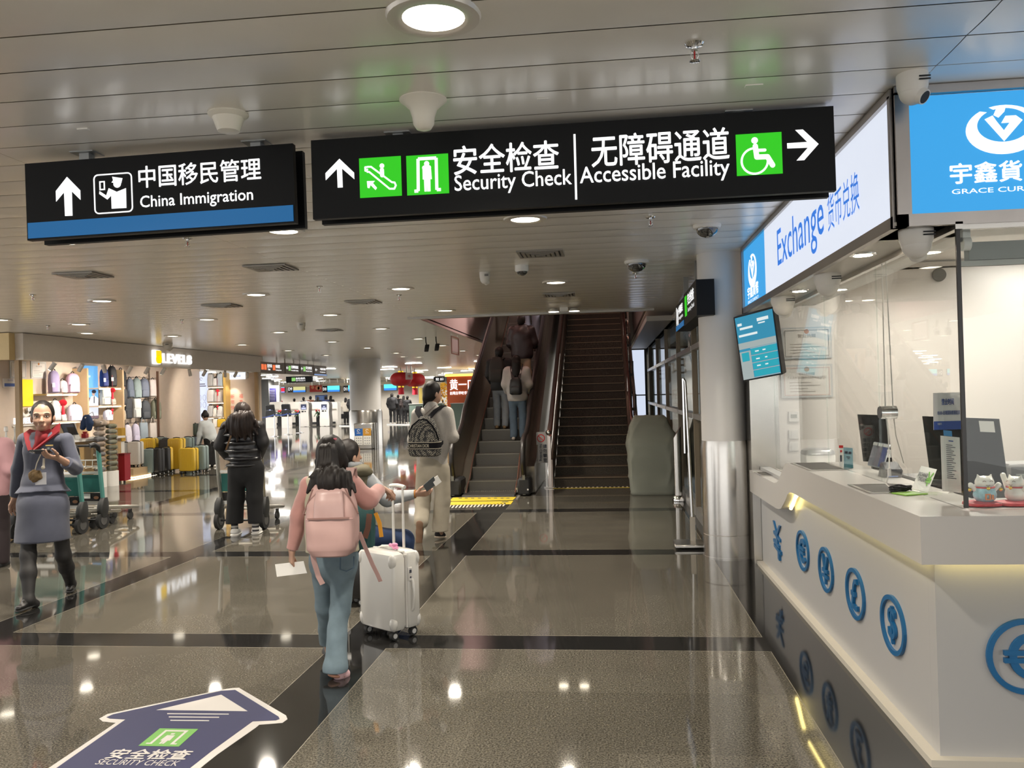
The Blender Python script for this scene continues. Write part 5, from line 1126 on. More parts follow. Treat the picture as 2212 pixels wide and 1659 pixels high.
c = j(76, 1028, -.36); t = thing('fur_charm', 'fluffy brown pompom charm and card hanging from the phone', 'charm', c)
skin('pompom', [E(c, (.044, .042, .046))], M('fur_brown', (.20, .13, .06), .9, noise=.4, nscale=90, bump=.6, bscale=180), t, vox=.004, fold=.007, fscale=170)
b = B(); b.tube([pc-V(0, 0, .02), j(80, 1000, -.36), c+UP*.04], .004, 6); b.tube([j(95, 990, -.35), j(94, 1010, -.35)], .008, 6); b.ball(j(93, 1010, -.37), .014); b.make('cord', M('cord_cream', (.55, .50, .42), .6), t)
b = B(); b.box(j(88, 1034, -.33), (.075, .004, .09), ax=[nrm(np.cross(f, UP)), f, UP]); b.make('card_pouch', M('pouch_white', (.60, .60, .63), .3), t)

# --- girl with the pink backpack
j = Q(4.62); root = (-1.58, 4.6, 0); f = nrm((-.12, 1, 0)); hc = j(716, 985, .0); s = .93
sA, sB, eA, wA, eB, wB = j(668, 1046), j(754, 1042), j(648, 1112, .02), j(631, 1188, .03), j(795, 1079, .05), j(822, 1054, .20)
hA, hB, kA, aA, kB, aB = j(698, 1205), j(742, 1205), j(704, 1310, .14), j(713, 1405, .36), j(733, 1320, .02), j(724, 1440, -.06)
me = body_mesh('girl walking away in pink sweater, cream vest and pale jeans', head_prims(hc, f, s)+[C((sA+sB)/2+UP*.02, hc-UP*.05, .045, .042)]+torso(sA, sB, hA, hB, f, .115, .10, .115, bar=.04)
    + limb(sA, eA, wA, .036, .03, .021)+limb(sB, eB, wB, .036, .03, .021)+limb(hA, kA, aA, .06, .042, .03)+limb(hB, kB, aB, .06, .042, .03)
    + hand_prims(wA, (-.12, .1, -1), (.6, .5, -.3), -1, .75, .85)+hand_prims(wB, nrm(j(836, 1060, .24)-wB), (.2, .2, -1), -1, 1.0, .85), root, vox=.0055)
VEST = M('vest_cream', (.46, .42, .31), .8, noise=.05); PINK = M('sweater_pink', (.46, .235, .21), .85, noise=.08, nscale=30, sheen=.3)
skin('vest', torso(sA, sB, hA, hB, f, .145, .135, .150, bar=.05)+[C(sB, sB*.7+eB*.3, .05, .046)], VEST, me, vox=.007, fold=.004, fscale=25, cuts=[((hA+hB)/2+UP*.035, -UP)])
skin('sleeve', limb(sA+V(.0, 0, -.01), eA, wA-(wA-eA)*.06, .052, .048, .036), PINK, me, vox=.006, fold=.006, fscale=40, cuts=[(wA-(wA-eA)*.02, nrm(wA-eA))])
skin('sleeve', limb(sB, eB, wB-(wB-eB)*.15, .052, .054, .040), PINK, me, vox=.006, fold=.007, fscale=40, cuts=[(wB-(wB-eB)*.1, nrm(wB-eB))])
b = B(); 
for z in (-.012, .012): b.tube([wB+nrm(wB-eB)*(-.015+z*.6)+.024*(nrm(np.cross(wB-eB, UP))*math.cos(a)+nrm(np.cross(np.cross(wB-eB, UP), wB-eB))*math.sin(a)) for a in np.linspace(0, 6.28, 17)[:-1]], .005, 6, True)
b.make('bracelet', M('bracelet_grey', (.12, .11, .12), .4), me)
skin('sweater_hem', [C((hA+hB)/2+UP*.05, (hA+hB)/2+UP*.0, .135, .128, fl=(f, .66))], PINK, me, vox=.007)
JEAN = M('denim_pale', (.145, .20, .235), .85, noise=.30, nscale=14)
skin('jeans', [C((hA+hB)/2+UP*.06, (hA+hB)/2-UP*.02, .125, .128, fl=(f, .72))]+[C(hA, kA, .072, .054), C(kA, aA, .054, .056), C(hB, kB, .074, .056), C(kB, aB, .055, .062), C(aB, aB-UP*.02, .062, .062)], JEAN, me, vox=.006, k=.022, fold=.007, fscale=42, cuts=[(aB-UP*.022, V(0, .1, -1))])
b = B(); pk = j(748, 1216, -.105); b.strip([pk+V(-.035, .01, .03), pk+V(-.035, .0, -.035), pk+V(.0, .0, -.045), pk+V(.035, .02, -.03), pk+V(.035, .03, .03)], .005, .006, (0, -1, 0)); b.make('pocket_seam', M('denim_dark', (.06, .10, .14), .8), me)
SHB = M('trainer_black', (.03, .03, .032), .6, noise=.2); GUM = M('gum_sole', (.40, .20, .13), .6); SHP = M('trainer_pink', (.62, .40, .42), .6, noise=.25, nscale=40)
shoe(me, aB-UP*.03, j(711, 1463, -.10), j(744, 1462, -.02)-UP*.002, SHB, GUM, .98); shoe(me, aA-UP*.06, j(708, 1422, .36), j(716, 1420, .52), SHB, GUM, .98)
skin('trainer_toe', [C(j(732, 1455, -.06), j(744, 1456, -.02), .036, .032), C(j(730, 1444, -.04), j(736, 1448, -.03), .02, .02)], SHP, me, vox=.006)
r_ = nrm(np.cross(f, UP))
tail = [C(hc-f*.09+UP*.02, hc-f*.125-UP*.10, .060, .075), C(hc-f*.125-UP*.10, j(717, 1040, -.20), .075, .082)]
for x, yv, rr in ((664, 1064, .006), (674, 1058, .008), (685, 1071, .008), (697, 1060, .010), (709, 1070, .010), (722, 1064, .010), (734, 1073, .010), (746, 1062, .008), (757, 1070, .008), (767, 1062, .006), (668, 1030, .005)): tail.append(C(j(717+(x-717)*.6, 1026, -.20), j(x, yv, -.225), .030, rr))
skin('hair', hair_cap(hc, f, s, g=1.05)+[C(hc+r_*q*.07-UP*.03, hc+r_*q*.075-UP*.08, .025, .015) for q in (-1, 1)], HAIRB, me, vox=.0055, k=.022, fold=.003, fscale=170, fdir=r_, cuts=[(hc+f*.055, f)])
skin('ponytail', tail, HAIRB, me, vox=.005, k=.014, fold=.007, fscale=170, fdir=r_, cuts=[(hc+f*.055, f)])
b = B(); b.box(j(717, 949, -.05), (.055, .03, .014), bev=.006); b.make('hair_clip', M('clip_pink', (.50, .10, .14), .4), me)
# her backpack
BP = M('backpack_pink', (.45, .285, .262), .55, noise=.05, nscale=10); BPD = M('backpack_seam', (.27, .15, .13), .6)
bc = j(718, 1113, -.20); t = thing('backpack', 'large dusty pink backpack on the back of the walking girl', 'backpack', (bc[0], bc[1], .75)); ax = np.array([r_, f, UP])
hgt = lambda y_: P(718, y_, Y=4.42)[2]
zb, zt_ = hgt(1200), hgt(1030); H_ = zt_-zb
def pack(secs, nm, m, par=t, sub=2, fo=.0, o=None):
    b = B(); b.loft(secs, 40, o=o if o is not None else (bc[0], bc[1], 0), ax=ax)
    if fo:
        vv = np.array(b.v); W_ = sum(np.sin(vv@(np.random.RandomState(i).normal(size=3)*V(30, 20, 22))+i) for i in range(4)); b.v = [tuple(q) for q in vv-f*(W_[:, None]*fo)]
    return b.make(nm, m, par)
def interp(L, k=4): return [tuple(a[i]+(c[i]-a[i])*q/k for i in range(len(a))) for a, c in zip(L, L[1:]) for q in range(k)]+[L[-1]]
pack(interp([(zb, .085, .055, 3, -.005, 0), (zb+.02, .120, .08, 3, -.004, 0), (zb+.08, .140, .095, 3, 0, 0), (zb+.20, .142, .095, 3, 0, 0), (zb+.28, .130, .085, 3, 0, 0), (zb+.36, .105, .07, 3, -.002, .01), (zt_-.03, .080, .055, 3, -.004, .02), (zt_, .05, .03, 3, -.004, .03)]), 'bag', BP, fo=.003)
pack(interp([(zb+.015, .10, .05, 3, .0, -.055), (zb+.05, .126, .06, 3.5, 0, -.058), (zb+.15, .128, .055, 4, .0, -.055), (zb+.208, .126, .048, 5, 0, -.052), (zb+.212, .10, .02, 4, 0, -.05)]), 'front_pocket', BP, fo=.0025)
pack(interp([(zb+.21, .082, .022, 4, 0, -.085), (zb+.30, .078, .03, 4, 0, -.072), (zb+.35, .072, .03, 4, 0, -.055), (zb+.365, .05, .02, 4, 0, -.045)]), 'flap', M('backpack_shine', (.47, .31, .29), .35), fo=.002)
b = B(); b.strip([bc+r_*x+f*(-.108+.25*x*x)+UP*(zb+.214-bc[2]) for x in np.linspace(-.11, .11, 9)], .008, .004, UP); b.make('zip', BPD, t)
for q in (-1, 1):
    b = B(); b.tube([bc+r_*q*(.085+.02*k)+f*(-.075+.012*k)+UP*(zb+.365-.045*k-bc[2]) for k in range(4)]+[bc+r_*q*.142-f*.02+UP*(zb+.225-bc[2])], .004, 6); b.make('drawcord', BPD, t)
    b = B(); b.strip([bc+r_*q*.075+f*.05+UP*(zt_-.03-bc[2]), bc+r_*q*.085+f*.10+UP*(zt_+.035-bc[2]), bc+r_*q*.085+f*.16+UP*(zt_+.03-bc[2]), bc+r_*q*.085+f*.20+UP*(zt_-.08-bc[2])], .045, .010, r_); b.make('shoulder_strap', BP, t)
b = B(); b.strip([bc-r_*-.0+f*-.02+r_*-.10+UP*(zb+.06-bc[2])]+[j(*q) for q in ((672, 1180, -.22), (679, 1215, -.22), (688, 1245, -.21), (697, 1262, -.20))], .028, .004, r_); b.make('hanging_strap', BP, t)
b = B(); b.strip([j(776, 1150, -.18)]+[j(*q) for q in ((788, 1180, -.15), (805, 1220, -.10), (815, 1240, -.08), (822, 1256, -.06))], .022, .004, r_); b.make('hanging_strap', BP, t)
b = B(); b.tube([bc+r_*.015*x-f*.015+UP*(zt_+.028*(1-x*x)-bc[2]) for x in (-1.6, -1, -.4, .4, 1, 1.6)], .006, 6); b.make('top_handle', BPD, t)
b = B(); cc = [P(594, 1219, Y=4.70), P(655, 1212, Y=4.62), P(663, 1238, Y=4.60), P(598, 1246, Y=4.68)]; slab(b, cc, nrm(np.cross(cc[1]-cc[0], cc[3]-cc[0])), .003); b.make('paper_ticket', M('ticket_white', (.78, .76, .72), .5), None, 'folded white paper held in the lowered hand of the girl', 'paper')

# --- boy riding the black suitcase
j = Q(6.2); root = (-1.95, 6.2, 0); f = nrm((.25, .97, 0)); hc = j(755, 982); s = .95; fh = nrm((.62, .78, 0))
sA, sB, eB, wB = j(728, 1040), j(795, 1036), j(836, 1078, .02), j(897, 1067, .04); hA, hB, kB, aB, kA, aA = j(745, 1160), j(800, 1160), j(874, 1166, .12), j(872, 1238, .16), j(752, 1170, .36), j(752, 1250, .36)
eA, wA = j(722, 1090, .12), j(745, 1110, .28)
me = body_mesh('boy seen from behind sitting on a black suitcase holding out a passport', head_prims(hc, fh, s)+[C((sA+sB)/2+UP*.02, hc-UP*.05, .045, .042)]+torso(sA, sB, hA, hB, f, .115, .10, .115, bar=.04)
    + limb(sA, eA, wA, .036, .03, .021)+limb(sB, eB, wB, .036, .03, .021)+limb(hA, kA, aA, .06, .042, .03)+limb(hB, kB, aB, .06, .042, .03)
    + hand_prims(wB, (1, .05, .03), (.1, .55, .5), 1, .45, .88)+hand_prims(wA, (.3, 1, -.2), (0, 0, -1), -1, .8, .85), root, vox=.0055)
r_ = nrm(np.cross(fh, UP))
skin('hair', hair_cap(hc, fh, s, g=1.02), HAIRB, me, vox=.005, fold=.002, fscale=130, cuts=[(hc+fh*.012-UP*.03, nrm(fh*.81-UP*.58)), (hc-UP*.075, -UP)])
GREYS = M('sweat_grey', (.31, .325, .34), .85, noise=.12, nscale=40); OLIVE = M('vest_olive', (.115, .10, .062), .7, noise=.1); NAVYJ = M('jeans_navy', (.015, .035, .10), .8, noise=.35, nscale=20)
skin('sleeve', limb(sB+V(.0, 0, 0), eB, wB-V(.01, 0, 0), .058, .056, .034), GREYS, me, vox=.006, fold=.007, fscale=35, cuts=[(wB-V(.005, 0, 0), V(1, 0, 0))])
skin('sleeve', limb(sA, eA, wA, .055, .05, .034), GREYS, me, vox=.007, fold=.004, fscale=35)
b = B(); b.tube([wB+V(.0, .028*math.cos(a), .028*math.sin(a)) for a in np.linspace(0, 6.28, 17)[:-1]], .006, 6, True); b.make('cuff', M('cuff_orange', (.30, .12, .02), .7), me)
skin('vest', torso(sA, sB, hA, hB, f, .15, .14, .145, flat=.72, bar=.062), OLIVE, me, vox=.007, fold=.008, fscale=28)
skin('hood', [C(j(735, 1022, -.07), j(790, 1016, -.06), .045, .038), C(j(785, 1014, -.05), j(800, 1020, -.04), .035, .02), C(j(738, 1010, .02), j(775, 1008, .04), .045, .04)], OLIVE, me, vox=.006, fold=.003, fscale=50)
skin('collar', [C(j(757, 1004, -.06), j(778, 1003, .0), .02, .02), C(j(757, 1004, -.06), j(740, 1004, .0), .02, .02)], GREYS, me, vox=.006)
skin('jeans', [C((hA+hB)/2, hB, .125, .09, fl=(f, .8)), C(hA, kA, .08, .06), C(kA, aA, .06, .055), C(hB, kB, .088, .070), C(kB, kB+UP*.0+(aB-kB)*.3, .068, .062), C(kB, aB, .064, .056)], NAVYJ, me, vox=.007, fold=.008, fscale=32)
shoe(me, aB-UP*.02, aB+V(-.03, -.07, -.09), aB+V(.03, .13, -.10), M('trainer_grey', (.3, .3, .3), .6), WHITE, .9); shoe(me, aA-UP*.02, aA+V(-.0, -.07, -.09), aA+V(.0, .13, -.10), M('trainer_grey', (.3, .3, .3), .6), WHITE, .9)
bt_ = j(772, 1130, -.22); t = thing('teal_rucksack', 'dark teal rucksack with orange straps on the back of the seated boy', 'backpack', bt_-UP*.2)
b = B(); b.loft([(bt_[2]-.20, .08, .05, 4), (bt_[2]-.17, .11, .075, 4), (bt_[2], .118, .08, 4), (bt_[2]+.13, .10, .07, 4), (bt_[2]+.19, .06, .04, 4)], 32, o=(bt_[0], bt_[1]+.03, 0)); b.make('bag', M('rucksack_teal', (.012, .055, .055), .7, noise=.2), t)
b = B(); b.strip([j(803, 1075, -.30), j(802, 1085, -.32), j(800, 1100, -.32)], .03, .005, (1, 0, 0)); b.make('orange_strap', M('strap_orange', (.75, .33, .02), .6), t)
b = B(); b.strip([j(811, 1108, -.25), j(820, 1130, -.25), j(824, 1160, -.25)], .028, .005, (1, 0, 0)); b.make('orange_strap', M('strap_orange', (.75, .33, .02), .6), t)
b = B(); b.strip([j(798, 1110, -.31), j(795, 1140, -.32), j(788, 1162, -.31)], .04, .005, (1, 0, 0)); b.make('brown_strap', M('strap_brown', (.12, .045, .025), .6), t)
cc = [j(914, 1049, -.0), j(937, 1029, .0), j(943, 1046, .02), j(922, 1062, .02)]; t = thing('passport', 'dark passport with a white boarding pass in the outstretched hand of the boy', 'passport', sum(cc)/4)
b = B(); pn = nrm(np.cross(cc[1]-cc[0], cc[3]-cc[0])); slab(b, cc, pn, .006); b.make('booklet', M('passport_grey', (.075, .085, .09), .5), t)
c2 = [j(932, 1036, .006), j(945, 1027, .006), j(954, 1041, .012), j(941, 1051, .012)]; b = B(); slab(b, [p+pn*.002 for p in c2], pn, .002); b.make('boarding_pass', M('ticket_white', (.78, .76, .72), .5), t)

# --- woman with the black and white backpack
j = Q(8.98); root = (-1.9, 8.98, 0); f = nrm((.18, .98, 0)); hc = j(936, 848); fh = nrm((.72, .69, 0)); r_ = nrm(np.cross(f, UP))
sA, sB, eB, wB, eA, wA = j(902, 897), j(966, 893), j(978, 943, -.02), j(960, 950, .22), j(893, 950, .05), j(905, 955, .28)
hA, hB, kA, aA, kB, aB = j(916, 1012), j(952, 1012), j(915, 1078, .06), j(909, 1128, -.26), j(955, 1082, .02), j(951, 1150, 0)
me = body_mesh('woman walking away in pale knit sweater and beige trousers, one sole lifted', head_prims(hc, fh, 1.)+[C((sA+sB)/2+UP*.02, hc-UP*.05, .05, .045)]+torso(sA, sB, hA, hB, f, .135, .12, .14, bar=.045)
    + limb(sA, eA, wA, .04, .034, .024)+limb(sB, eB, wB, .04, .034, .024)+limb(hA, kA, aA, .07, .05, .034)+limb(hB, kB, aB, .07, .05, .034)+hand_prims(wB, (-.1, 1, .1), (-1, 0, 0), 1, .6)+hand_prims(wA, (.1, 1, .1), (1, 0, 0), -1, .6), root, vox=.0065)
rh = nrm(np.cross(fh, UP))
skin('hair', hair_cap(hc, fh, 1., g=1.02)+[E(j(921, 861, -.03), (.042, .042, .045)), C(j(919, 866, -.03), j(914, 880, -.03), .02, .006), C(hc-fh*.07-UP*.04, j(923, 860, -.02), .05, .035)], HAIRB, me, vox=.006, k=.02, fold=.002, fscale=110, fdir=rh, cuts=[(hc+fh*.010-UP*.03, nrm(fh*.81-UP*.58))])
KNIT = M('knit_oat', (.44, .41, .375), .9, noise=.10, nscale=60, bump=.25, bscale=160)
skin('sweater', torso(sA, sB, hA, hB, f, .185, .18, .175, flat=.66, bar=.072)+limb(sA, eA, wA, .070, .062, .05)+limb(sB, eB, wB, .070, .064, .05)+[C((sA+sB)/2+UP*.01, j(933, 874), .072, .062)], KNIT, me, vox=.007, fold=.007, fscale=26, cuts=[(j(933, 1005), -UP), (j(934, 868), nrm(UP+f*.1))])
TROU = M('trouser_beige', (.39, .345, .27), .85, noise=.08, nscale=20)
skin('trousers', [C((hA+hB)/2+UP*.08, (hA+hB)/2-UP*.03, .165, .165, fl=(f, .72)), C(hA, kA, .092, .088), C(kA, aA-(aA-kA)*.02, .088, .078), C(hB, kB, .095, .085), C(kB, aB+UP*.02, .085, .088)], TROU, me, vox=.007, k=.025, fold=.010, fscale=22, cuts=[(aB+UP*.015, V(0, 0, -1)), ])
shoe(me, aB, j(940, 1161, -.03)-UP*.008, j(962, 1160, .08)-UP*.008, M('canvas_black', (.012, .01, .012), .7), M('sole_cream', (.45, .36, .28), .6), .95)
shoe(me, aA-UP*.02, j(906, 1127, -.34), j(904, 1177, -.20), M('canvas_black', (.012, .01, .012), .7), M('sole_brown', (.27, .16, .10), .65), 1.0)
# her backpack
def oblique():
    m = bpy.data.materials.new('oblique_jacquard'); m.use_nodes = True; nt = m.node_tree; bs = nt.nodes['Principled BSDF']; N = nt.nodes.new; L = nt.links.new
    tc = N('ShaderNodeTexCoord'); mp = N('ShaderNodeMapping'); mp.inputs['Rotation'].default_value = (0, .35, 0); mp.inputs['Scale'].default_value = (105, 85, 52); L(tc.outputs['Object'], mp.inputs['Vector'])
    vo = N('ShaderNodeTexVoronoi'); vo.inputs['Randomness'].default_value = .35; vo.inputs['Scale'].default_value = 1; L(mp.outputs[0], vo.inputs['Vector'])
    cr = N('ShaderNodeValToRGB'); e = cr.color_ramp.elements; e[0].position = .34; e[0].color = (.34, .31, .25, 1); e[1].position = .44; e[1].color = (.012, .012, .014, 1); L(vo.outputs['Distance'], cr.inputs[0]); L(cr.outputs[0], bs.inputs['Base Color']); bs.inputs['Roughness'].default_value = .75; return m
OBL = oblique(); NAVYB = M('webbing_black', (.010, .010, .012), .95, spec=.08)
bc = j(917, 945, -.24); t = thing('monogram_backpack', 'black and cream patterned backpack with a lettered band worn by the woman', 'backpack', bc-UP*.25); ax = np.array([r_, f, UP])
zb, zt_ = j(917, 986, -.24)[2], j(920, 899, -.24)[2]
def pk2(secs, nm, m, par=None):
    b = B(); b.loft(secs, 40, o=(bc[0], bc[1], 0), ax=ax); return b.make(nm, m, par or t)
h = zt_-zb
pk2([(zb, .13, .05, 4, .0, 0), (zb+.015, .165, .075, 4, 0, 0), (zb+.07, .172, .082, 4, 0, 0), (zb+.075, .172, .083, 4, 0, 0)], 'bottom_panel', OBL)
bd = pk2([(zb+.076, .174, .085, 4, 0, 0), (zb+.155, .170, .083, 4, 0, 0)], 'band', NAVYB)
pk2([(zb+.156, .168, .082, 4), (zb+.24, .160, .08, 3.5), (zb+.31, .135, .072, 3, .0, 0), (zb+.37, .100, .06, 2.6, .01, .01), (zt_, .05, .03, 2.4, .012, .02)], 'bag', OBL)
for z in (.083, .148):
    pk2([(zb+z, .176, .087, 4), (zb+z+.006, .176, .087, 4)], 'stripe', M('stripe_cream', (.48, .43, .34), .7), bd)
pl = Pl(V(bc[0], bc[1], zb+.10)-f*.0855-r_*.15, r_, UP, .001); b = B(); pl.text(b, 'CHRISTIAN DIOR', 0, 0, .235, .034, .01); b.make('lettering', M('stripe_cream', (.48, .43, .34), .7), bd)
b = B()
pth = [bc+r_*x+f*y_+UP*z for x, y_, z in ((-.165, -.02, zb+.17-bc[2]), (-.150, -.062, zb+.25-bc[2]), (-.105, -.072, zb+.325-bc[2]), (-.03, -.065, zb+.385-bc[2]), (.012, -.055, zb+.39-bc[2]), (.055, -.065, zb+.385-bc[2]), (.12, -.070, zb+.325-bc[2]), (.158, -.062, zb+.25-bc[2]), (.168, -.02, zb+.17-bc[2]))]
b.strip(pth, .016, .008, UP); b.make('zip_band', NAVYB, t)
for q, top_ in ((-1, j(906, 880, .02)), (1, j(959, 878, .02))):
    b = B(); b.strip([bc+r_*(.012+q*.04)+f*.0+UP*(zt_-.02-bc[2]), top_*.6+(bc+r_*q*.05+UP*(zt_-bc[2]))*.4-f*.06, top_-f*.02+UP*.01, top_+f*.10-UP*.02, top_+f*.14-UP*.15], .055, .010, r_); b.make('shoulder_strap', NAVYB, t)
b = B(); b.strip([bc+r_*.165+UP*(zb+.10-bc[2]), j(957, 955, -.10), j(958, 943, .0)], .035, .006, UP); b.make('side_strap', NAVYB, t)
b = B(); b.tube([j(917, 897, -.13), j(930, 885, -.12), j(941, 876, -.06)], .006, 6); b.make('thin_strap', M('strap_taupe', (.22, .18, .16), .5), me)

# --- woman pushing a trolley
j = Q(9.38); root = (-4.35, 9.38, 0); f = V(0, 1, 0); hc = j(525, 893); r_ = V(1, 0, 0)
sA, sB, eA, eB, wA, wB = j(491, 922), j(558, 922), j(477, 962, .02), j(567, 955, .02), j(490, 985, .22), j(560, 985, .22)
hA, hB, kA, kB, aA, aB = j(511, 1012), j(551, 1012), j(510, 1075), j(550, 1075), j(507, 1140), j(552, 1136)
me = body_mesh('woman with long dark hair in black puffer vest pushing a trolley', head_prims(hc, f, 1.)+[C((sA+sB)/2+UP*.02, hc-UP*.05, .05, .045)]+torso(sA, sB, hA, hB, f, .135, .12, .14, bar=.045)
    + limb(sA, eA, wA, .04, .034, .024)+limb(sB, eB, wB, .04, .034, .024)+limb(hA, kA, aA, .07, .05, .034)+limb(hB, kB, aB, .07, .05, .034)+hand_prims(wA, (0, 1, -.1), (0, 0, -1), -1, 1.), root, vox=.008)
tips = [(478, 926, 474, 928, .03), (490, 918, 484, 938, .05), (500, 920, 498, 948, .055), (513, 922, 512, 954, .055), (527, 922, 528, 950, .055), (540, 920, 543, 950, .055), (550, 915, 556, 938, .045), (556, 908, 561, 925, .03)]
skin('hair', hair_cap(hc, f, 1., g=1.1), HAIRD, me, vox=.0065, k=.025, fold=.003, fscale=150, fdir=(1, 0, 0))
skin('long_hair', [C(hc-f*.035-UP*.01, j(521, 916, -.13), .090, .150, fl=(f, .55))]+[C(j(520+(a-520)*.55, b_-16, -.13), j(c, d, -.15), r0, .010) for a, b_, c, d, r0 in tips], HAIRD, me, vox=.0065, k=.025, fold=.008, fscale=150, fdir=(1, 0, 0))
PUF = M('puffer_black', (.010, .010, .013), .32, noise=.2, coat=.15); PNT = M('trouser_black', (.008, .008, .009), .85)
vp = torso(sA, sB, hA, hB, f, .178, .182, .182, flat=.66, bar=.07)
for y_ in (922, 939, 956, 973, 990, 1004): c_ = j(523+(y_-960)*.08, y_); vp.append(E(c_, (.212 if y_ > 930 else .18, .150, .040), k=.010))
skin('puffer_vest', vp, PUF, me, vox=.008, k=.02, fold=.002, fscale=50, cuts=[(j(523, 1009), -UP)])
for a_, e_, w_ in ((sA, eA, wA), (sB, eB, wB)): skin('sleeve', limb(a_, e_, w_, .075, .072, .05), M('sleeve_black', (.012, .011, .013), .6), me, vox=.009, fold=.005, fscale=35)
skin('trousers', [C((hA+hB)/2+UP*.05, (hA+hB)/2-UP*.03, .175, .18, fl=(f, .72)), C(hA, kA, .10, .095), C(kA, aA+UP*.06, .095, .098), C(hB, kB, .10, .092), C(kB, aB+UP*.06, .092, .085)], PNT, me, vox=.009, fold=.004, fscale=22, cuts=[(j(530, 1130), -UP)])
for a_, h_, t_ in ((aA, j(505, 1157, -.06), j(516, 1157, .16)), (aB, j(550, 1154, -.02), j(561, 1152, .18))):
    b = B()
    for k in range(6): b.m = k % 2; b.cyl(a_+UP*(.05-.022*k), a_+UP*(.05-.022*(k+1)), .040, n=18)
    b.make('sock', [M('sock_dark', (.03, .03, .035), .8), M('sock_white', (.6, .58, .55), .8)], me)
    shoe(me, a_-UP*.04, h_-UP*.01, V(t_[0], t_[1], h_[2]-.01), M('trainer_white', (.66, .65, .63), .5, noise=.15, nscale=30), WHITE, 1.05, w=1.2)
b = B(); b.strip([j(499, 941, -.17), j(494, 955, -.17), j(488, 972, -.13)], .02, .005, (1, 0, 0)); b.make('bag_strap', M('strap_tan', (.16, .09, .04), .5), me)

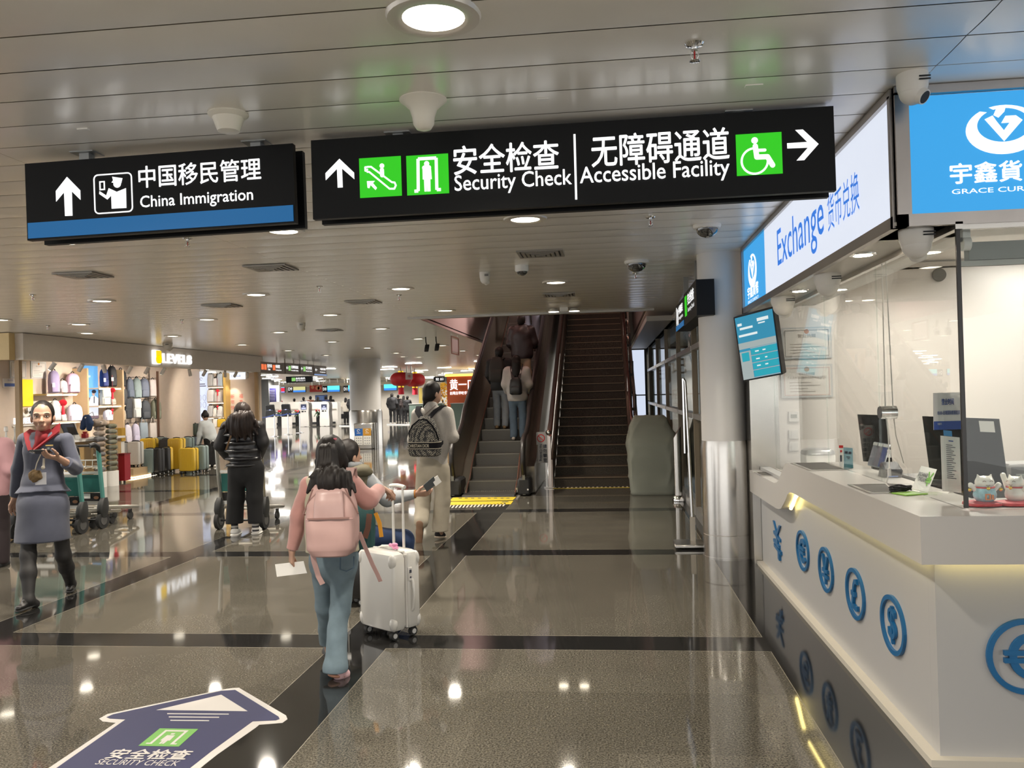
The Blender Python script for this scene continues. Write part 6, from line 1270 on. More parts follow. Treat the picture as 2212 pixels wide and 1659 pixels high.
# --- simple walking or standing figures farther away
def figure(label, px, foot, headtop, Y0, top, bot, hair, f=(0, 1, 0), wd=1., long_hair=0., arms=(.0, .0), bag=None, vox=.012, group=None, lean=0., z0=0., coat=0., hat=None, shoes=None, stride=.0, leg=None, floor=False, step=False):
    f = nrm(V(*f)); r = nrm(np.cross(f, UP)); o = P(px, foot, Y=Y0)
    if floor: o[2] = 0
    if step: o[2] = .185*(int((Y0-13.21)/.37)+1)
    H = P(px, headtop, Y=Y0)[2]-o[2]; s_ = H/1.66; q = lambda x, z, y=0.: o+r*x*s_*wd+UP*z*s_+f*(y*s_+lean*max(0, z-.9)*s_)
    hc = q(0, 1.545, .0); sA, sB, hA, hB = q(-.17, 1.36), q(.17, 1.36), q(-.085, .88), q(.085, .88)
    arm = lambda sd, a: (q(sd*.225, 1.10, -.02+a*.15), q(sd*.21, .92+a*.22, .08+a*.30)); (eA, wA), (eB, wB) = arm(-1, arms[0]), arm(1, arms[1])
    kA, kB, aA, aB = q(-.09, .48, .03+stride*.3), q(.09, .48, .03-stride*.1), q(-.09, .09, stride*.5), q(.09, .09, -stride*.5)
    me = skin('person', head_prims(hc, f, s_)+[C(q(0, 1.38), hc-UP*.05*s_, .05*s_)]+torso(sA, sB, hA, hB, f, .125*s_, .11*s_, .13*s_, bar=.045*s_)+limb(sA, eA, wA, .04*s_, .034*s_, .026*s_)+limb(sB, eB, wB, .04*s_, .034*s_, .026*s_)+limb(hA, kA, aA, .07*s_, .05*s_, .035*s_)+limb(hB, kB, aB, .07*s_, .05*s_, .035*s_)
        + hand_prims(wA, nrm(wA-eA), r, -1, .6, s_)+hand_prims(wB, nrm(wB-eB), -r, 1, .6, s_), SKIN, None, o, vox=vox, k=.02, label=label, cat='person', group=group)
    i = .03+coat
    skin('top', torso(sA, sB, hA, hB, f, (.15+i)*s_*wd, (.13+i)*s_*wd, (.135+i)*s_*wd, flat=.66, bar=.062*s_)+limb(sA, eA, wA, (.05+i*.6)*s_, (.045+i*.6)*s_, (.035+i*.5)*s_), top, me, vox=vox, fold=.008, fscale=28, cuts=[(q(0, .84-coat), -UP)]) if False else skin('top', torso(sA, sB, hA, hB, f, (.15+i)*s_*wd, (.13+i)*s_*wd, (.135+i)*s_*wd, flat=.66, bar=.062*s_)+limb(sA, eA, wA, (.05+i*.6)*s_, (.045+i*.6)*s_, (.035+i*.5)*s_)+limb(sB, eB, wB, (.05+i*.6)*s_, (.045+i*.6)*s_, (.035+i*.5)*s_), top, me, vox=vox, fold=.008, fscale=28, cuts=[(q(0, .80-coat), -UP)])
    l_ = leg or .075
    skin('trousers', [C(q(0, .93), q(0, .84), .16*s_, .16*s_, fl=(f, .7))]+limb(hA, kA, aA, (l_+.015)*s_, l_*s_, l_*.95*s_)+limb(hB, kB, aB, (l_+.015)*s_, l_*s_, l_*.95*s_), bot, me, vox=vox, fold=.008, fscale=28, cuts=[(o+UP*.05*s_, -UP)])
    L = hair_cap(hc, f, s_, g=1.04)
    if long_hair: L += [C(hc-f*.06*s_-UP*.05*s_, hc-f*.09*s_-UP*long_hair*s_, .09*s_, .085*s_)]
    if hat: L += [E(hc-f*.06*s_+UP*.10*s_, (.045*s_,)*3)]
    skin('hair', L, hair, me, vox=vox*.8, k=.02, cuts=[(hc+f*.05*s_, f)])
    for a_, nm in ((aA, 'shoe'), (aB, 'shoe')):
        skin(nm, [C(a_-f*.05*s_-UP*.05*s_, a_+f*.13*s_-UP*.055*s_, .038*s_, .034*s_)], shoes or MATBLK, me, vox=vox*.8, cuts=[(a_-UP*.088*s_, -UP)])
    if bag:
        m_, lab_, bw, bh, bz = bag; c_ = q(0, bz)-f*(.20+coat)*s_; t = thing('backpack', lab_, 'backpack', c_-UP*bh*s_/2)
        b = B(); b.loft([(-bh/2*s_, bw*.7*s_, .06*s_, 4), (-bh*.42*s_, bw*s_, .085*s_, 4), (0, bw*s_, .095*s_, 4), (bh*.35*s_, bw*.85*s_, .08*s_, 3), (bh/2*s_, bw*.5*s_, .04*s_, 3)], 28, ax=[r, f, UP], o=c_); b.make('bag', m_, t)
        b = B(); b.loft([(-bh*.40*s_, bw*.7*s_, .03*s_, 4), (-bh*.3*s_, bw*.78*s_, .04*s_, 4), (-.02*s_, bw*.75*s_, .035*s_, 4), (.0, bw*.6*s_, .02*s_, 4)], 28, ax=[r, f, UP], o=c_-f*.08*s_); b.make('front_pocket', m_, t)
        for sd in (-1, 1):
            b = B(); b.strip([c_+r*sd*bw*.5*s_+UP*bh*.4*s_+f*.05*s_, q(sd*.10, 1.44, -.05), q(sd*.11, 1.43, .08), q(sd*.12, 1.2, .16)], .05*s_, .012, r); b.make('shoulder_strap', m_, t)
        b = B(); b.tube([c_+r*x*.03*s_+UP*(bh/2+.05*(1-x*x))*s_ for x in (-1, -.5, .5, 1)], .008, 6); b.make('top_handle', m_, t)
    return me
BLK = M('cloth_black', (.012, .011, .012), .75); DKBR = M('cloth_dark_brown', (.045, .03, .028), .7); DEN = M('denim_mid', (.10, .14, .19), .85, noise=.2, nscale=15); DENG = M('denim_grey', (.24, .26, .29), .85, noise=.2, nscale=15); WHJ = M('jacket_white', (.50, .46, .43), .8, noise=.06); BEI = M('trouser_sand', (.50, .36, .24), .8)
figure('man in dark quilted jacket and sand trousers standing highest on the escalator', 1130, 853, 681, 16.02, M('quilted_dark', (.03, .018, .018), .45, noise=.3, nscale=40), BEI, HAIRB, f=(.05, 1, 0), wd=1.12, arms=(.4, .5), coat=.03, vox=.011, step=True)
figure('man in black with a dark rucksack and pale grey jeans on the escalator', 1083, 925, 750, 14.85, BLK, DENG, HAIRB, f=(.15, 1, 0), wd=1.1, arms=(.2, .1), coat=.02, vox=.010, bag=(M('rucksack_brown', (.022, .018, .015), .7), 'large dark rucksack on the man standing left on the escalator', .16, .50, 1.20), shoes=M('shoe_tan', (.25, .16, .08), .6), stride=.12, step=True)
figure('girl in white jacket, long black hair and blue jeans lowest on the escalator', 1120, 948, 768, 14.47, WHJ, DEN, HAIRB, f=(.0, 1, 0), wd=1.02, long_hair=.25, arms=(.2, .2), coat=.035, vox=.010, bag=(M('nylon_black', (.008, .008, .009), .5), 'small black backpack with top handle on the girl in white', .12, .34, 1.06), shoes=M('shoe_pale', (.45, .40, .35), .6), step=True)
figure('person in blue grey trousers mostly hidden above the quilted man', 1149, 760, 560, 17.86, M('cloth_grey_blue', (.12, .14, .18), .8), M('trouser_grey_blue', (.16, .19, .24), .8), HAIRB, vox=.015, step=True)
figure('person in pink jacket cut off at the left edge of the frame', -16, 1228, 905, 7.6, M('jacket_pink', (.45, .25, .27), .8), M('trouser_dark_plum', (.02, .012, .014), .8), HAIRB, f=(-.2, 1, 0), coat=.03, vox=.010, leg=.085)
# shop assistant bending over a suitcase
j = Q(19.0); root = (-9.3, 19, 0); f = nrm((-.85, .5, 0)); hc = j(443, 899, 0)
sA, sB, eA, wA, hA, hB = j(436, 916, -.1), j(452, 910, .12), j(431, 938, -.12), j(426, 958, -.15), j(450, 945, -.05), j(459, 945, .08)
kA, kB, aA, aB = j(449, 975, -.05), j(461, 975, .08), j(449, 1003, -.03), j(461, 1003, .05)
me = body_mesh('shop assistant in pale grey top bending down towards the suitcases', head_prims(hc, nrm(f-UP*.7), .95, u=nrm(UP+f*.8))+torso(sA, sB, hA, hB, nrm(f*.5-UP), .12, .11, .13, bar=.05)+limb(sA, eA, wA, .04, .035, .026)+limb(sB, j(437, 935, .1), j(432, 955, .0), .04, .035, .026)+limb(hA, kA, aA, .07, .05, .035)+limb(hB, kB, aB, .07, .05, .035)+hand_prims(wA, -UP, f, 1, .5), root, vox=.011)
GRT = M('top_pale_grey', (.52, .55, .56), .85)
skin('top', torso(sA, sB, hA, hB, nrm(f*.5-UP), .17, .17, .17, flat=.8, bar=.07)+limb(sA, eA, wA, .065, .06, .045)+limb(sB, j(437, 935, .1), j(432, 955, .0), .06, .055, .04), GRT, me, vox=.011, fold=.004)
skin('trousers', [C(hA-UP*.05, hB-UP*.05, .10, .10)]+limb(hA-UP*.05, kA, aA, .10, .08, .075)+limb(hB-UP*.05, kB, aB, .10, .08, .075), PNT, me, vox=.011)
skin('hair', [E(hc+UP*.02, (.09, .09, .085)), E(j(443, 889), (.045, .045, .04))], HAIRB, me, vox=.01)
for a_ in (aA, aB): skin('shoe', [C(a_+V(0, 0, -.03)-f*.04, a_+f*.13-UP*.035, .042, .036)], WHITE, me, vox=.01)
# ------------------------------------------------------------------ luggage
def suitcase(label, c, u, w_, d, h, mat, group=None, mat2=None, trim=None, wheels=True, handle=0., lock=False, z0=0., ribs=True, grip=(0, 0), side_u=-1):
    """upright case: centre c on the floor, u = unit direction of its width; mat2 = other half shell"""
    u = nrm(V(u[0], u[1], 0)); v = V(-u[1], u[0], 0); c = V(c[0], c[1], z0); ax = np.array([u, v, UP]); t = thing('suitcase', label, 'suitcase', c, group); zb = .055 if wheels else .003; W2, D2 = w_/2, d/2
    for nm, s_, m in (('front_shell', -1, mat), ('back_shell', 1, mat2 or mat)):
        b = B(); H_ = h-zb; q = D2/2
        b.loft([(zb, W2*.78, q*.7, 5, 0, s_*q*.95), (zb+.012, W2*.93, q*.92, 6, 0, s_*q), (zb+.04, W2, q*.985, 7, 0, s_*q), (zb+H_*.5, W2, q*.99, 7, 0, s_*q), (h-.04, W2, q*.985, 7, 0, s_*q), (h-.012, W2*.93, q*.92, 6, 0, s_*q), (h, W2*.78, q*.7, 5, 0, s_*q*.95)], 36, ax=ax, o=(c[0], c[1], z0))
        o = b.make(nm, m, t)
        if ribs:
            b = B()
            for k in (-.62, -.37, -.12, .12, .37, .62): b.box(c+u*k*W2+v*s_*D2*.985+UP*(h+zb)/2, (.012, .010, (h-zb)*.80), ax=ax, bev=.004)
            b.make('rib', m, o)
    b = B(); b.loft([(zb+.02, W2*.985, .007, 8), (h-.02, W2*.985, .007, 8)], 28, ax=ax, o=c); b.box(c+UP*(h-.003), (w_*.86, .014, .008), ax=ax); b.make('zip_line', trim or M('case_seam', (.42, .41, .39), .4, .3), t)
    if wheels:
        for a in (-1, 1):
            for e in (-1, 1):
                p = c+u*a*W2*.74+v*e*D2*.66; b = B(); b.cyl(p+UP*.030-u*.014, p+UP*.030+u*.014, .028, n=18); b.box(p+UP*.052, (.03, .03, .022), ax=ax); o = b.make('wheel', RUBBER, t)
                b = B(); b.cyl(p+UP*.03+u*.0145, p+UP*.03+u*.017, .016, n=14); b.cyl(p+UP*.03-u*.0145, p+UP*.03-u*.017, .016, n=14); b.make('hub', M('hub_grey', (.5, .5, .5), .4), o)
    b = B(); b.tube([c+u*x*.085+UP*(h+.018*(1-abs(x)**4)) for x in (-1, -.8, 0, .8, 1)], .010, 8); b.make('top_handle', trim or MATBLK, t)
    b = B(); sx = side_u; b.tube([c+u*sx*(W2+.018*(1-abs(x)**4))-v*D2*.35+UP*(h*.50+x*.10) for x in (-1, -.8, 0, .8, 1)], .010, 8); b.make('side_handle', mat, t)
    if handle:
        for x in (-.052, .052):
            b = B(); p = c+u*x-v*(D2-.03); b.cyl(p+UP*(h-.01), p+UP*(h+(handle-h)*.55), .0095); b.cyl(p+UP*(h+(handle-h)*.5), p+UP*handle, .0075); b.make('telescopic_tube', M('tube_cream', (.66, .63, .58), .3, .5), t)
        b = B(); b.tube([c+u*x-v*(D2-.03)+UP*(handle+.006*(1-x*x/.004)) for x in (-.075, -.052, 0, .052, .075)], .013, 8); b.make('grip', WHITE, t)
    if lock:
        p = c+u*side_u*(W2+.003)-v*.025+UP*h*.74; b = B(); b.box(p, (.010, .030, .085), ax=ax, bev=.003); o = b.make('lock', M('lock_grey', (.62, .60, .57), .3), t)
        b = B(); b.box(p+u*side_u*.006+UP*.018, (.003, .016, .02), ax=ax); b.cyl(p+u*side_u*.005-UP*.02, p+u*side_u*.008-UP*.02, .006); b.make('dial', INK, o)
    return t, ax
WCASE = M('case_white', (.56, .545, .515), .22, coat=.3)
t, ax = suitcase('small white hard shell suitcase pulled by the girl', (-1.455, 5.415), (-.80, .60), .36, .235, .555, WCASE, handle=.955, lock=True, trim=M('case_white_trim', (.60, .58, .55), .3), ribs=False)
for a in (-1, 1):
    for e in (-1, 1):
        for z in (.11, .50): b = B(); b.ball(V(-1.455, 5.415, z)+ax[0]*a*.155+ax[1]*e*.095, (.030, .026, .05), 14, 8, ax); b.make('corner_guard', M('case_white', (.56, .545, .515), .22), t)
b = B(); p = V(-1.455, 5.415, .575)+ax[0]*-.05; b.tube([p+ax[0]*x*.04+V(0, 0, .012*math.sin(3*x)) for x in (-1, -.4, .2, .8)], .012, 8); b.ball(p+V(.01, 0, .012), (.022, .014, .013)); b.make('pink_ribbon', M('ribbon_pink', (.62, .25, .40), .7), t)
t, ax = suitcase('black hard shell suitcase with silver frame under the seated boy', (-1.93, 6.30), (.12, 1), .42, .27, .445, M('case_black', (.018, .017, .017), .35), trim=M('frame_silver', (.55, .53, .48), .3, .9), side_u=1)
b = B()
for z in (.17, .36): b.box(V(-1.93, 6.30, z)-ax[0]*.214, (.008, .05, .045), ax=ax, bev=.003)
b.make('latch', CHROME, t)
b = B(); b.box(V(-1.90, 6.02, .50), (.02, .045, .085), bev=.008); b.make('luggage_tag', M('tag_grey', (.42, .44, .44), .4), t)
YC, GC, KC, SC = M('case_yellow', (.62, .40, .03), .35), M('case_sage', (.20, .26, .255), .4), M('case_charcoal', (.02, .02, .022), .45), M('case_silver', (.42, .44, .45), .3, .3)
def case_px(x0, y0, x1, y1, Y, m, lab, m2=None, floor=True, grp='suitcases at the shop front', d=.25):
    a, c = P(x0, y1, Y=Y), P(x1, y0, Y=Y); 
    return suitcase(lab, ((a[0]+c[0])/2, Y+d/2), (1, 0, 0), c[0]-a[0], d, c[2]-max(a[2], 0) if not floor else c[2], m, grp, m2, wheels=floor, z0=0 if floor else a[2], ribs=True, trim=MATBLK)
case_px(306, 970, 329, 1024, 17.0, GC, 'sage green suitcase in the front row, leftmost'); case_px(330, 969, 343, 1023, 17.05, KC, 'narrow charcoal suitcase beside the leftmost sage one in the front row')
case_px(343, 967, 362, 1016, 17.5, KC, 'charcoal suitcase with orange edge in the front row', YC); case_px(362, 947, 390, 1015, 17.9, YC, 'tall yellow suitcase in the middle of the front row')
case_px(386, 968, 418, 1017, 17.3, YC, 'medium yellow suitcase right of the tall yellow one'); case_px(419, 963, 440, 1013, 17.6, GC, 'sage green suitcase at the right end of the front row')
case_px(302, 947, 331, 1004, 18.3, YC, 'tall yellow suitcase at the left of the back row'); case_px(332, 945, 351, 1000, 18.6, GC, 'sage suitcase behind the charcoal ones in the back row')
case_px(343, 949, 362, 1000, 18.4, KC, 'charcoal suitcase in the back row left of the tall yellow one'); case_px(391, 945, 410, 1000, 18.5, GC, 'sage suitcase in the back row right of the tall yellow one'); case_px(410, 944, 424, 998, 18.8, M('case_slate', (.10, .12, .15), .4), 'slate blue suitcase at the right end of the back row')
WOOD = M('oak_panel', (.50, .36, .21), .45, noise=.10, nscale=6); WOODP = M('oak_pale', (.52, .43, .35), .45, noise=.08, nscale=7); LEDW = glow('shelf_led', (1, .86, .62), 7)
t = thing('display_platform', 'low oak platform with a lit edge under the silver suitcases', 'platform', (-10.0, 16.9, 0)); b = B(); b.box((-10.35, 16.9, .10), (1.2, .9, .20)); b.make('deck', WOOD, t); b = B(); b.box((-10.35, 16.44, .02), (1.2, .012, .02)); b.box((-9.745, 16.9, .02), (.012, .9, .02)); b.make('led_strip', LEDW, t)
for x0, x1, y0, y1, m, lab in ((253, 275, 957, 1006, SC, 'silver suitcase on the low platform'), (276, 299, 954, 1003, M('case_offwhite', (.62, .60, .57), .35), 'off white suitcase with dark frame on the low platform')):
    a, c = P(x0, y1, Y=16.75), P(x1, y0, Y=16.75); suitcase(lab, ((a[0]+c[0])/2, 16.85), (1, 0, 0), c[0]-a[0], .24, c[2]-.2, m, 'suitcases on the low platform', z0=.20, trim=MATBLK)

# ------------------------------------------------------------------ luggage shop
FX = -9.7; FZ0 = 2.325; BX = -11.45; EY = 22.8
FASC = M('fascia_oak', (.74, .66, .58), .5, noise=.05, nscale=20)
wallbox('wall_shop_fascia', (FX-.14, 13.15, FZ0), (FX, EY+.2, CEIL-.012), FASC)
wallbox('wall_shop_end_beam', (-14.5, 13.0, FZ0), (FX-.141, 13.14, CEIL-.012), M('oak_honey', (.66, .49, .24), .45, noise=.08, nscale=6))
wallbox('wall_shop_back', (BX-.12, 13.6, 0), (BX, EY, CEIL), WOODP)
wallbox('wall_shop_end', (BX, EY, 0), (FX-.02, EY+.15, FZ0), WOODP)
wallbox('trim_4', (FX-.13, EY-.06, 0), (FX-.03, EY-.001, FZ0), WOOD)
q = P(41.5, 900, Y=13.3); wallbox('trim_5', (q[0]-.04, 13.26, 0), (q[0]+.04, 13.34, FZ0), M('oak_post', (.34, .22, .10), .45))
t = thing('shop_logo', 'glowing yellow and white shop name on the oak fascia', 'sign', (FX, 16.9, 2.4))
pl = Pl((FX, 13.15, FZ0), (0, 1, 0), (0, 0, 1), .002); fy = lambda x, y: ((lambda p: (p[1]-13.15, p[2]-FZ0))(P(x, y, X=FX)))
WG2 = glow('logo_white', (1, 1, 1), 1.25); YG = glow('logo_yellow', (1.0, .66, .0), .85)
x0, z0 = fy(328, 786); x1, z1 = fy(342, 757); b = B(); pl.rect(b, x0, z0, x1-x0, z1-z0, .05, .02); b.make('logo_back', WG2, t)
b = B(); p2 = Pl(pl.o+pl.n*.052, pl.u, pl.v, .001); p2.rect(b, x0+.08, z0+.11, x1-x0-.09, z1-z0-.12, .02, .02); p2.disc(b, x0+.20, z0+.10, .09, .02); p2.disc(b, x1-.12, z0+.10, .09, .02); b.make('logo_front', YG, t)
x0, z0 = fy(350, 784); x1, z1 = fy(411, 768); b = B(); pl.text(b, 'LEVEL8', x0, z0, x1-x0, z1-z0, .006, .04); b.make('lettering', WG2, t)
SH = lambda x, y: P(x, y, X=BX+.16)
def shelf(x0, x1, y, lab, X=None, Y=None, depth=.3):
    if Y is None: a, c = P(x0, y, X=BX+.3), P(x1, y, X=BX+.3); ctr = (BX+.15, (a[1]+c[1])/2, (a[2]+c[2])/2); dim = (.30, abs(c[1]-a[1]), .03); led = ((BX+.285, ctr[1], ctr[2]-.018), (.02, dim[1]*.92, .012))
    else: a, c = P(x0, y, Y=Y), P(x1, y, Y=Y); ctr = ((a[0]+c[0])/2, EY-.15, (a[2]+c[2])/2); dim = (c[0]-a[0], .30, .03); led = ((ctr[0], EY-.285, ctr[2]-.018), (dim[0]*.92, .02, .012))
    t = thing('display_shelf', lab, 'shelf', ctr); b = B(); b.box(ctr, dim); b.make('board', WOODP, t); b = B(); b.box(*led); b.make('led_strip', LEDW, t); return ctr[2]+.015
YE2 = EY-.3
shelf(214, 270, 839, 'lit shelf under the navy and black backpacks'); shelf(213, 272, 877, 'lit shelf under the white flap backpack'); shelf(262, 339, 959, 'low shelf under the totes and purple bags'); shelf(101, 168, 852, 'lit shelf under the purple and pink backpacks'); shelf(101, 176, 912, 'shelf under the pale lilac backpack')
shelf(368, 421, 850, 'lit shelf under the sage and cream backpacks', Y=YE2); shelf(368, 421, 901, 'lit shelf under the two black roll top backpacks', Y=YE2)
for y_, lab in ((836, 'upper small lit shelf at the shop end wall'), (870, 'middle small lit shelf at the shop end wall'), (902, 'lower small lit shelf at the shop end wall')): shelf(448, 484, y_, lab, Y=YE2)
wallbox('trim_6', (BX, 18.38, 0), (BX+.34, 18.44, FZ0), WOOD); wallbox('trim_7', (BX, 17.05, 0), (BX+.34, 17.10, FZ0), WOOD)
q = P(486, 850, Y=YE2); wallbox('trim_8', (q[0]-.05, YE2, 0), (q[0]+.02, EY, FZ0), M('oak_yellow', (.55, .36, .10), .45))
wallbox('trim_9', (BX+.30, 19.92, 0), (BX+.345, 19.965, FZ0), M('pole_dark', (.10, .05, .03), .5)); q = P(368, 850, Y=YE2); wallbox('trim_10', (q[0]-.03, YE2-.02, 0), (q[0]+.03, YE2+.03, FZ0), M('pole_dark', (.10, .05, .03), .5)); q = P(355, 850, Y=21); wallbox('trim_11', (q[0]-.04, 20.97, 0), (q[0]+.04, 21.03, FZ0), WHITE)
def bag(x0, y0, x1, y1, col, label, style='round', hang=False, end=False, strap=True, tag=False, grp=None):
    """backpack or tote standing against the shop wall, outlined by its photo box"""
    m = M('bag_%d_%d_%d' % tuple(int(999*k) for k in col), col, .65, noise=.08, nscale=20)
    a, c = (P(x0, y1, X=BX+.17), P(x1, y0, X=BX+.17)) if not end else (P(x0, y1, Y=EY-.17), P(x1, y0, Y=EY-.17))
    if end: u, n_ = V(1, 0, 0), V(0, -1, 0); wd = c[0]-a[0]; ctr = V((a[0]+c[0])/2, EY-.17, a[2])
    else: u, n_ = V(.55, .84, 0), V(.84, -.55, 0); wd = (c[1]-a[1])*1.0; ctr = V(BX+.20, (a[1]+c[1])/2, a[2]); wd = abs((x1-x0)/1831*((a[1]*.99+11.2*.11)))
    h = c[2]-a[2]; t = thing('backpack' if style != 'tote' else 'tote_bag', label, 'bag', ctr, grp); ax = np.array([u, -n_, UP]); r = wd/2; e = 3.2 if style == 'round' else 5
    b = B()
    if style == 'round': S_ = [(0, r*.85, .06, e), (.02, r*.97, .085, e), (h*.5, r, .095, e), (h*.8, r*.92, .08, 3), (h*.93, r*.7, .06, 2.6), (h, r*.35, .03, 2.2)]
    elif style == 'tote': S_ = [(0, r*.9, .05, 5), (.02, r, .06, 5), (h*.8, r*.95, .05, 5), (h, r*.9, .03, 4)]
    else: S_ = [(0, r*.9, .06, e), (.02, r, .09, e), (h*.6, r, .09, e), (h*.98, r*.95, .06, 4), (h, r*.85, .04, 4)]
    b.loft(S_, 28, ax=ax, o=ctr); b.make('bag', m, t)
    if style == 'flap':
        b = B(); b.loft([(h*.52, r*.92, .03, 5, 0, -.085), (h*.75, r*.98, .05, 5, 0, -.06), (h*1.01, r*.98, .095, 5, 0, .0), (h*1.03, r*.9, .07, 5, 0, 0)], 24, ax=ax, o=ctr); b.make('flap', m, t)
        b = B(); b.loft([(h*.04, r*.7, .03, 5, 0, -.085), (h*.42, r*.7, .03, 5, 0, -.08)], 20, ax=ax, o=ctr); b.make('front_pocket', m, t)
    elif style == 'round':
        b = B(); b.loft([(h*.05, r*.74, .03, 4, 0, -.08), (h*.34, r*.78, .035, 4, 0, -.078), (h*.40, r*.6, .02, 4, 0, -.075)], 22, ax=ax, o=ctr); b.make('front_pocket', m, t)
    b = B()
    if style == 'tote': b.tube([ctr+u*x*r*.5+UP*(h+.16*(1-x*x)) for x in (-1, -.6, 0, .6, 1)], .009, 6)
    else: b.tube([ctr+u*x*.035+UP*(h*.98+.05*(1-x*x)) for x in (-1, -.6, 0, .6, 1)], .010, 6)
    b.make('top_handle', m if style == 'tote' else MATBLK, t)
    if not end and x0 >= 264: b = B(); b.tube([(BX+.002, ctr[1], ctr[2]+h+.02), (BX+.14, ctr[1], ctr[2]+h+.02), (BX+.30, ctr[1], ctr[2]+h+.035)], .006, 6); b.box((BX+.006, ctr[1], ctr[2]+h), (.01, .03, .08)); b.make('hook', DKSTEEL, t)
    if tag:
        b = B(); b.box(ctr+n_*.125-u*r*.5+UP*h*.35, (.05, .004, .085), ax=ax); b.make('price_tag', PAPER, t)
g1 = 'backpacks displayed on the shop wall'
for a in ((214, 796, 230, 835, (.012, .03, .16), 'navy backpack on the top shelf beside the blue poster', 'round', 1), (230, 791, 248, 835, (.015, .015, .018), 'black backpack with grey print on the top shelf', 'round', 1), (247, 799, 269, 835, (.02, .022, .026), 'black backpack with slanted print at the right end of the top shelf', 'round', 1),
          (215, 842, 234, 875, (.50, .51, .48), 'white flap backpack on the second shelf', 'flap', 0), (233, 859, 246, 875, (.46, .44, .38), 'small beige sling bag on the second shelf', 'round', 0), (248, 842, 270, 875, (.045, .048, .055), 'charcoal flap backpack on the second shelf', 'flap', 0),
          (270, 818, 286, 859, (.15, .18, .24), 'blue grey backpack hanging first in the upper row', 'round', 0), (283, 817, 302, 860, (.22, .28, .28), 'grey green backpack hanging second in the upper row', 'round', 0), (298, 818, 319, 859, (.11, .13, .18), 'slate backpack hanging third in the upper row', 'round', 0), (318, 820, 337, 857, (.55, .49, .47), 'pale pinkish backpack hanging last in the upper row', 'flat', 0),
          (264, 862, 281, 905, (.055, .06, .07), 'charcoal flap backpack first in the lower row', 'flap', 0), (283, 862, 300, 903, (.55, .57, .56), 'white flap backpack in the lower row', 'flap', 0), (300, 865, 322, 906, (.035, .04, .05), 'black backpack third in the lower row', 'round', 0), (323, 862, 345, 906, (.17, .18, .13), 'olive backpack last in the lower row', 'round', 0),
          (221, 885, 240, 909, (.52, .52, .62), 'pale lilac bag leaning under the second shelf', 'round', 0), (249, 883, 268, 909, (.42, .36, .27), 'beige bag leaning under the second shelf', 'round', 0),
          (264, 917, 281, 958, (.60, .58, .66), 'white and purple bag lowest on the wall, left one', 'round', 0), (282, 915, 298, 958, (.50, .47, .60), 'white and purple bag lowest on the wall, right one', 'round', 0), (298, 912, 317, 957, (.25, .30, .34), 'blue grey tote hanging low on the wall', 'tote', 0), (319, 913, 337, 957, (.55, .50, .46), 'cream tote hanging low on the wall', 'tote', 0),
          (102, 801, 124, 849, (.30, .25, .42), 'purple backpack on the shelf beside the certificates', 'round', 1), (123, 822, 141, 849, (.66, .60, .56), 'small cream backpack between the purple and pink ones', 'round', 0), (140, 807, 168, 849, (.52, .34, .46), 'pink backpack on the upper shelf beside the blue poster', 'round', 1),
          (105, 865, 127, 910, (.50, .52, .56), 'tall pale grey backpack on the lower left shelf', 'round', 0), (142, 873, 174, 911, (.50, .47, .58), 'pale lilac backpack on the lower left shelf', 'round', 0), (125, 893, 139, 910, (.60, .54, .52), 'small pale pouch between the backpacks on the lower left shelf', 'round', 0)):
    bag(*a[:4], a[4], a[5], a[6], tag=bool(a[7]), grp=g1)
for a in ((371, 811, 393, 849, (.28, .34, .34), 'sage backpack on the end wall shelf', 'flat'), (394, 812, 419, 849, (.60, .58, .53), 'cream backpack on the end wall shelf', 'round'), (372, 866, 397, 900, (.05, .055, .065), 'black roll top backpack on the end wall shelf', 'flat'), (399, 863, 420, 899, (.02, .021, .022), 'plain black backpack on the end wall shelf', 'flat'),
          (450, 808, 461, 835, (.42, .42, .42), 'thin grey bag on the upper small shelf', 'flat'), (462, 817, 470, 835, (.62, .62, .62), 'white pouch on the upper small shelf', 'flat'), (471, 807, 482, 835, (.36, .42, .48), 'pale blue bag on the upper small shelf', 'flat'), (449, 842, 463, 869, (.62, .62, .64), 'white bag on the middle small shelf', 'flat'), (465, 846, 479, 869, (.58, .54, .53), 'pinkish white bag on the middle small shelf', 'flat'),
          (450, 876, 461, 901, (.45, .46, .48), 'grey bag on the lower small shelf', 'flat'), (462, 881, 470, 901, (.70, .69, .66), 'white plush bag on the lower small shelf', 'round'), (471, 877, 482, 901, (.62, .62, .62), 'white bag at the right end of the lower small shelf', 'round')):
    bag(*a[:4], a[4], a[5], a[6], end=True, grp='bags on the shop end wall')
for x0, y0, x1, y1, m, lab in ((372, 916, 386, 944, SC, 'small silver case standing on the floor display below the end wall shelves'), (387, 916, 401, 944, SC, 'second small silver case below the end wall shelves'), (403, 915, 423, 941, M('case_green', (.03, .045, .035), .4), 'dark green cabin case below the end wall shelves'), (459, 905, 467, 923, WHITE, 'white case under the lower small shelf'), (468, 905, 484, 923, YC, 'small yellow case under the lower small shelf')):
    a, c = P(x0, y1, Y=22.3), P(x1, y0, Y=22.3); suitcase(lab, ((a[0]+c[0])/2, 22.42), (1, 0, 0), c[0]-a[0], .2, c[2]-a[2], m, 'cases below the end wall shelves', wheels=False, z0=a[2], trim=MATBLK)
wallbox('trim_12', (P(368, 945, Y=22.3)[0], 22.25, 0), (P(424, 945, Y=22.3)[0], 22.75, P(400, 944, Y=22.3)[2]-.002), WOODP); wallbox('trim_13', (P(457, 945, Y=22.3)[0], 22.25, 0), (P(486, 945, Y=22.3)[0], 22.75, P(470, 923, Y=22.3)[2]-.002), WOODP)
REDT = M('tassel_red', (.70, .008, .03), .6)
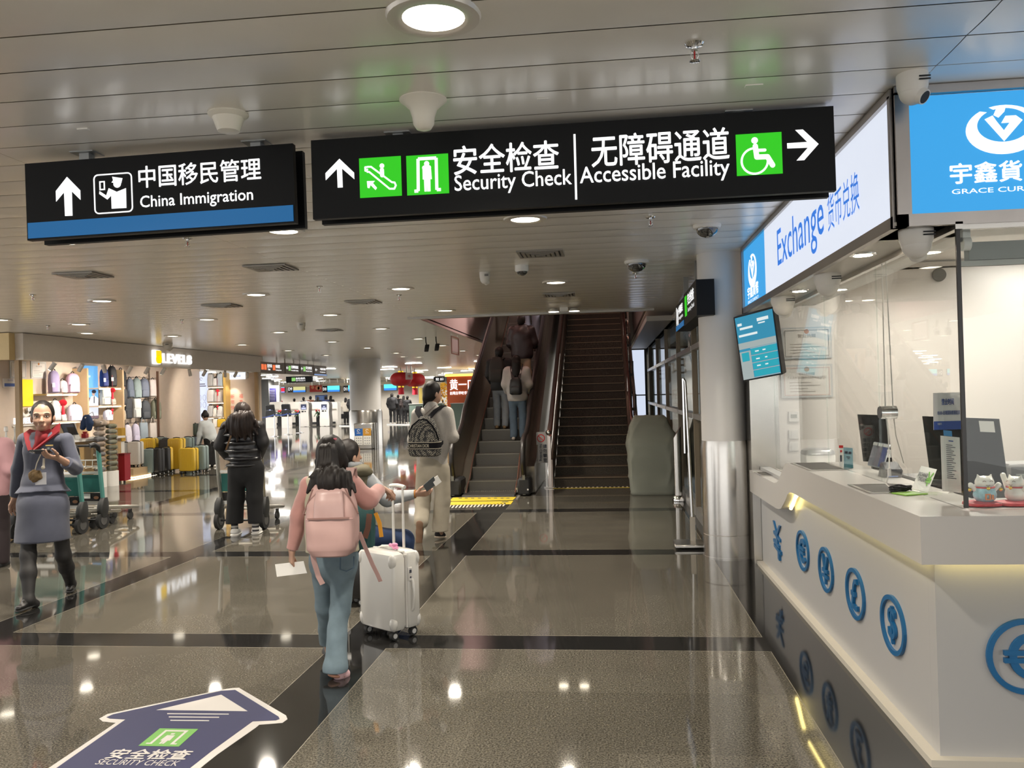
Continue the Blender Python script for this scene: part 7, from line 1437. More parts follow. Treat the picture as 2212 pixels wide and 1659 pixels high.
for (x, y, h_, lab, end) in ((136, 870, 22, 'red paper tassel below the purple backpacks', 0), (243, 843, 18, 'red paper tassel on the second shelf', 0), (243, 886, 8, 'small red tassel under the second shelf', 0), (406, 860, 18, 'red paper tassel in front of the black backpacks', 1), (406, 910, 16, 'red paper fan tassel below the black backpacks', 1), (470, 844, 12, 'red tassel before the pinkish white bag', 1), (470, 878, 8, 'red tassel before the white plush bag', 1)):
    p = P(x, y, X=BX+.34) if not end else P(x, y, Y=EY-.34); t = thing('red_tassel', lab, 'decoration', p); k = h_/18.
    b = B(); b.ball(p, (.075*k, .02, .055*k)); b.make('knot', REDT, t); b = B(); b.cyl(p-UP*.04*k, p-UP*.20*k, .016*k, .03*k); b.cyl(p, p+UP*.34, .003, n=6); b.make('fringe', REDT, t)
# posters, lit panels, certificates
def wall_panel(name, x0, y0, x1, y1, m, label, cat, end=False, th=.03):
    a, c = (P(x0, y1, X=BX+.034), P(x1, y0, X=BX+.034)) if not end else (P(x0, y1, Y=EY-.03), P(x1, y0, Y=EY-.03)); u = V(0, 1, 0) if not end else V(1, 0, 0); w_ = (c-a)@u; h = c[2]-a[2]
    t = thing(name, label, cat, a); pl = Pl(a-np.cross(u, UP)*th, u, UP, 0); b = B(); pl.rect(b, 0, 0, w_, h, th); b.make('panel', m, t); return t, Pl(a, u, UP, .001), w_, h
t, pl, w_, h = wall_panel('blue_poster', 177, 791, 211, 905, glow('poster_sky', (.16, .46, .86), .8), 'tall lit poster of a man in white under a blue sky', 'poster')
b = B(); pl.poly(b, [(0, 0), (w_, 0), (w_, h*.30), (w_*.7, h*.36), (w_*.45, h*.40), (w_*.2, h*.36), (0, h*.38)], .003); b.make('hills', glow('poster_hill', (.20, .13, .16), .6), t)
p2 = Pl(pl.o+pl.n*.004, pl.u, pl.v); b = B(); p2.poly(b, [(w_*.36, h*.05), (w_*.95, h*.05), (w_*.98, h*.38), (w_*.78, h*.43), (w_*.55, h*.42), (w_*.40, h*.30)], .003); b.make('figure_shirt', glow('poster_white', (.70, .74, .82), .9), t)
p3 = Pl(pl.o+pl.n*.008, pl.u, pl.v); b = B(); p3.disc(b, w_*.68, h*.465, w_*.085, .003, 20, h*.035); b.make('figure_face', glow('poster_skin', (.50, .32, .25), .8), t); p4 = Pl(pl.o+pl.n*.012, pl.u, pl.v); b = B(); p4.disc(b, w_*.70, h*.51, w_*.13, .003, 20, h*.035); p4.line(b, [(w_*.70, h*.30), (w_*.71, h*.41)], .03); b.make('figure_cap', glow('poster_dark', (.03, .03, .05), .5), t)
b = B(); p4.text(b, 'LE', w_*.08, h*.185, w_*.26, h*.06, .02); b.make('lettering', WG, t)
b = B(); p2.line(b, [(w_*.12, h*.80), (w_*.3, h*.79), (w_*.5, h*.80)], .05); b.make('cloud', glow('poster_cloud', (.55, .72, .92), .8), t)
t, pl, w_, h = wall_panel('white_poster', 425, 802, 448, 912, glow('poster_pale', (.62, .68, .86), .95), 'tall pale lit poster with round icons on the shop end wall', 'poster', True)
b = B()
for yy, k in ((.74, .55), (.70, .7)): pl.rect(b, w_*(.5-k/2), h*yy, w_*k, h*.02, .003)
pl.arc(b, w_*.45, h*.85, .035, .012, 0, 300, .003); b.make('lettering', M('poster_grey', (.20, .20, .30), .5), t)
b = B()
for cx in (.3, .7):
    for cy in (.48, .34): pl.arc(b, w_*cx, h*cy, w_*.13, .010, 0, 360, .003, 20, h*.055)
b.make('icons', M('poster_icon', (.45, .48, .62), .5), t)
t, pl, w_, h = wall_panel('small_lightbox', 491, 804, 529, 820, glow('poster_pale2', (.72, .78, .92), 1.1), 'small white lightbox above the lit end wall', 'lightbox', True)
b = B(); pl.text(b, 'LEVEL8', w_*.25, h*.35, w_*.5, h*.3, .01); b.make('lettering', M('poster_grey', (.20, .20, .30), .5), t)
b = B(); pl = Pl(P(499, 884, Y=EY-.002), (1, 0, 0), UP, .001)
for i, ch in enumerate('新年快乐'[:3]): pl.text(b, ch, 0, .30-.16*i, .11, .12, .01); pl.text(b, '福喜财'[i], .25, .30-.16*i, .11, .12, .01)
b.make('red_lettering', M('letter_red', (.55, .14, .10), .5), None, 'small red characters on the lit shop end wall', 'lettering')
certificate(21, 781, 55, 817, 0, M('cert_frame', (.26, .25, .24), .4), 'left framed certificate high on the shop wall', [('营业执照', .66, .10, .4)], X=BX+.005); certificate(66, 782, 98, 817, 0, M('cert_frame', (.26, .25, .24), .4), 'right framed certificate high on the shop wall', [('营业执照', .66, .10, .4)], X=BX+.005)
t, pl, w_, h = wall_panel('yellow_logo_panel', 45, 820, 71, 878, glow('logo_panel_yellow', (1.0, .66, .0), .85), 'large glowing yellow logo block on the shop wall', 'sign'); b = B(); pl.arc(b, w_*.30, -.05, .13, .05, 180, 360, .03); pl.arc(b, w_*.85, -.03, .13, .05, 180, 360, .03); b.make('logo_feet', WHITE, t)
t, pl, w_, h = wall_panel('wall_lettering', 29, 919, 75, 920, WHITE, 'glowing white shop name low on the wall behind the uniformed woman', 'sign'); b = B(); pl.text(b, 'LEVEL8', 0, .03, w_, .12, .03, .02); b.make('lettering', WG2, t)
t, pl, w_, h = wall_panel('wall_notice', 8, 818, 36, 837, M('notice_cream', (.60, .56, .52), .5), 'small cream notice with a dark strip on the shop wall', 'notice'); b = B(); pl.rect(b, .02, .02, w_-.04, h*.35, .003); pl.text(b, '营业时间', w_*.3, h*.72, w_*.4, h*.18); b.make('print', BLUEI, t)
# track spotlights
trk = B(); trk.box((FX-.24, 18.0, 2.36), (.035, 9.2, .03)); trk.make('lighting_track', WHITE, None, 'white lighting track along the inside of the shop fascia', 'track')
for i, (px, py, dx, dy) in enumerate(((114, 797, -.5, -.3), (175, 799, -.6, .1), (224, 801, .1, .3), (280, 805, -.5, .0), (318, 805, -.5, .0), (353, 807, -.5, -.1), (410, 807, .0, .3), (442, 810, -.6, .2), (486, 811, -.1, .3), (509, 812, -.6, .3), (534, 814, -.2, .3))):
    p = P(px, py, X=FX-.24); p[2] = 2.345; t = thing('track_spotlight', 'white track spotlight, %s from the left under the shop fascia' % ORD[i], 'spotlight', p, 'track spotlights in the shop')
    d = nrm(V(dx, dy, -.8)); hd = p-UP*.09; b = B(); b.cyl(hd-d*.07, hd+d*.09, .038, n=16); b.make('head', WHITE, t); b = B(); b.cyl(p, hd, .010); b.make('stem', WHITE, t)
    b = B(); b.cyl(hd+d*.0905, hd+d*.092, .030, n=14); b.make('lens', glow('spot_lens', (1, .9, .75), 12), t)
    if i in (0, 2, 3, 5, 6, 8): beam('spot_beam', hd+d*.10, 150, 100, .6, .03, (1, .90, .78), (-1, [-.3, .3, .1, .2, .6, .9][(0, 2, 3, 5, 6, 8).index(i)], -.55))
beam('end_wall_beam', (FX-.75, EY-.35, 2.25), 32, 46, .35, .03, (1, .92, .8), (0, .42, -1))
# cash desk
t = thing('cash_desk', 'oak cash desk at the near end of the luggage shop', 'counter', (-9.9, 13.5, 0)); b = B(); b.box((-10.75, 13.45, .43), (1.3, .5, .86)); b.box((-9.95, 14.6, .43), (.5, 2.7, .86)); b.make('body', M('oak_desk', (.45, .30, .13), .45, noise=.1, nscale=6), t)
b = B(); b.box((-10.75, 13.43, .885), (1.34, .58, .04)); b.box((-9.93, 14.6, .885), (.58, 2.8, .04)); b.make('top', WHITE, t)
q = P(148, 945, Y=14.9); t = thing('till_screen', 'tilted till tablet on its stand on the cash desk', 'till', (q[0], 14.9, .906)); c4 = [P(129, 915, Y=14.9), P(159, 914, Y=14.9), P(168, 937, Y=14.75), P(139, 939, Y=14.75)]; n_ = nrm(np.cross(c4[1]-c4[0], c4[3]-c4[0])); n_ = n_ if n_[1] > 0 else -n_
b = B(); slab(b, c4, n_, .03); b.make('case', BLACK, t); b = B(); u, v = c4[1]-c4[0], c4[3]-c4[0]; b.add([c4[0]+u*x+v*y-n_*.002 for x, y in ((.06, .08), (.94, .08), (.94, .9), (.06, .9))], [(0, 3, 2, 1)]); b.make('screen', M('till_glass', (.07, .085, .12), .15), t)
b = B(); b.loft([(.906, .12, .10, 5), (.93, .11, .09, 5), (1.05, .06, .05, 4), (1.20, .05, .03, 4)], 20, o=(q[0]+.06, 14.95, 0)); b.make('stand', M('stand_white', (.55, .54, .52), .4), t)
q = P(184, 963, Y=15.2); b = B(); b.box((q[0], 15.2, .95), (.10, .09, .085), bev=.008); b.loft([(.993, .03, .03, 3), (1.03, .05, .02, 3)], 14, o=(q[0], 15.2, 0)); b.make('red_box', M('box_red', (.30, .01, .015), .4), None, 'small dark red gift box on the cash desk', 'box')
for px, py, s_, lab in ((14, 970, 1., 'white ornament figure on the cash desk at the left edge'), (20, 955, .6, 'small white ornament stick on the cash desk at the left edge')):
    q = P(px, 972, Y=13.4); b = B(); b.lathe([(.05*s_, .906), (.06*s_, .93), (.04*s_, 1.0), (.015, 1.05), (.015, 1.12), (.035*s_, 1.13), (.03*s_, 1.2), (0, 1.21)], (q[0], 13.4 if s_ == 1 else 13.55, 0), 16); b.make('ornament', WHITE, None, lab, 'ornament')
# neck pillow columns
def pillow_column(px, pyb, pyt, cols, lab, lab2):
    q = P(px, pyb, Z=0); r = .105; t = thing('pillow_column', lab, 'display column', q); zt2 = P(px, pyt, Y=q[1])[2]
    b = B(); b.lathe([(r+.01, 0), (r+.01, .28), (r-.004, .285)], q, 28); b.make('base', WHITE, t); b = B(); b.cyl(q+UP*.285, q+UP*zt2, r+.008, n=28, caps=False); b.make('tube', glass('acrylic_tube', (.94, .94, .93), .02), t)
    n = 9; dz = (zt2-.285)/n
    for i in range(n):
        m = cols[i % len(cols)]; p = q+UP*(.285+dz*(i+.5)); o = thing('neck_pillow', lab2 % ORD[i], 'neck pillow', p-UP*dz*.45, lab+' stack'); a0 = i*2.1
        skin('cushion', [C(p+V(math.cos(a0+a)*.055, math.sin(a0+a)*.055, 0), p+V(math.cos(a0+a+.7)*.055, math.sin(a0+a+.7)*.055, 0), .042, fl=(UP, .92), k=.02) for a in np.arange(0, 5., .7)], m, o, vox=.012, fold=.003, fscale=60)
        b = B(); b.tube([p+V(math.cos(a0+a)*.097, math.sin(a0+a)*.097, .004) for a in np.linspace(.1, 5.2, 14)], .005, 5); b.make('seam', m, o)
TAU = [M('plush_taupe', (.30, .235, .19), .9, noise=.12), M('plush_taupe2', (.36, .29, .24), .9, noise=.12), M('plush_greyish', (.22, .21, .22), .9, noise=.12)]; OLI = [M('plush_olive', (.17, .165, .11), .9, noise=.12), M('plush_olive2', (.22, .215, .16), .9, noise=.12)]
pillow_column(217, 1052, 920, TAU[::-1], 'clear display column filled with taupe neck pillows', 'taupe neck pillow in the left clear column, %s from the bottom'); pillow_column(243, 1049, 915, OLI, 'clear display column filled with olive neck pillows', 'olive neck pillow in the right clear column, %s from the bottom')
p = P(188, 914, Y=14.6); t = thing('neck_pillow', 'navy blue neck pillow hanging beside the till screen', 'neck pillow', p-UP*.13); skin('cushion', [C(p+V(-.02, 0, .10), p+V(-.05, 0, -.0), .055, .06), C(p+V(-.05, 0, -.0), p+V(-.085, 0, -.08), .06, .05), C(p+V(.02, 0, .10), p+V(.055, 0, -.0), .055, .06), C(p+V(.055, 0, 0), p+V(.04, 0, -.10), .06, .05)], M('plush_navy', (.012, .03, .085), .85), t, vox=.010, k=.02); b = B(); b.ball(p+V(.01, -.05, .10), .018); b.make('snap', CHROME, t); b = B(); b.tube([p+V(.0, .0, .14), p+V(.05, .1, .20), P(205, 918, Y=14.85)+V(0, 0, .1), P(212, 918, Y=14.85)], .006, 6); b.make('hook', CHROME, t)
p = P(215, 914, Z=1.33); p = P(215, 914, Y=14.85); t = thing('neck_pillow', 'beige neck pillow lying on top of the left clear column', 'neck pillow', p-UP*.05); skin('cushion', [C(p+V(math.cos(a)*.075, math.sin(a)*.075, 0), p+V(math.cos(a+.7)*.075, math.sin(a+.7)*.075, 0), .058) for a in np.arange(.4, 5.2, .7)], TAU[1], t, vox=.011, fold=.003); b = B(); b.ball(p+V(.09, -.1, .02), .014); b.make('snap', CHROME, t)
q = P(262, 1043, Z=0); a = P(253, 981, Y=q[1]); t = thing('red_stand', 'dark red boxy display stand beside the clear columns', 'stand', q); b = B(); b.box((q[0], q[1]+.1, (a[2]+.04)/2), (.155, .2, a[2]-.04)); b.make('body', M('stand_red', (.26, .006, .015), .5), t); b = B(); b.box((q[0], q[1]+.1, a[2]), (.17, .22, .02)); b.make('lid', M('stand_red_dark', (.17, .004, .01), .5), t); b = B(); b.box((q[0]+.05, q[1]+.03, .02), (.03, .03, .04)); b.box((q[0]-.05, q[1]+.03, .02), (.03, .03, .04)); b.make('foot', BLACK, t)
a, c = P(253, 953, Y=16.4), P(267, 924, Y=16.4); t = thing('gift_box', 'yellow box on a thin pedestal behind the red stand', 'box', (a[0], 16.4, 0)); b = B(); b.box(((a[0]+c[0])/2, 16.4, (a[2]+c[2])/2), (c[0]-a[0], .14, c[2]-a[2]), bev=.005); b.make('box', M('box_yellow', (.58, .34, .03), .45), t); b = B(); b.box(((a[0]+c[0])/2, 16.4, a[2]/2), (.10, .12, a[2])); b.make('pedestal', WHITE, t)
# ------------------------------------------------------------------ luggage trolleys
TEAL = M('trolley_teal', (.075, .25, .225), .45, noise=.08, nscale=10); ALU = M('trolley_alu', (.50, .48, .43), .3, .9); TEALG = M('trolley_board', (.02, .16, .14), .5)
def trolley(label, loc, rot, teal_post=True, group=None):
    """two rear wheels on arched fenders, slanted posts with ad board and bar handle, tray frame running forward (local +y)"""
    t = thing('luggage_trolley', label, 'luggage trolley', (0, 0, 0), group)
    pm = TEAL if teal_post else ALU
    for s_ in (-1, 1):
        x = .285*s_; b = B(); b.cyl((x-.022, 0, .105), (x+.022, 0, .105), .105, n=26); o = b.make('wheel', RUBBER, t, local=True); b = B(); b.cyl((x-.026, 0, .105), (x+.026, 0, .105), .058, n=20); b.make('hub', M('hub_dark', (.14, .14, .14), .4, .5), o, local=True)
        b = B(); b.loft([(-.04, .035, .05, 4), (.05, .042, .085, 4), (.14, .042, .07, 4, 0, .01), (.20, .03, .04, 4, 0, .03)], 20, o=(x, .01, .18)); b.make('fender', M('fender_black', (.02, .021, .021), .5), t, local=True)
        b = B(); b.tube([(x*.93, .05, .30), (x*.97, .0, .62), (x*.97, -.04, .98)], .022, 8, flat=((0, 1, 0), 1.5)); b.make('post', pm, t, local=True)
        b = B(); b.tube([(x*.9, .04, .26), (x*.82, .5, .20), (x*.55, .92, .15)], .020, 8); b.make('tray_rail', ALU, t, local=True)
        b = B(); b.tube([(x*.97, -.03, .95), (x*1.0, -.06, 1.02), (x*.98, -.13, 1.05), (x*.9, -.17, 1.04)], [.026, .03, .034, .03], 10); b.make('handle_end', BLACK, t, local=True)
    b = B(); b.tube([(-.27, -.15, 1.04), (.27, -.15, 1.04)], .016, 8); b.make('handle_bar', BLACK, t, local=True)
    b = B(); b.box((0, .015, .56), (.50, .012, .22), ax=[(1, 0, 0), (0, 1, .10), (0, -.10, 1)]); b.make('ad_board', TEALG, t, local=True); b = B(); b.box((0, .045, .385), (.50, .012, .11), ax=[(1, 0, 0), (0, 1, .10), (0, -.10, 1)]); o = b.make('lower_board', M('board_dark', (.015, .013, .013), .5), t, local=True)
    b = B(); pl = Pl((-.22, .036, .35), (1, 0, 0), (0, 0, 1), .002); pl.rect(b, .22, .02, .10, .06, .002); b.make('sticker', PAPER, o, local=True); b = B(); pl.disc(b, .40, .03, .035, .003, 16, .02); pl.disc(b, .06, .045, .03, .003, 14, .04); b.make('hand_print', M('print_skin', (.38, .19, .10), .5), o, local=True)
    for y_, z_, h_ in ((0, .695, .03), (.035, .315, .045)): b = B(); b.box((0, y_, z_), (.52, .025, h_)); b.make('cross_bar', ALU, t, local=True)
    b = B(); b.tube([(-.2, -.02, .92), (-.2, .16, .84), (.2, .16, .84), (.2, -.02, .92)], .009, 6); b.tube([(-.2, .0, .74), (-.2, .16, .76), (.2, .16, .76), (.2, 0, .74)], .009, 6)
    for x in (-.15, -.05, .05, .15): b.tube([(x, .01, .75), (x, .15, .755), (x, .16, .84)], .005, 5)
    b.make('basket', ALU, t, local=True)
    b = B()
    for y in (.25, .5, .74): b.tube([(-.25+.12*y, y, .235-.1*y), (.25-.12*y, y, .235-.1*y)], .014, 6)
    b.tube([(-.155, .92, .15), (-.10, .98, .145), (.10, .98, .145), (.155, .92, .15)], .020, 8); b.make('tray', ALU, t, local=True)
    b = B()
    for s_ in (-1, 1): b.cyl((.12*s_-.015, .80, .05), (.12*s_+.015, .80, .05), .05, n=16); b.box((.12*s_, .80, .11), (.03, .04, .05))
    b.make('caster', RUBBER, t, local=True)
    b = B(); b.tube([(-.285, 0, .105), (.285, 0, .105)], .014, 8); b.make('axle', BLACK, t, local=True)
    t.location = loc; t.rotation_euler = (0, 0, rot); ORG[t.name] = V(*loc); return t
t1 = trolley('luggage trolley pushed by the woman in the black puffer vest', (-4.435, 9.80, 0), 0, False)
gN = 'nested luggage trolleys'
t2 = trolley('teal luggage trolley nearest the camera in the nested row behind the uniformed woman', (-6.62, 9.16, 0), -.06, True, gN)
copy_thing(t2, (-6.60, 9.54, 0), -.06, 'teal luggage trolley in the middle of the nested row', gN); copy_thing(t2, (-6.58, 9.93, 0), -.06, 'teal luggage trolley at the front of the nested row', gN)

# ------------------------------------------------------------------ signs and screens of the far hall
def yz_sign(x0, x1, ytop, ybot, X, m, lab, texts, squares=()):
    p0, p1 = P(x0, ytop, X=X), P(x1, ytop, X=X); ya, yb = p0[1], p1[1]; zt_ = P((x0+x1)/2, ytop, X=X)[2]; zb_ = P((x0+x1)/2, ybot, X=X)[2]; W_, H_ = yb-ya, zt_-zb_
    t = thing('hall_sign', lab, 'sign', (X-.1, (ya+yb)/2, zb_)); b = B(); b.box((X-.1, (ya+yb)/2, (zt_+zb_)/2), (.2, W_-.03, H_)); b.make('box', m, t); b = B()
    for y in (ya+.2*W_, yb-.2*W_): b.box((X-.1, y, (zt_+CEIL)/2), (.04, .04, max(.02, CEIL-zt_))); b.make('hanger', ALU, t); b = B()
    pl = Pl((X, ya+.015, zb_), (0, 1, 0), UP, .002); b = B()
    for s_, x, y, w_, h_, bo in texts: pl.text(b, s_, x*W_, y*H_, w_*W_, h_*H_, bo)
    if texts: b.make('lettering', WG, t)
    for m_, x, y, w_, h_ in squares: b = B(); pl.rect(b, x*W_, y*H_, w_*W_, h_*H_, .003); b.make('pictogram', m_, t)
    return t
SG = M('hall_sign_taupe', (.27, .22, .19), .5); ORG_ = glow('sign_orange', (.80, .16, .05), .9); GR2 = glow('sign_green2', (.25, .60, .15), .8)
yz_sign(562, 615, 783, 806, FX, SG, 'toilet and smoking room sign next to the shop fascia', [('洗手间', .26, .5, .18, .32, .02), ('Toilet', .28, .25, .10, .16, .01), ('吸烟室', .60, .5, .18, .32, .02), ('Smoking Room', .60, .22, .24, .16, .01)], [(ORG_, .03, .28, .09, .5), (ORG_, .14, .28, .09, .5), (ORG_, .48, .28, .10, .5)])
yz_sign(616, 647, 785, 808, FX, SG, 'accessible facility sign second in the row after the shop', [('←', .05, .4, .14, .3, .02), ('无障碍通道', .38, .52, .50, .28, .02), ('Accessible Facility', .38, .25, .50, .16, .01)], [(GR2, .20, .3, .15, .45)])
yz_sign(648, 677, 787, 809, FX, SG, 'security check sign third in the row after the shop', [('←', .05, .4, .14, .3, .02), ('安全检查', .40, .52, .45, .28, .02), ('Security Check', .40, .25, .45, .16, .01)], [(GR2, .22, .3, .15, .45)])
t = yz_sign(678, 705, 790, 811, FX, SG, 'immigration sign last in the row after the shop', [('←', .08, .4, .16, .3, .02), ('中国移民管理', .46, .55, .45, .22, .02), ('Immigration', .46, .28, .42, .14, .01)], [(glow('stripe_blue2', (.20, .32, .60), .7), 0, 0, 1, .13)])
def xz_box(name, x0, y0, x1, y1, Y, m, lab, cat, depth=.15, hang=True, part='box'):
    a, c = P(x0, y1, Y=Y), P(x1, y0, Y=Y); t = thing(name, lab, cat, ((a[0]+c[0])/2, Y, a[2])); b = B(); b.box(((a[0]+c[0])/2, Y+depth/2, (a[2]+c[2])/2), (c[0]-a[0], depth, c[2]-a[2])); b.make(part, m, t)
    if hang:
        for k in (.2, .8): b = B(); b.box((a[0]+(c[0]-a[0])*k, Y+depth/2, (c[2]+CEIL)/2), (.05, .05, max(CEIL-c[2], .02))); b.make('hanger', ALU, t)
    return t, Pl((a[0], Y, a[2]), (1, 0, 0), UP, .003), c[0]-a[0], c[2]-a[2]
t, pl, w_, h = xz_box('hall_sign', 618, 812, 674, 827, 40, SIGNB, 'black self check in sign over the kiosks', 'sign'); b = B(); pl.text(b, '自助值机', w_*.38, h*.48, w_*.36, h*.34, .02); pl.text(b, 'Self Check-in', w_*.38, h*.2, w_*.36, h*.2, .01); b.make('lettering', WG, t); b = B(); pl.rect(b, w_*.22, h*.22, w_*.14, h*.58, .01); b.make('pictogram', GR2, t)
def screen(x0, y0, x1, y1, Y, cols, lab):
    t, pl, w_, h = xz_box('display_screen', x0, y0, x1, y1, Y, BLACK, lab, 'screen', .12)
    for i, (nm, c_, s_, y_, hh) in enumerate(cols): b = B(); Pl(pl.o+pl.n*.004*i, pl.u, pl.v, .003).rect(b, w_*.02, h*y_, w_*.96, h*hh, .003); b.make('display', glow(nm, c_, s_), t)
    return t, pl, w_, h
CY, BB = ('scr_cyan', (.10, .72, .78), 1.25, .04, .93), ('scr_blue', (.04, .22, .75), 1.1, .04, .26)
for x0, y0, x1, y1, cols, lab in ((633, 832, 660, 848, [('scr_olive', (.52, .50, .22), 1.1, .04, .93), BB], 'olive and blue desk screen after the D9 panel'), (707, 831, 734, 847, [CY, BB], 'cyan desk screen after the D10 panel'), (752, 830, 779, 846, [CY, BB], 'cyan desk screen half behind the far pillar after the D11 panel'), (829, 826, 857, 844, [CY, BB], 'cyan desk screen just right of the far pillar'), (600, 833, 615, 849, [('scr_sky', (.15, .50, .85), 1.1, .04, .93), ('scr_red', (.70, .02, .06), 1., .04, .66), ('scr_lilac', (.25, .30, .80), 1., .04, .16)], 'red and blue advert screen left of the D9 panel'), (527, 830, 546, 868, [('scr_sky2', (.10, .25, .70), .9, .04, .93), ('scr_red2', (.60, .02, .05), .9, .35, .3)], 'tall red and blue advert screen beyond the shop end')):
    screen(x0, y0, x1, y1, 54 if x0 != 527 else 33, cols, lab)
for x0, x1, s_ in ((622, 632, 'D9'), (697, 706, 'D10'), (742, 752, 'D11')):
    t, pl, w_, h = xz_box('desk_number', x0, 833, x1, 848, 54, BLACK, 'black check in desk number panel reading %s' % s_, 'sign', .1); b = B(); pl.text(b, s_, w_*.12, h*.3, w_*.76, h*.42, .02); b.make('lettering', WG, t)
t, pl, w_, h = xz_box('festive_banner', 669, 832, 695, 847, 53, M('banner_red', (.45, .03, .02), .6, noise=.5, nscale=3), 'red and orange festive banner between two desk screens', 'banner', .05); b = B(); pl.disc(b, w_*.65, h*.6, .14, .01); pl.disc(b, w_*.8, h*.55, .12, .01); pl.disc(b, w_*.25, h*.7, .1, .01); b.make('flowers', M('banner_peach', (.70, .30, .16), .6), t)
# check-in island: back wall, canopy, desks
wallbox('wall_checkin', (P(563, 900, Y=57)[0], 57.0, 0), (P(905, 900, Y=57)[0], 57.15, 2.35), M('checkin_wall', (.52, .48, .43), .5)); wallbox('trim_14', (P(563, 900, Y=53.6)[0], 53.3, 2.34), (P(905, 900, Y=53.6)[0], 57.2, 2.50), M('canopy_cream', (.62, .55, .42), .4))
for xx in (-23.5, -20.5, -17.5, -14.5): beam('canopy_fill', (xx, 55.2, 2.28), 260, 165, .5, .15, (1, .95, .86))  # added fill beams that brighten the wall under the canopy
a = P(551, 830, Y=50); wallbox('pillar_dark', (a[0], 50, 0), (P(580, 830, Y=50)[0], 50.9, CEIL), M('pillar_charcoal', (.07, .07, .068), .5)); wallbox('wall_white_screen', (P(580.5, 830, Y=50)[0], 50.2, 0), (P(600, 830, Y=50)[0], 50.5, 2.4), M('panel_grey', (.55, .54, .52), .5))
t, pl, w_, h = xz_box('notice_board', 581, 838, 596, 869, 50.15, M('board_navy', (.03, .025, .12), .5), 'navy notice board with white lines beside the dark pillar', 'notice board', .04, False); b = B(); [pl.rect(b, w_*.15, h*(.15+.11*i), w_*.7, h*.03, .01) for i in range(7)]; b.make('print', M('board_print', (.30, .28, .45), .5), t)
DSK = M('desk_cream', (.62, .58, .52), .4)
for i, (x0, x1) in enumerate(((583, 606), (623, 648), (666, 690), (704, 729))):
    a, c = P(x0, 916, Y=47.5), P(x1, 868, Y=47.5); t = thing('bag_drop_unit', 'cream bag drop unit, %s from the left behind the kiosks' % ORD[i], 'machine', ((a[0]+c[0])/2, 47.8, 0), 'bag drop units'); w_ = c[0]-a[0]
    b = B(); pl = Pl((a[0], 47.5, 0), (1, 0, 0), UP, 0); pl.poly(Bk := B(), [(0, 0), (w_, 0), (w_, c[2]*.93), (w_*.93, c[2]), (w_*.08, c[2]), (0, c[2]*.94)], .6); Bk.v = [(x, y+.6, z) for x, y, z in Bk.v]; Bk.make('body', DSK, t)
    b.box(((a[0]+c[0])/2, 47.48, c[2]*.70), (w_*.72, .04, .06)); b.make('ledge', M('desk_shade', (.48, .44, .38), .5), t); b = B(); b.box(((a[0]+c[0])/2, 47.47, .12), (w_*.6, .05, .12)); b.make('belt', MATBLK, t)
def kiosk(px, pyb, pyt, dark, lab):
    q = P(px, pyb, Z=0); Yk = q[1]; H_ = P(px, pyt, Y=Yk)[2]; t = thing('checkin_kiosk', lab, 'kiosk', q, 'check in kiosks'); w_ = .27 if not dark else .24; m = MATBLK if dark else M('kiosk_white', (.74, .70, .65), .35)
    if dark:
        b = B(); b.box(q+V(0, .2, .30), (.44, .4, .60)); b.make('cabinet', M('kiosk_white', (.74, .70, .65), .35), t); b = B(); b.box(q+V(0, .15, .78), (.46, .34, .36), bev=.03); b.make('front', m, t); b = B(); b.box(q+V(0, .12, H_-.22), (.48, .14, .44), ax=[(1, 0, 0), (0, 1, .25), (0, -.25, 1)], bev=.03); b.make('head', m, t)
    else:
        b = B(); prof = [(.26, .02), (.27, .3), (.24, .75), (.26, 1.0), (.27, 1.15), (.24, 1.30), (.15, H_-.03), (.05, H_)]; pl = Pl((q[0], q[1], 0), (1, 0, 0), UP, 0); pl.poly(b, [(x, z) for x, z in prof]+[(-x, z) for x, z in prof[::-1]], .12); b.v = [(x, y+.12, z) for x, y, z in b.v]; b.make('front', m, t)
        b = B(); pl.poly(b, [(x+.04, z) for x, z in prof]+[(-x+.06, z) for x, z in prof[::-1]], .35); b.v = [(x, y+.48, z) for x, y, z in b.v]; b.make('back', M('kiosk_dark', (.10, .09, .085), .4), t)
    z = H_-.30; b = B(); pl = Pl((q[0]-.16, Yk+(.0 if not dark else .03), z-.16), (1, 0, 0), (0, .25 if dark else 0, 1), .004); pl.rect(b, 0, 0, .32, .30, .004); o = b.make('screen', glow('kiosk_screen', (.03, .04, .09), .8), t); b = B(); p2 = Pl(pl.o+pl.n*.006, pl.u, pl.v); p2.rect(b, .03, .02, .26, .10, .003); p2.rect(b, .11, .15, .10, .05, .003); b.make('screen_text', glow('kiosk_text', (.50, .52, .75), .9), o)
    if not dark:
        b = B(); p3 = Pl((q[0], Yk, 0), (1, 0, 0), UP, .003); p3.rect(b, -.08, .93, .16, .06, .004); p3.rect(b, -.13, .80, .12, .08, .004); p3.rect(b, .04, .81, .08, .06, .004); b.make('slots', MATBLK, t)
    else: b = B(); b.box(q+V(.28, .1, .86), (.12, .2, .03)); b.make('ledge', MATBLK, t)
kiosk(583, 925, 874, True, 'dark topped check in kiosk furthest left'); kiosk(617, 924, 873, True, 'dark topped check in kiosk second from the left'); kiosk(657, 922, 867, False, 'white check in kiosk with arched top, left one'); kiosk(701, 921, 867, False, 'white check in kiosk with arched top, right one')
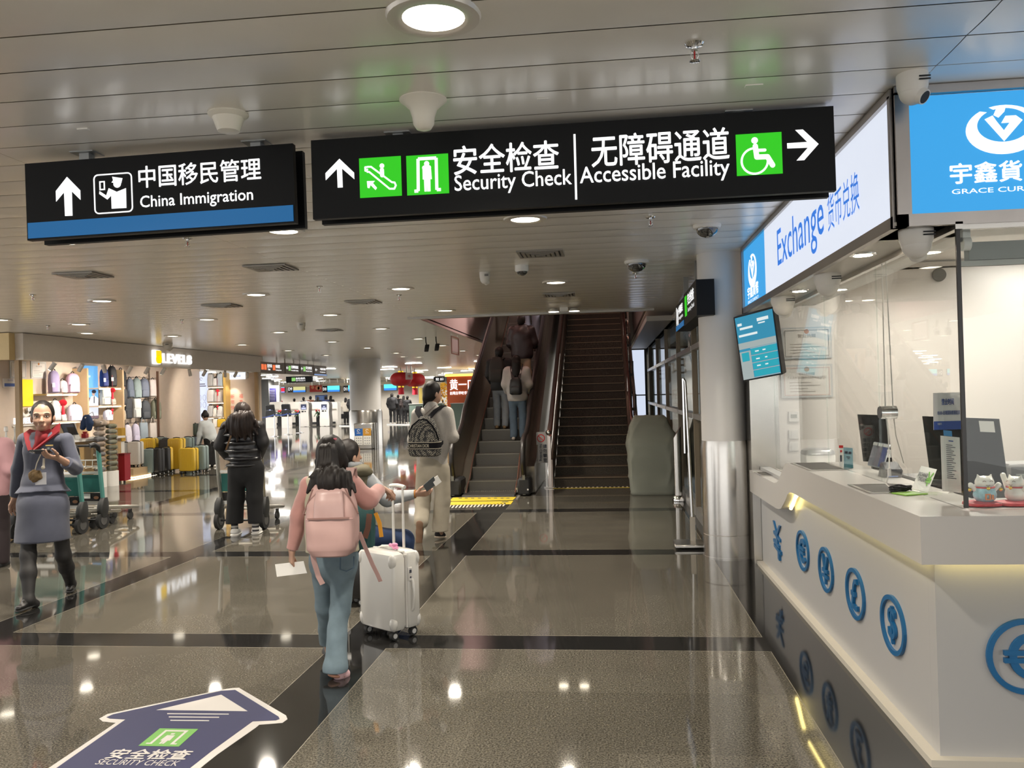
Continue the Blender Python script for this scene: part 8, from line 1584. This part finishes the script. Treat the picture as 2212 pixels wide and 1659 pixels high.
def potted(px, pyb, pyt, lab, fl=True):
    q = P(px, pyb, Z=0); H_ = P(px, pyt, Y=q[1])[2]; t = thing('potted_plant', lab, 'plant', q, 'potted red flowers'); b = B(); b.box(q+UP*.28, (.18, .18, .56)); b.make('planter', MATBLK, t); rs = random.Random(px); b = B(); b2 = B()
    for i in range(16): a = rs.uniform(0, 6.28); l = rs.uniform(.2, .38); b.strip([q+UP*.55, q+V(math.cos(a)*l*.5, math.sin(a)*l*.5, .55+rs.uniform(.15, .3)), q+V(math.cos(a)*l, math.sin(a)*l, .5+rs.uniform(-.05, .3))], .05, .006, (-math.sin(a), math.cos(a), 0))
    for i in range(5): a = rs.uniform(0, 6.28); p = q+V(math.cos(a)*.10, math.sin(a)*.1, H_-rs.uniform(0, .12)); b2.ball(p, (.05, .05, .07), 10, 6); b.tube([q+UP*.5, p], .008, 5)
    b.make('leaves', M('leaf_dark', (.02, .06, .02), .5), t)
    if fl: b2.make('flowers', M('flower_red', (.50, .02, .02), .6), t)
potted(604, 921, 887, 'red flowering plant between the two dark kiosks'); potted(643, 920, 886, 'red flowering plant left of the white kiosks'); potted(688, 920, 885, 'red flowering plant between the white kiosks')
q = P(549, 915, Z=0); t = thing('flower_stand', 'tall orange and red flower arrangement beside the dark pillar', 'plant', q); rs = random.Random(4); b = B(); b2 = B(); b3 = B()
for i in range(46):
    z = rs.uniform(.5, 1.75); r_ = .34*(1-abs(z-1.15)/1.0); a = rs.uniform(0, 6.28); p = q+V(math.cos(a)*r_*rs.random(), math.sin(a)*r_*rs.random(), z); (b if i % 3 else b2).ball(p, rs.uniform(.07, .12), 8, 6)
    if i % 2: b3.strip([p, p+V(math.cos(a)*.15, math.sin(a)*.15, .12), p+V(math.cos(a)*.25, math.sin(a)*.25, .02)], .06, .008, (-math.sin(a), math.cos(a), 0))
b.make('orange_flowers', M('flower_orange', (.65, .20, .04), .6), t); b2.make('red_flowers', M('flower_red', (.50, .02, .02), .6), t); b3.make('leaves', M('leaf_mid', (.10, .14, .02), .5), t); b = B(); b.cyl(q, q+UP*.9, .05); b.lathe([(.16, 0), (.16, .03)], q, 16); b.make('stem', MATBLK, t)
# queue barriers
def stanchion(px, pyb, lab, Hs=.98):
    q = P(px, pyb, Z=0); t = thing('queue_post', lab, 'queue post', q, 'belt barrier posts'); b = B(); b.lathe([(.18, 0), (.18, .012), (.05, .03), (.025, .04)], q, 20); b.make('base', CHROME, t); b = B(); b.cyl(q+UP*.03, q+UP*Hs, .025, n=12); b.make('pole', CHROME, t); b = B(); b.cyl(q+UP*(Hs-.10), q+UP*(Hs+.02), .035, n=12); b.make('belt_head', BLACK, t); return q
BELT = M('belt_blue', (.02, .06, .26), .6)
def belt(a, c, lab, z=.92, sag=.05):
    a, c = V(*a), V(*c); pts = [a+(c-a)*k+UP*(z-sag*4*k*(1-k)) for k in np.linspace(0.03, .97, 9)]; b = B(); b.strip(pts, .05, .004, UP); b.make('belt', BELT, None, lab, 'barrier belt')
qa = stanchion(553, 958, 'queue post at the right shoulder of the trolley woman'); qb = stanchion(594, 943, 'queue post before the left dark kiosk'); qc = stanchion(623, 939, 'queue post before the second dark kiosk'); qd = stanchion(648, 935, 'queue post before the left white kiosk')
belt(qa, qb, 'blue belt between the first two queue posts'); belt(qb, qc, 'blue belt before the dark kiosks'); belt(qc, qd, 'blue belt before the left white kiosk')
q1 = stanchion(739, 906, 'queue post left of the far pillar'); q2 = stanchion(757, 905, 'queue post touching the left of the far pillar in view'); q3 = stanchion(858, 906, 'queue post right of the far pillar'); q4 = stanchion(884, 905, 'queue post beside the green desk')
belt(q1, q2, 'blue belt left of the far pillar'); belt(P(836, 905, Z=0), q3, 'blue belt right of the far pillar'); belt(q3, q4, 'blue belt ending at the green desk')
# lanterns
def lantern(px, py, Y, lab):
    p = P(px, py, Y=Y); t = thing('red_lantern', lab, 'lantern', p-UP*.66); b = B()
    R = []; n = 36
    for i in range(13):
        th = math.pi*i/12; r0 = .40*math.sin(th)**.75+.08; R.append([p+V(math.cos(2*math.pi*k/n)*r0*(1-.03*(k % 3 == 0)), math.sin(2*math.pi*k/n)*r0*(1-.03*(k % 3 == 0)), -.30*math.cos(th)) for k in range(n)])
    b.rings(R); b.make('shade', M('lantern_red', (.50, .012, .016), .5), t); b = B(); b.cyl(p+UP*.28, p+UP*.36, .12); b.cyl(p-UP*.36, p-UP*.28, .13); b.make('collar', M('gold', (.80, .52, .05), .25, 1.), t); b = B(); b.cyl(p-UP*.36, p-UP*.66, .11, .13); b.make('tassel', REDT, t); b = B(); b.cyl(p+UP*.36, V(p[0], p[1], CEIL), .01); b.make('cord', MATBLK, t)
lantern(866, 819, 36, 'large red lantern just right of the far pillar'); lantern(896, 821, 37.5, 'large red lantern behind the hanging white card')
t, pl, w_, h = xz_box('hanging_card', 876, 805, 891, 820, 34, M('card_pink', (.70, .55, .53), .6), 'white and pink card hanging between the two lanterns', 'card', .02); b = B(); pl.text(b, '福', w_*.3, h*.3, w_*.4, h*.4, .02); b.make('lettering', M('letter_red', (.55, .14, .10), .5), t)
# orange food store, green desks, tree, door
wallbox('wall_orange_store', (P(967, 900, Y=40)[0], 40, 0), (P(1070, 900, Y=40)[0], 40.3, 2.42), M('store_orange', (.50, .085, .015), .5)); wallbox('trim_15', (P(964, 900, Y=40)[0], 39.9, 2.42), (P(1070, 900, Y=40)[0], 40.3, 2.54), glow('store_edge', (1, .62, .12), 1.6))
t = thing('store_lettering', 'white brush lettering on the orange store wall', 'sign', P(975, 853, Y=39.97)); a = P(972, 843, Y=39.97); pl = Pl(a, (1, 0, 0), UP, .003); b = B(); pl.text(b, '黄一口', .0, .0, 1.2, .52, .012, .04); b.make('lettering', WG, t); a = P(972, 853, Y=39.97); pl = Pl(a, (1, 0, 0), UP, .003); b = B(); pl.text(b, '台湾古早味手工小吃', 0, 0, 1.25, .16, .02, .03); b.make('lettering', WG, t)
GRN = M('desk_green', (.16, .22, .18), .5)
for x0, y0, x1, y1, Y, lab in ((885, 872, 955, 925, 38, 'grey green desk behind the woman with the backpack'), (975, 872, 1000, 922, 37, 'grey green cabinet before the orange store'), (960, 892, 976, 918, 38.2, 'low grey green block between the two desks')):
    a, c = P(x0, y1, Y=Y), P(x1, y0, Y=Y); t = thing('service_desk', lab, 'desk', ((a[0]+c[0])/2, Y, 0)); b = B(); b.box(((a[0]+c[0])/2, Y+.3, c[2]/2), (c[0]-a[0], .6, c[2])); b.make('body', GRN, t); b = B(); b.box(((a[0]+c[0])/2, Y+.3, c[2]+.015), (c[0]-a[0]+.05, .66, .03)); b.make('top', M('desk_top', (.42, .44, .40), .4), t)
q = P(958, 905, Y=41.5); q[2] = 0; t = thing('blossom_tree', 'bright yellow blossom tree left of the orange store', 'tree', q); b = B(); b.tube([q, q+V(.03, 0, .7), q+V(-.02, 0, 1.3)], .04, 8); b.lathe([(.25, 0), (.22, .35)], q, 16); b.make('trunk', M('bark', (.12, .07, .03), .8), t); b = B(); rs = random.Random(9)
for i in range(150):
    z = rs.uniform(.75, 2.15); r_ = .62*(1-abs(z-1.15)/1.15)+.05; a = rs.uniform(0, 6.28); p = q+V(math.cos(a)*r_*rs.random()**.5, math.sin(a)*r_*rs.random()**.5, z); b.ball(p, rs.uniform(.03, .07), 6, 4)
b.make('blossom', M('blossom_yellow', (.80, .48, .04), .6), t)
wallbox('door_1', (P(888, 900, Y=59)[0], 59, 0), (P(913, 900, Y=59)[0], 59.06, 2.1), M('door_ochre', (.52, .40, .10), .5)); wallbox('wall_hall_right', (P(880, 900, Y=59)[0], 59.07, 0), (7, 59.2, CEIL), BEIGE)
t, pl, w_, h = xz_box('hall_sign', 937, 813, 960, 825, 42, SIGNB, 'small black hanging sign above the head of the woman with the backpack', 'sign', .6); b = B(); pl.text(b, '到达', w_*.2, h*.25, w_*.28, h*.5, .02); pl.text(b, '出口', w_*.6, h*.25, w_*.3, h*.5, .02); b.make('lettering', WG, t)
# black theatre style cameras near the stair edge, framed wire sign, bin
for px, py, lab in ((922, 752, 'black track camera hanging from the ceiling left of the escalator, left one'), (944, 750, 'black track camera hanging from the ceiling left of the escalator, right one')):
    p = P(px, py, Y=17.5); t = thing('track_camera', lab, 'camera', p); b = B(); b.box(p, (.09, .16, .10), ax=[(1, .3, 0), (-.3, 1, -.5), (.1, .5, 1)], bev=.01); b.make('body', MATBLK, t); b = B(); b.tube([p+UP*.05, p+V(-.02, .02, .13), V(p[0]-.02, p[1], CEIL)], .012, 6); b.make('stem', MATBLK, t)
p = P(982, 748, Y=17); t = thing('wire_sign', 'wire frame sign hanging edge on near the escalator top', 'sign', p); b = B(); pl = Pl(p+V(0, -.4, -.17), (0, 1, 0), UP, 0); pl.frame(b, 0, 0, .8, .36, .02, .02); b.make('frame', M('frame_brown', (.25, .13, .10), .5), t); b = B(); [b.cyl(p+V(0, y_, .19), V(p[0], p[1]+y_, CEIL), .006) for y_ in (-.35, .35)]; b.make('wire', ALU, t); b = B(); pl.rect(b, .05, .05, .7, .26, .008); b.make('panel', M('frame_panel', (.42, .36, .34), .5), t)
a, c = P(765, 966, Y=24.6), P(803, 914, Y=24.6); t = thing('recycling_bin', 'steel recycling bin with blue and orange labels at the far pillar', 'bin', ((a[0]+c[0])/2, 24.6, 0)); W_, H_ = c[0]-a[0], c[2]
b = B(); b.box(((a[0]+c[0])/2, 24.85, H_/2), (W_, .5, H_), bev=.02); b.make('body', STEEL, t); pl = Pl((a[0], 24.6, 0), (1, 0, 0), UP, .003); b = B(); b.cyl((c[0]+.03, 24.85, .0), (c[0]+.03, 24.85, H_), .06); b.make('side_tube', STEEL, t)
for x, m in ((.05, M('bin_blue', (.02, .12, .42), .5)), (.52, M('bin_orange', (.55, .27, .03), .5))):
    b = B(); pl.rect(b, W_*x, H_*.52, W_*.43, H_*.28, .004); o = b.make('label', m, t); b = B(); p2 = Pl(pl.o+pl.n*.005, pl.u, pl.v); p2.arc(b, W_*(x+.215), H_*.72, .035, .014, 0, 300, .002); p2.rect(b, W_*(x+.12), H_*.615, W_*.2, .015, .002); b.make('symbol', PAPER, o); b = B(); pl.rect(b, W_*x, H_*.17, W_*.43, H_*.34, .004); o = b.make('chart', PAPER, t); b = B()
    for i in range(3):
        for k in range(3): p2.rect(b, W_*(x+.06+.12*i), H_*(.21+.1*k), W_*.07, H_*.04, .002)
    b.make('icons', M('chart_grey', (.35, .36, .38), .5), o)
# travellers in the far hall
gF = 'travellers in the far hall'
RUST = M('cloth_rust', (.14, .05, .03), .8); DKRED = M('cloth_red', (.35, .02, .03), .8); CREAMC = M('cloth_cream', (.60, .54, .46), .85)
for a in ((848, 904, 850, 47, BLK, BLK, 'traveller in black with white shoes right of the far pillar', {'shoes': WHITE, 'wd': 1.15, 'coat': .03}), (861, 893, 853, 50, BLK, BLK, 'traveller in dark top by the counter right of the far pillar', {'arms': (.5, .5)}), (873, 898, 855, 48, DKBR, BLK, 'traveller with long dark hair left of the green desk', {'long_hair': .25}), (881, 900, 855, 47, BLK, PNT, 'traveller in black leaning on the green desk', {'arms': (.2, .8), 'shoes': WHITE}),
          (748, 903, 859, 49, CREAMC, BLK, 'traveller in cream jacket left of the far pillar', {'coat': .04, 'wd': 1.1, 'long_hair': .15}), (760, 902, 853, 48, BLK, BLK, 'tall traveller in black touching the far pillar in view', {'coat': .02}),
          (604, 912, 858, 53, DKRED, BLK, 'staff member in red at the desk by the notice board', {}), (637, 912, 861, 53, RUST, BLK, 'staff member in orange brown behind the second bag drop unit', {}), (657, 910, 858, 50.5, BLK, BLK, 'traveller in black behind the third bag drop unit', {'coat': .02}), (672, 910, 856, 51.5, RUST, BLK, 'traveller in brown behind the third bag drop unit', {}), (688, 912, 857, 50, BLK, BLK, 'traveller in black coat between the bag drop units', {'coat': .04, 'long_hair': .2}), (705, 910, 856, 52, M('cloth_blue', (.03, .05, .16), .8), BLK, 'traveller in blue behind the last bag drop unit', {}), (716, 910, 855, 52.5, BLK, BLK, 'long haired traveller at the desk behind the last bag drop unit', {'long_hair': .25})):
    figure(a[6], a[0], a[1], a[2], a[3], a[4], a[5], HAIRB, vox=.022, group=gF, floor=True, **a[7])
a, c = P(730, 893, Y=52), P(742, 868, Y=52); t = thing('check_in_desk', 'cream check in desk with slanted front left of the far pillar', 'desk', (a[0], 52, 0)); b = B(); pl = Pl((P(700, 900, Y=53)[0], 53.6, 0), (1, 0, 0), UP, 0); pl.poly(b, [(0, 0), (2.2, 0), (2.2, 1.15), (1.3, 1.25), (.0, 1.0)], .6); b.make('body', DSK, t); b = B(); b.box((P(700, 900, Y=53)[0]+1.1, 52.98, .35), (2.0, .04, .3)); b.make('belt', MATBLK, t)
t, pl, w_, h = xz_box('info_screen', 681, 853, 707, 867, 53.5, BLACK, 'dark navy information screen behind the bag drop units', 'screen', .06, False); b = B(); pl.rect(b, .02, .02, w_-.04, h-.04, .004); o = b.make('display', glow('scr_navy', (.02, .045, .13), .8), t); b = B(); [pl.rect(b, w_*.2, h*(.3+.2*i), w_*.5, h*.06, .008) for i in range(3)]; b.make('lines', glow('scr_line', (.2, .3, .5), .7), o)
b = B(); b.cyl((pl.o[0]+w_/2, 53.55, 0), (pl.o[0]+w_/2, 53.55, pl.o[2]), .04); b.make('stand', BLACK, t)
# low white rail on the hall floor and parked trolley near the green desk
b = B(); p0, p1 = P(733, 921, Z=0), P(764, 921, Z=0); b.tube([p0+UP*.02, p1+UP*.02], .03, 8); b.make('floor_rail', WHITE, None, 'thin white rail on the floor left of the far pillar', 'rail')
b = B(); p0, p1 = P(836, 918, Z=0), P(888, 918, Z=0); b.tube([p0+UP*.02, p1+UP*.02], .03, 8); b.make('floor_rail', WHITE, None, 'thin white rail on the floor right of the far pillar', 'rail')
q = P(868, 905, Z=0); copy_thing(t1, (q[0], q[1], 0), .3, 'luggage trolley parked left of the green desk in the far hall')
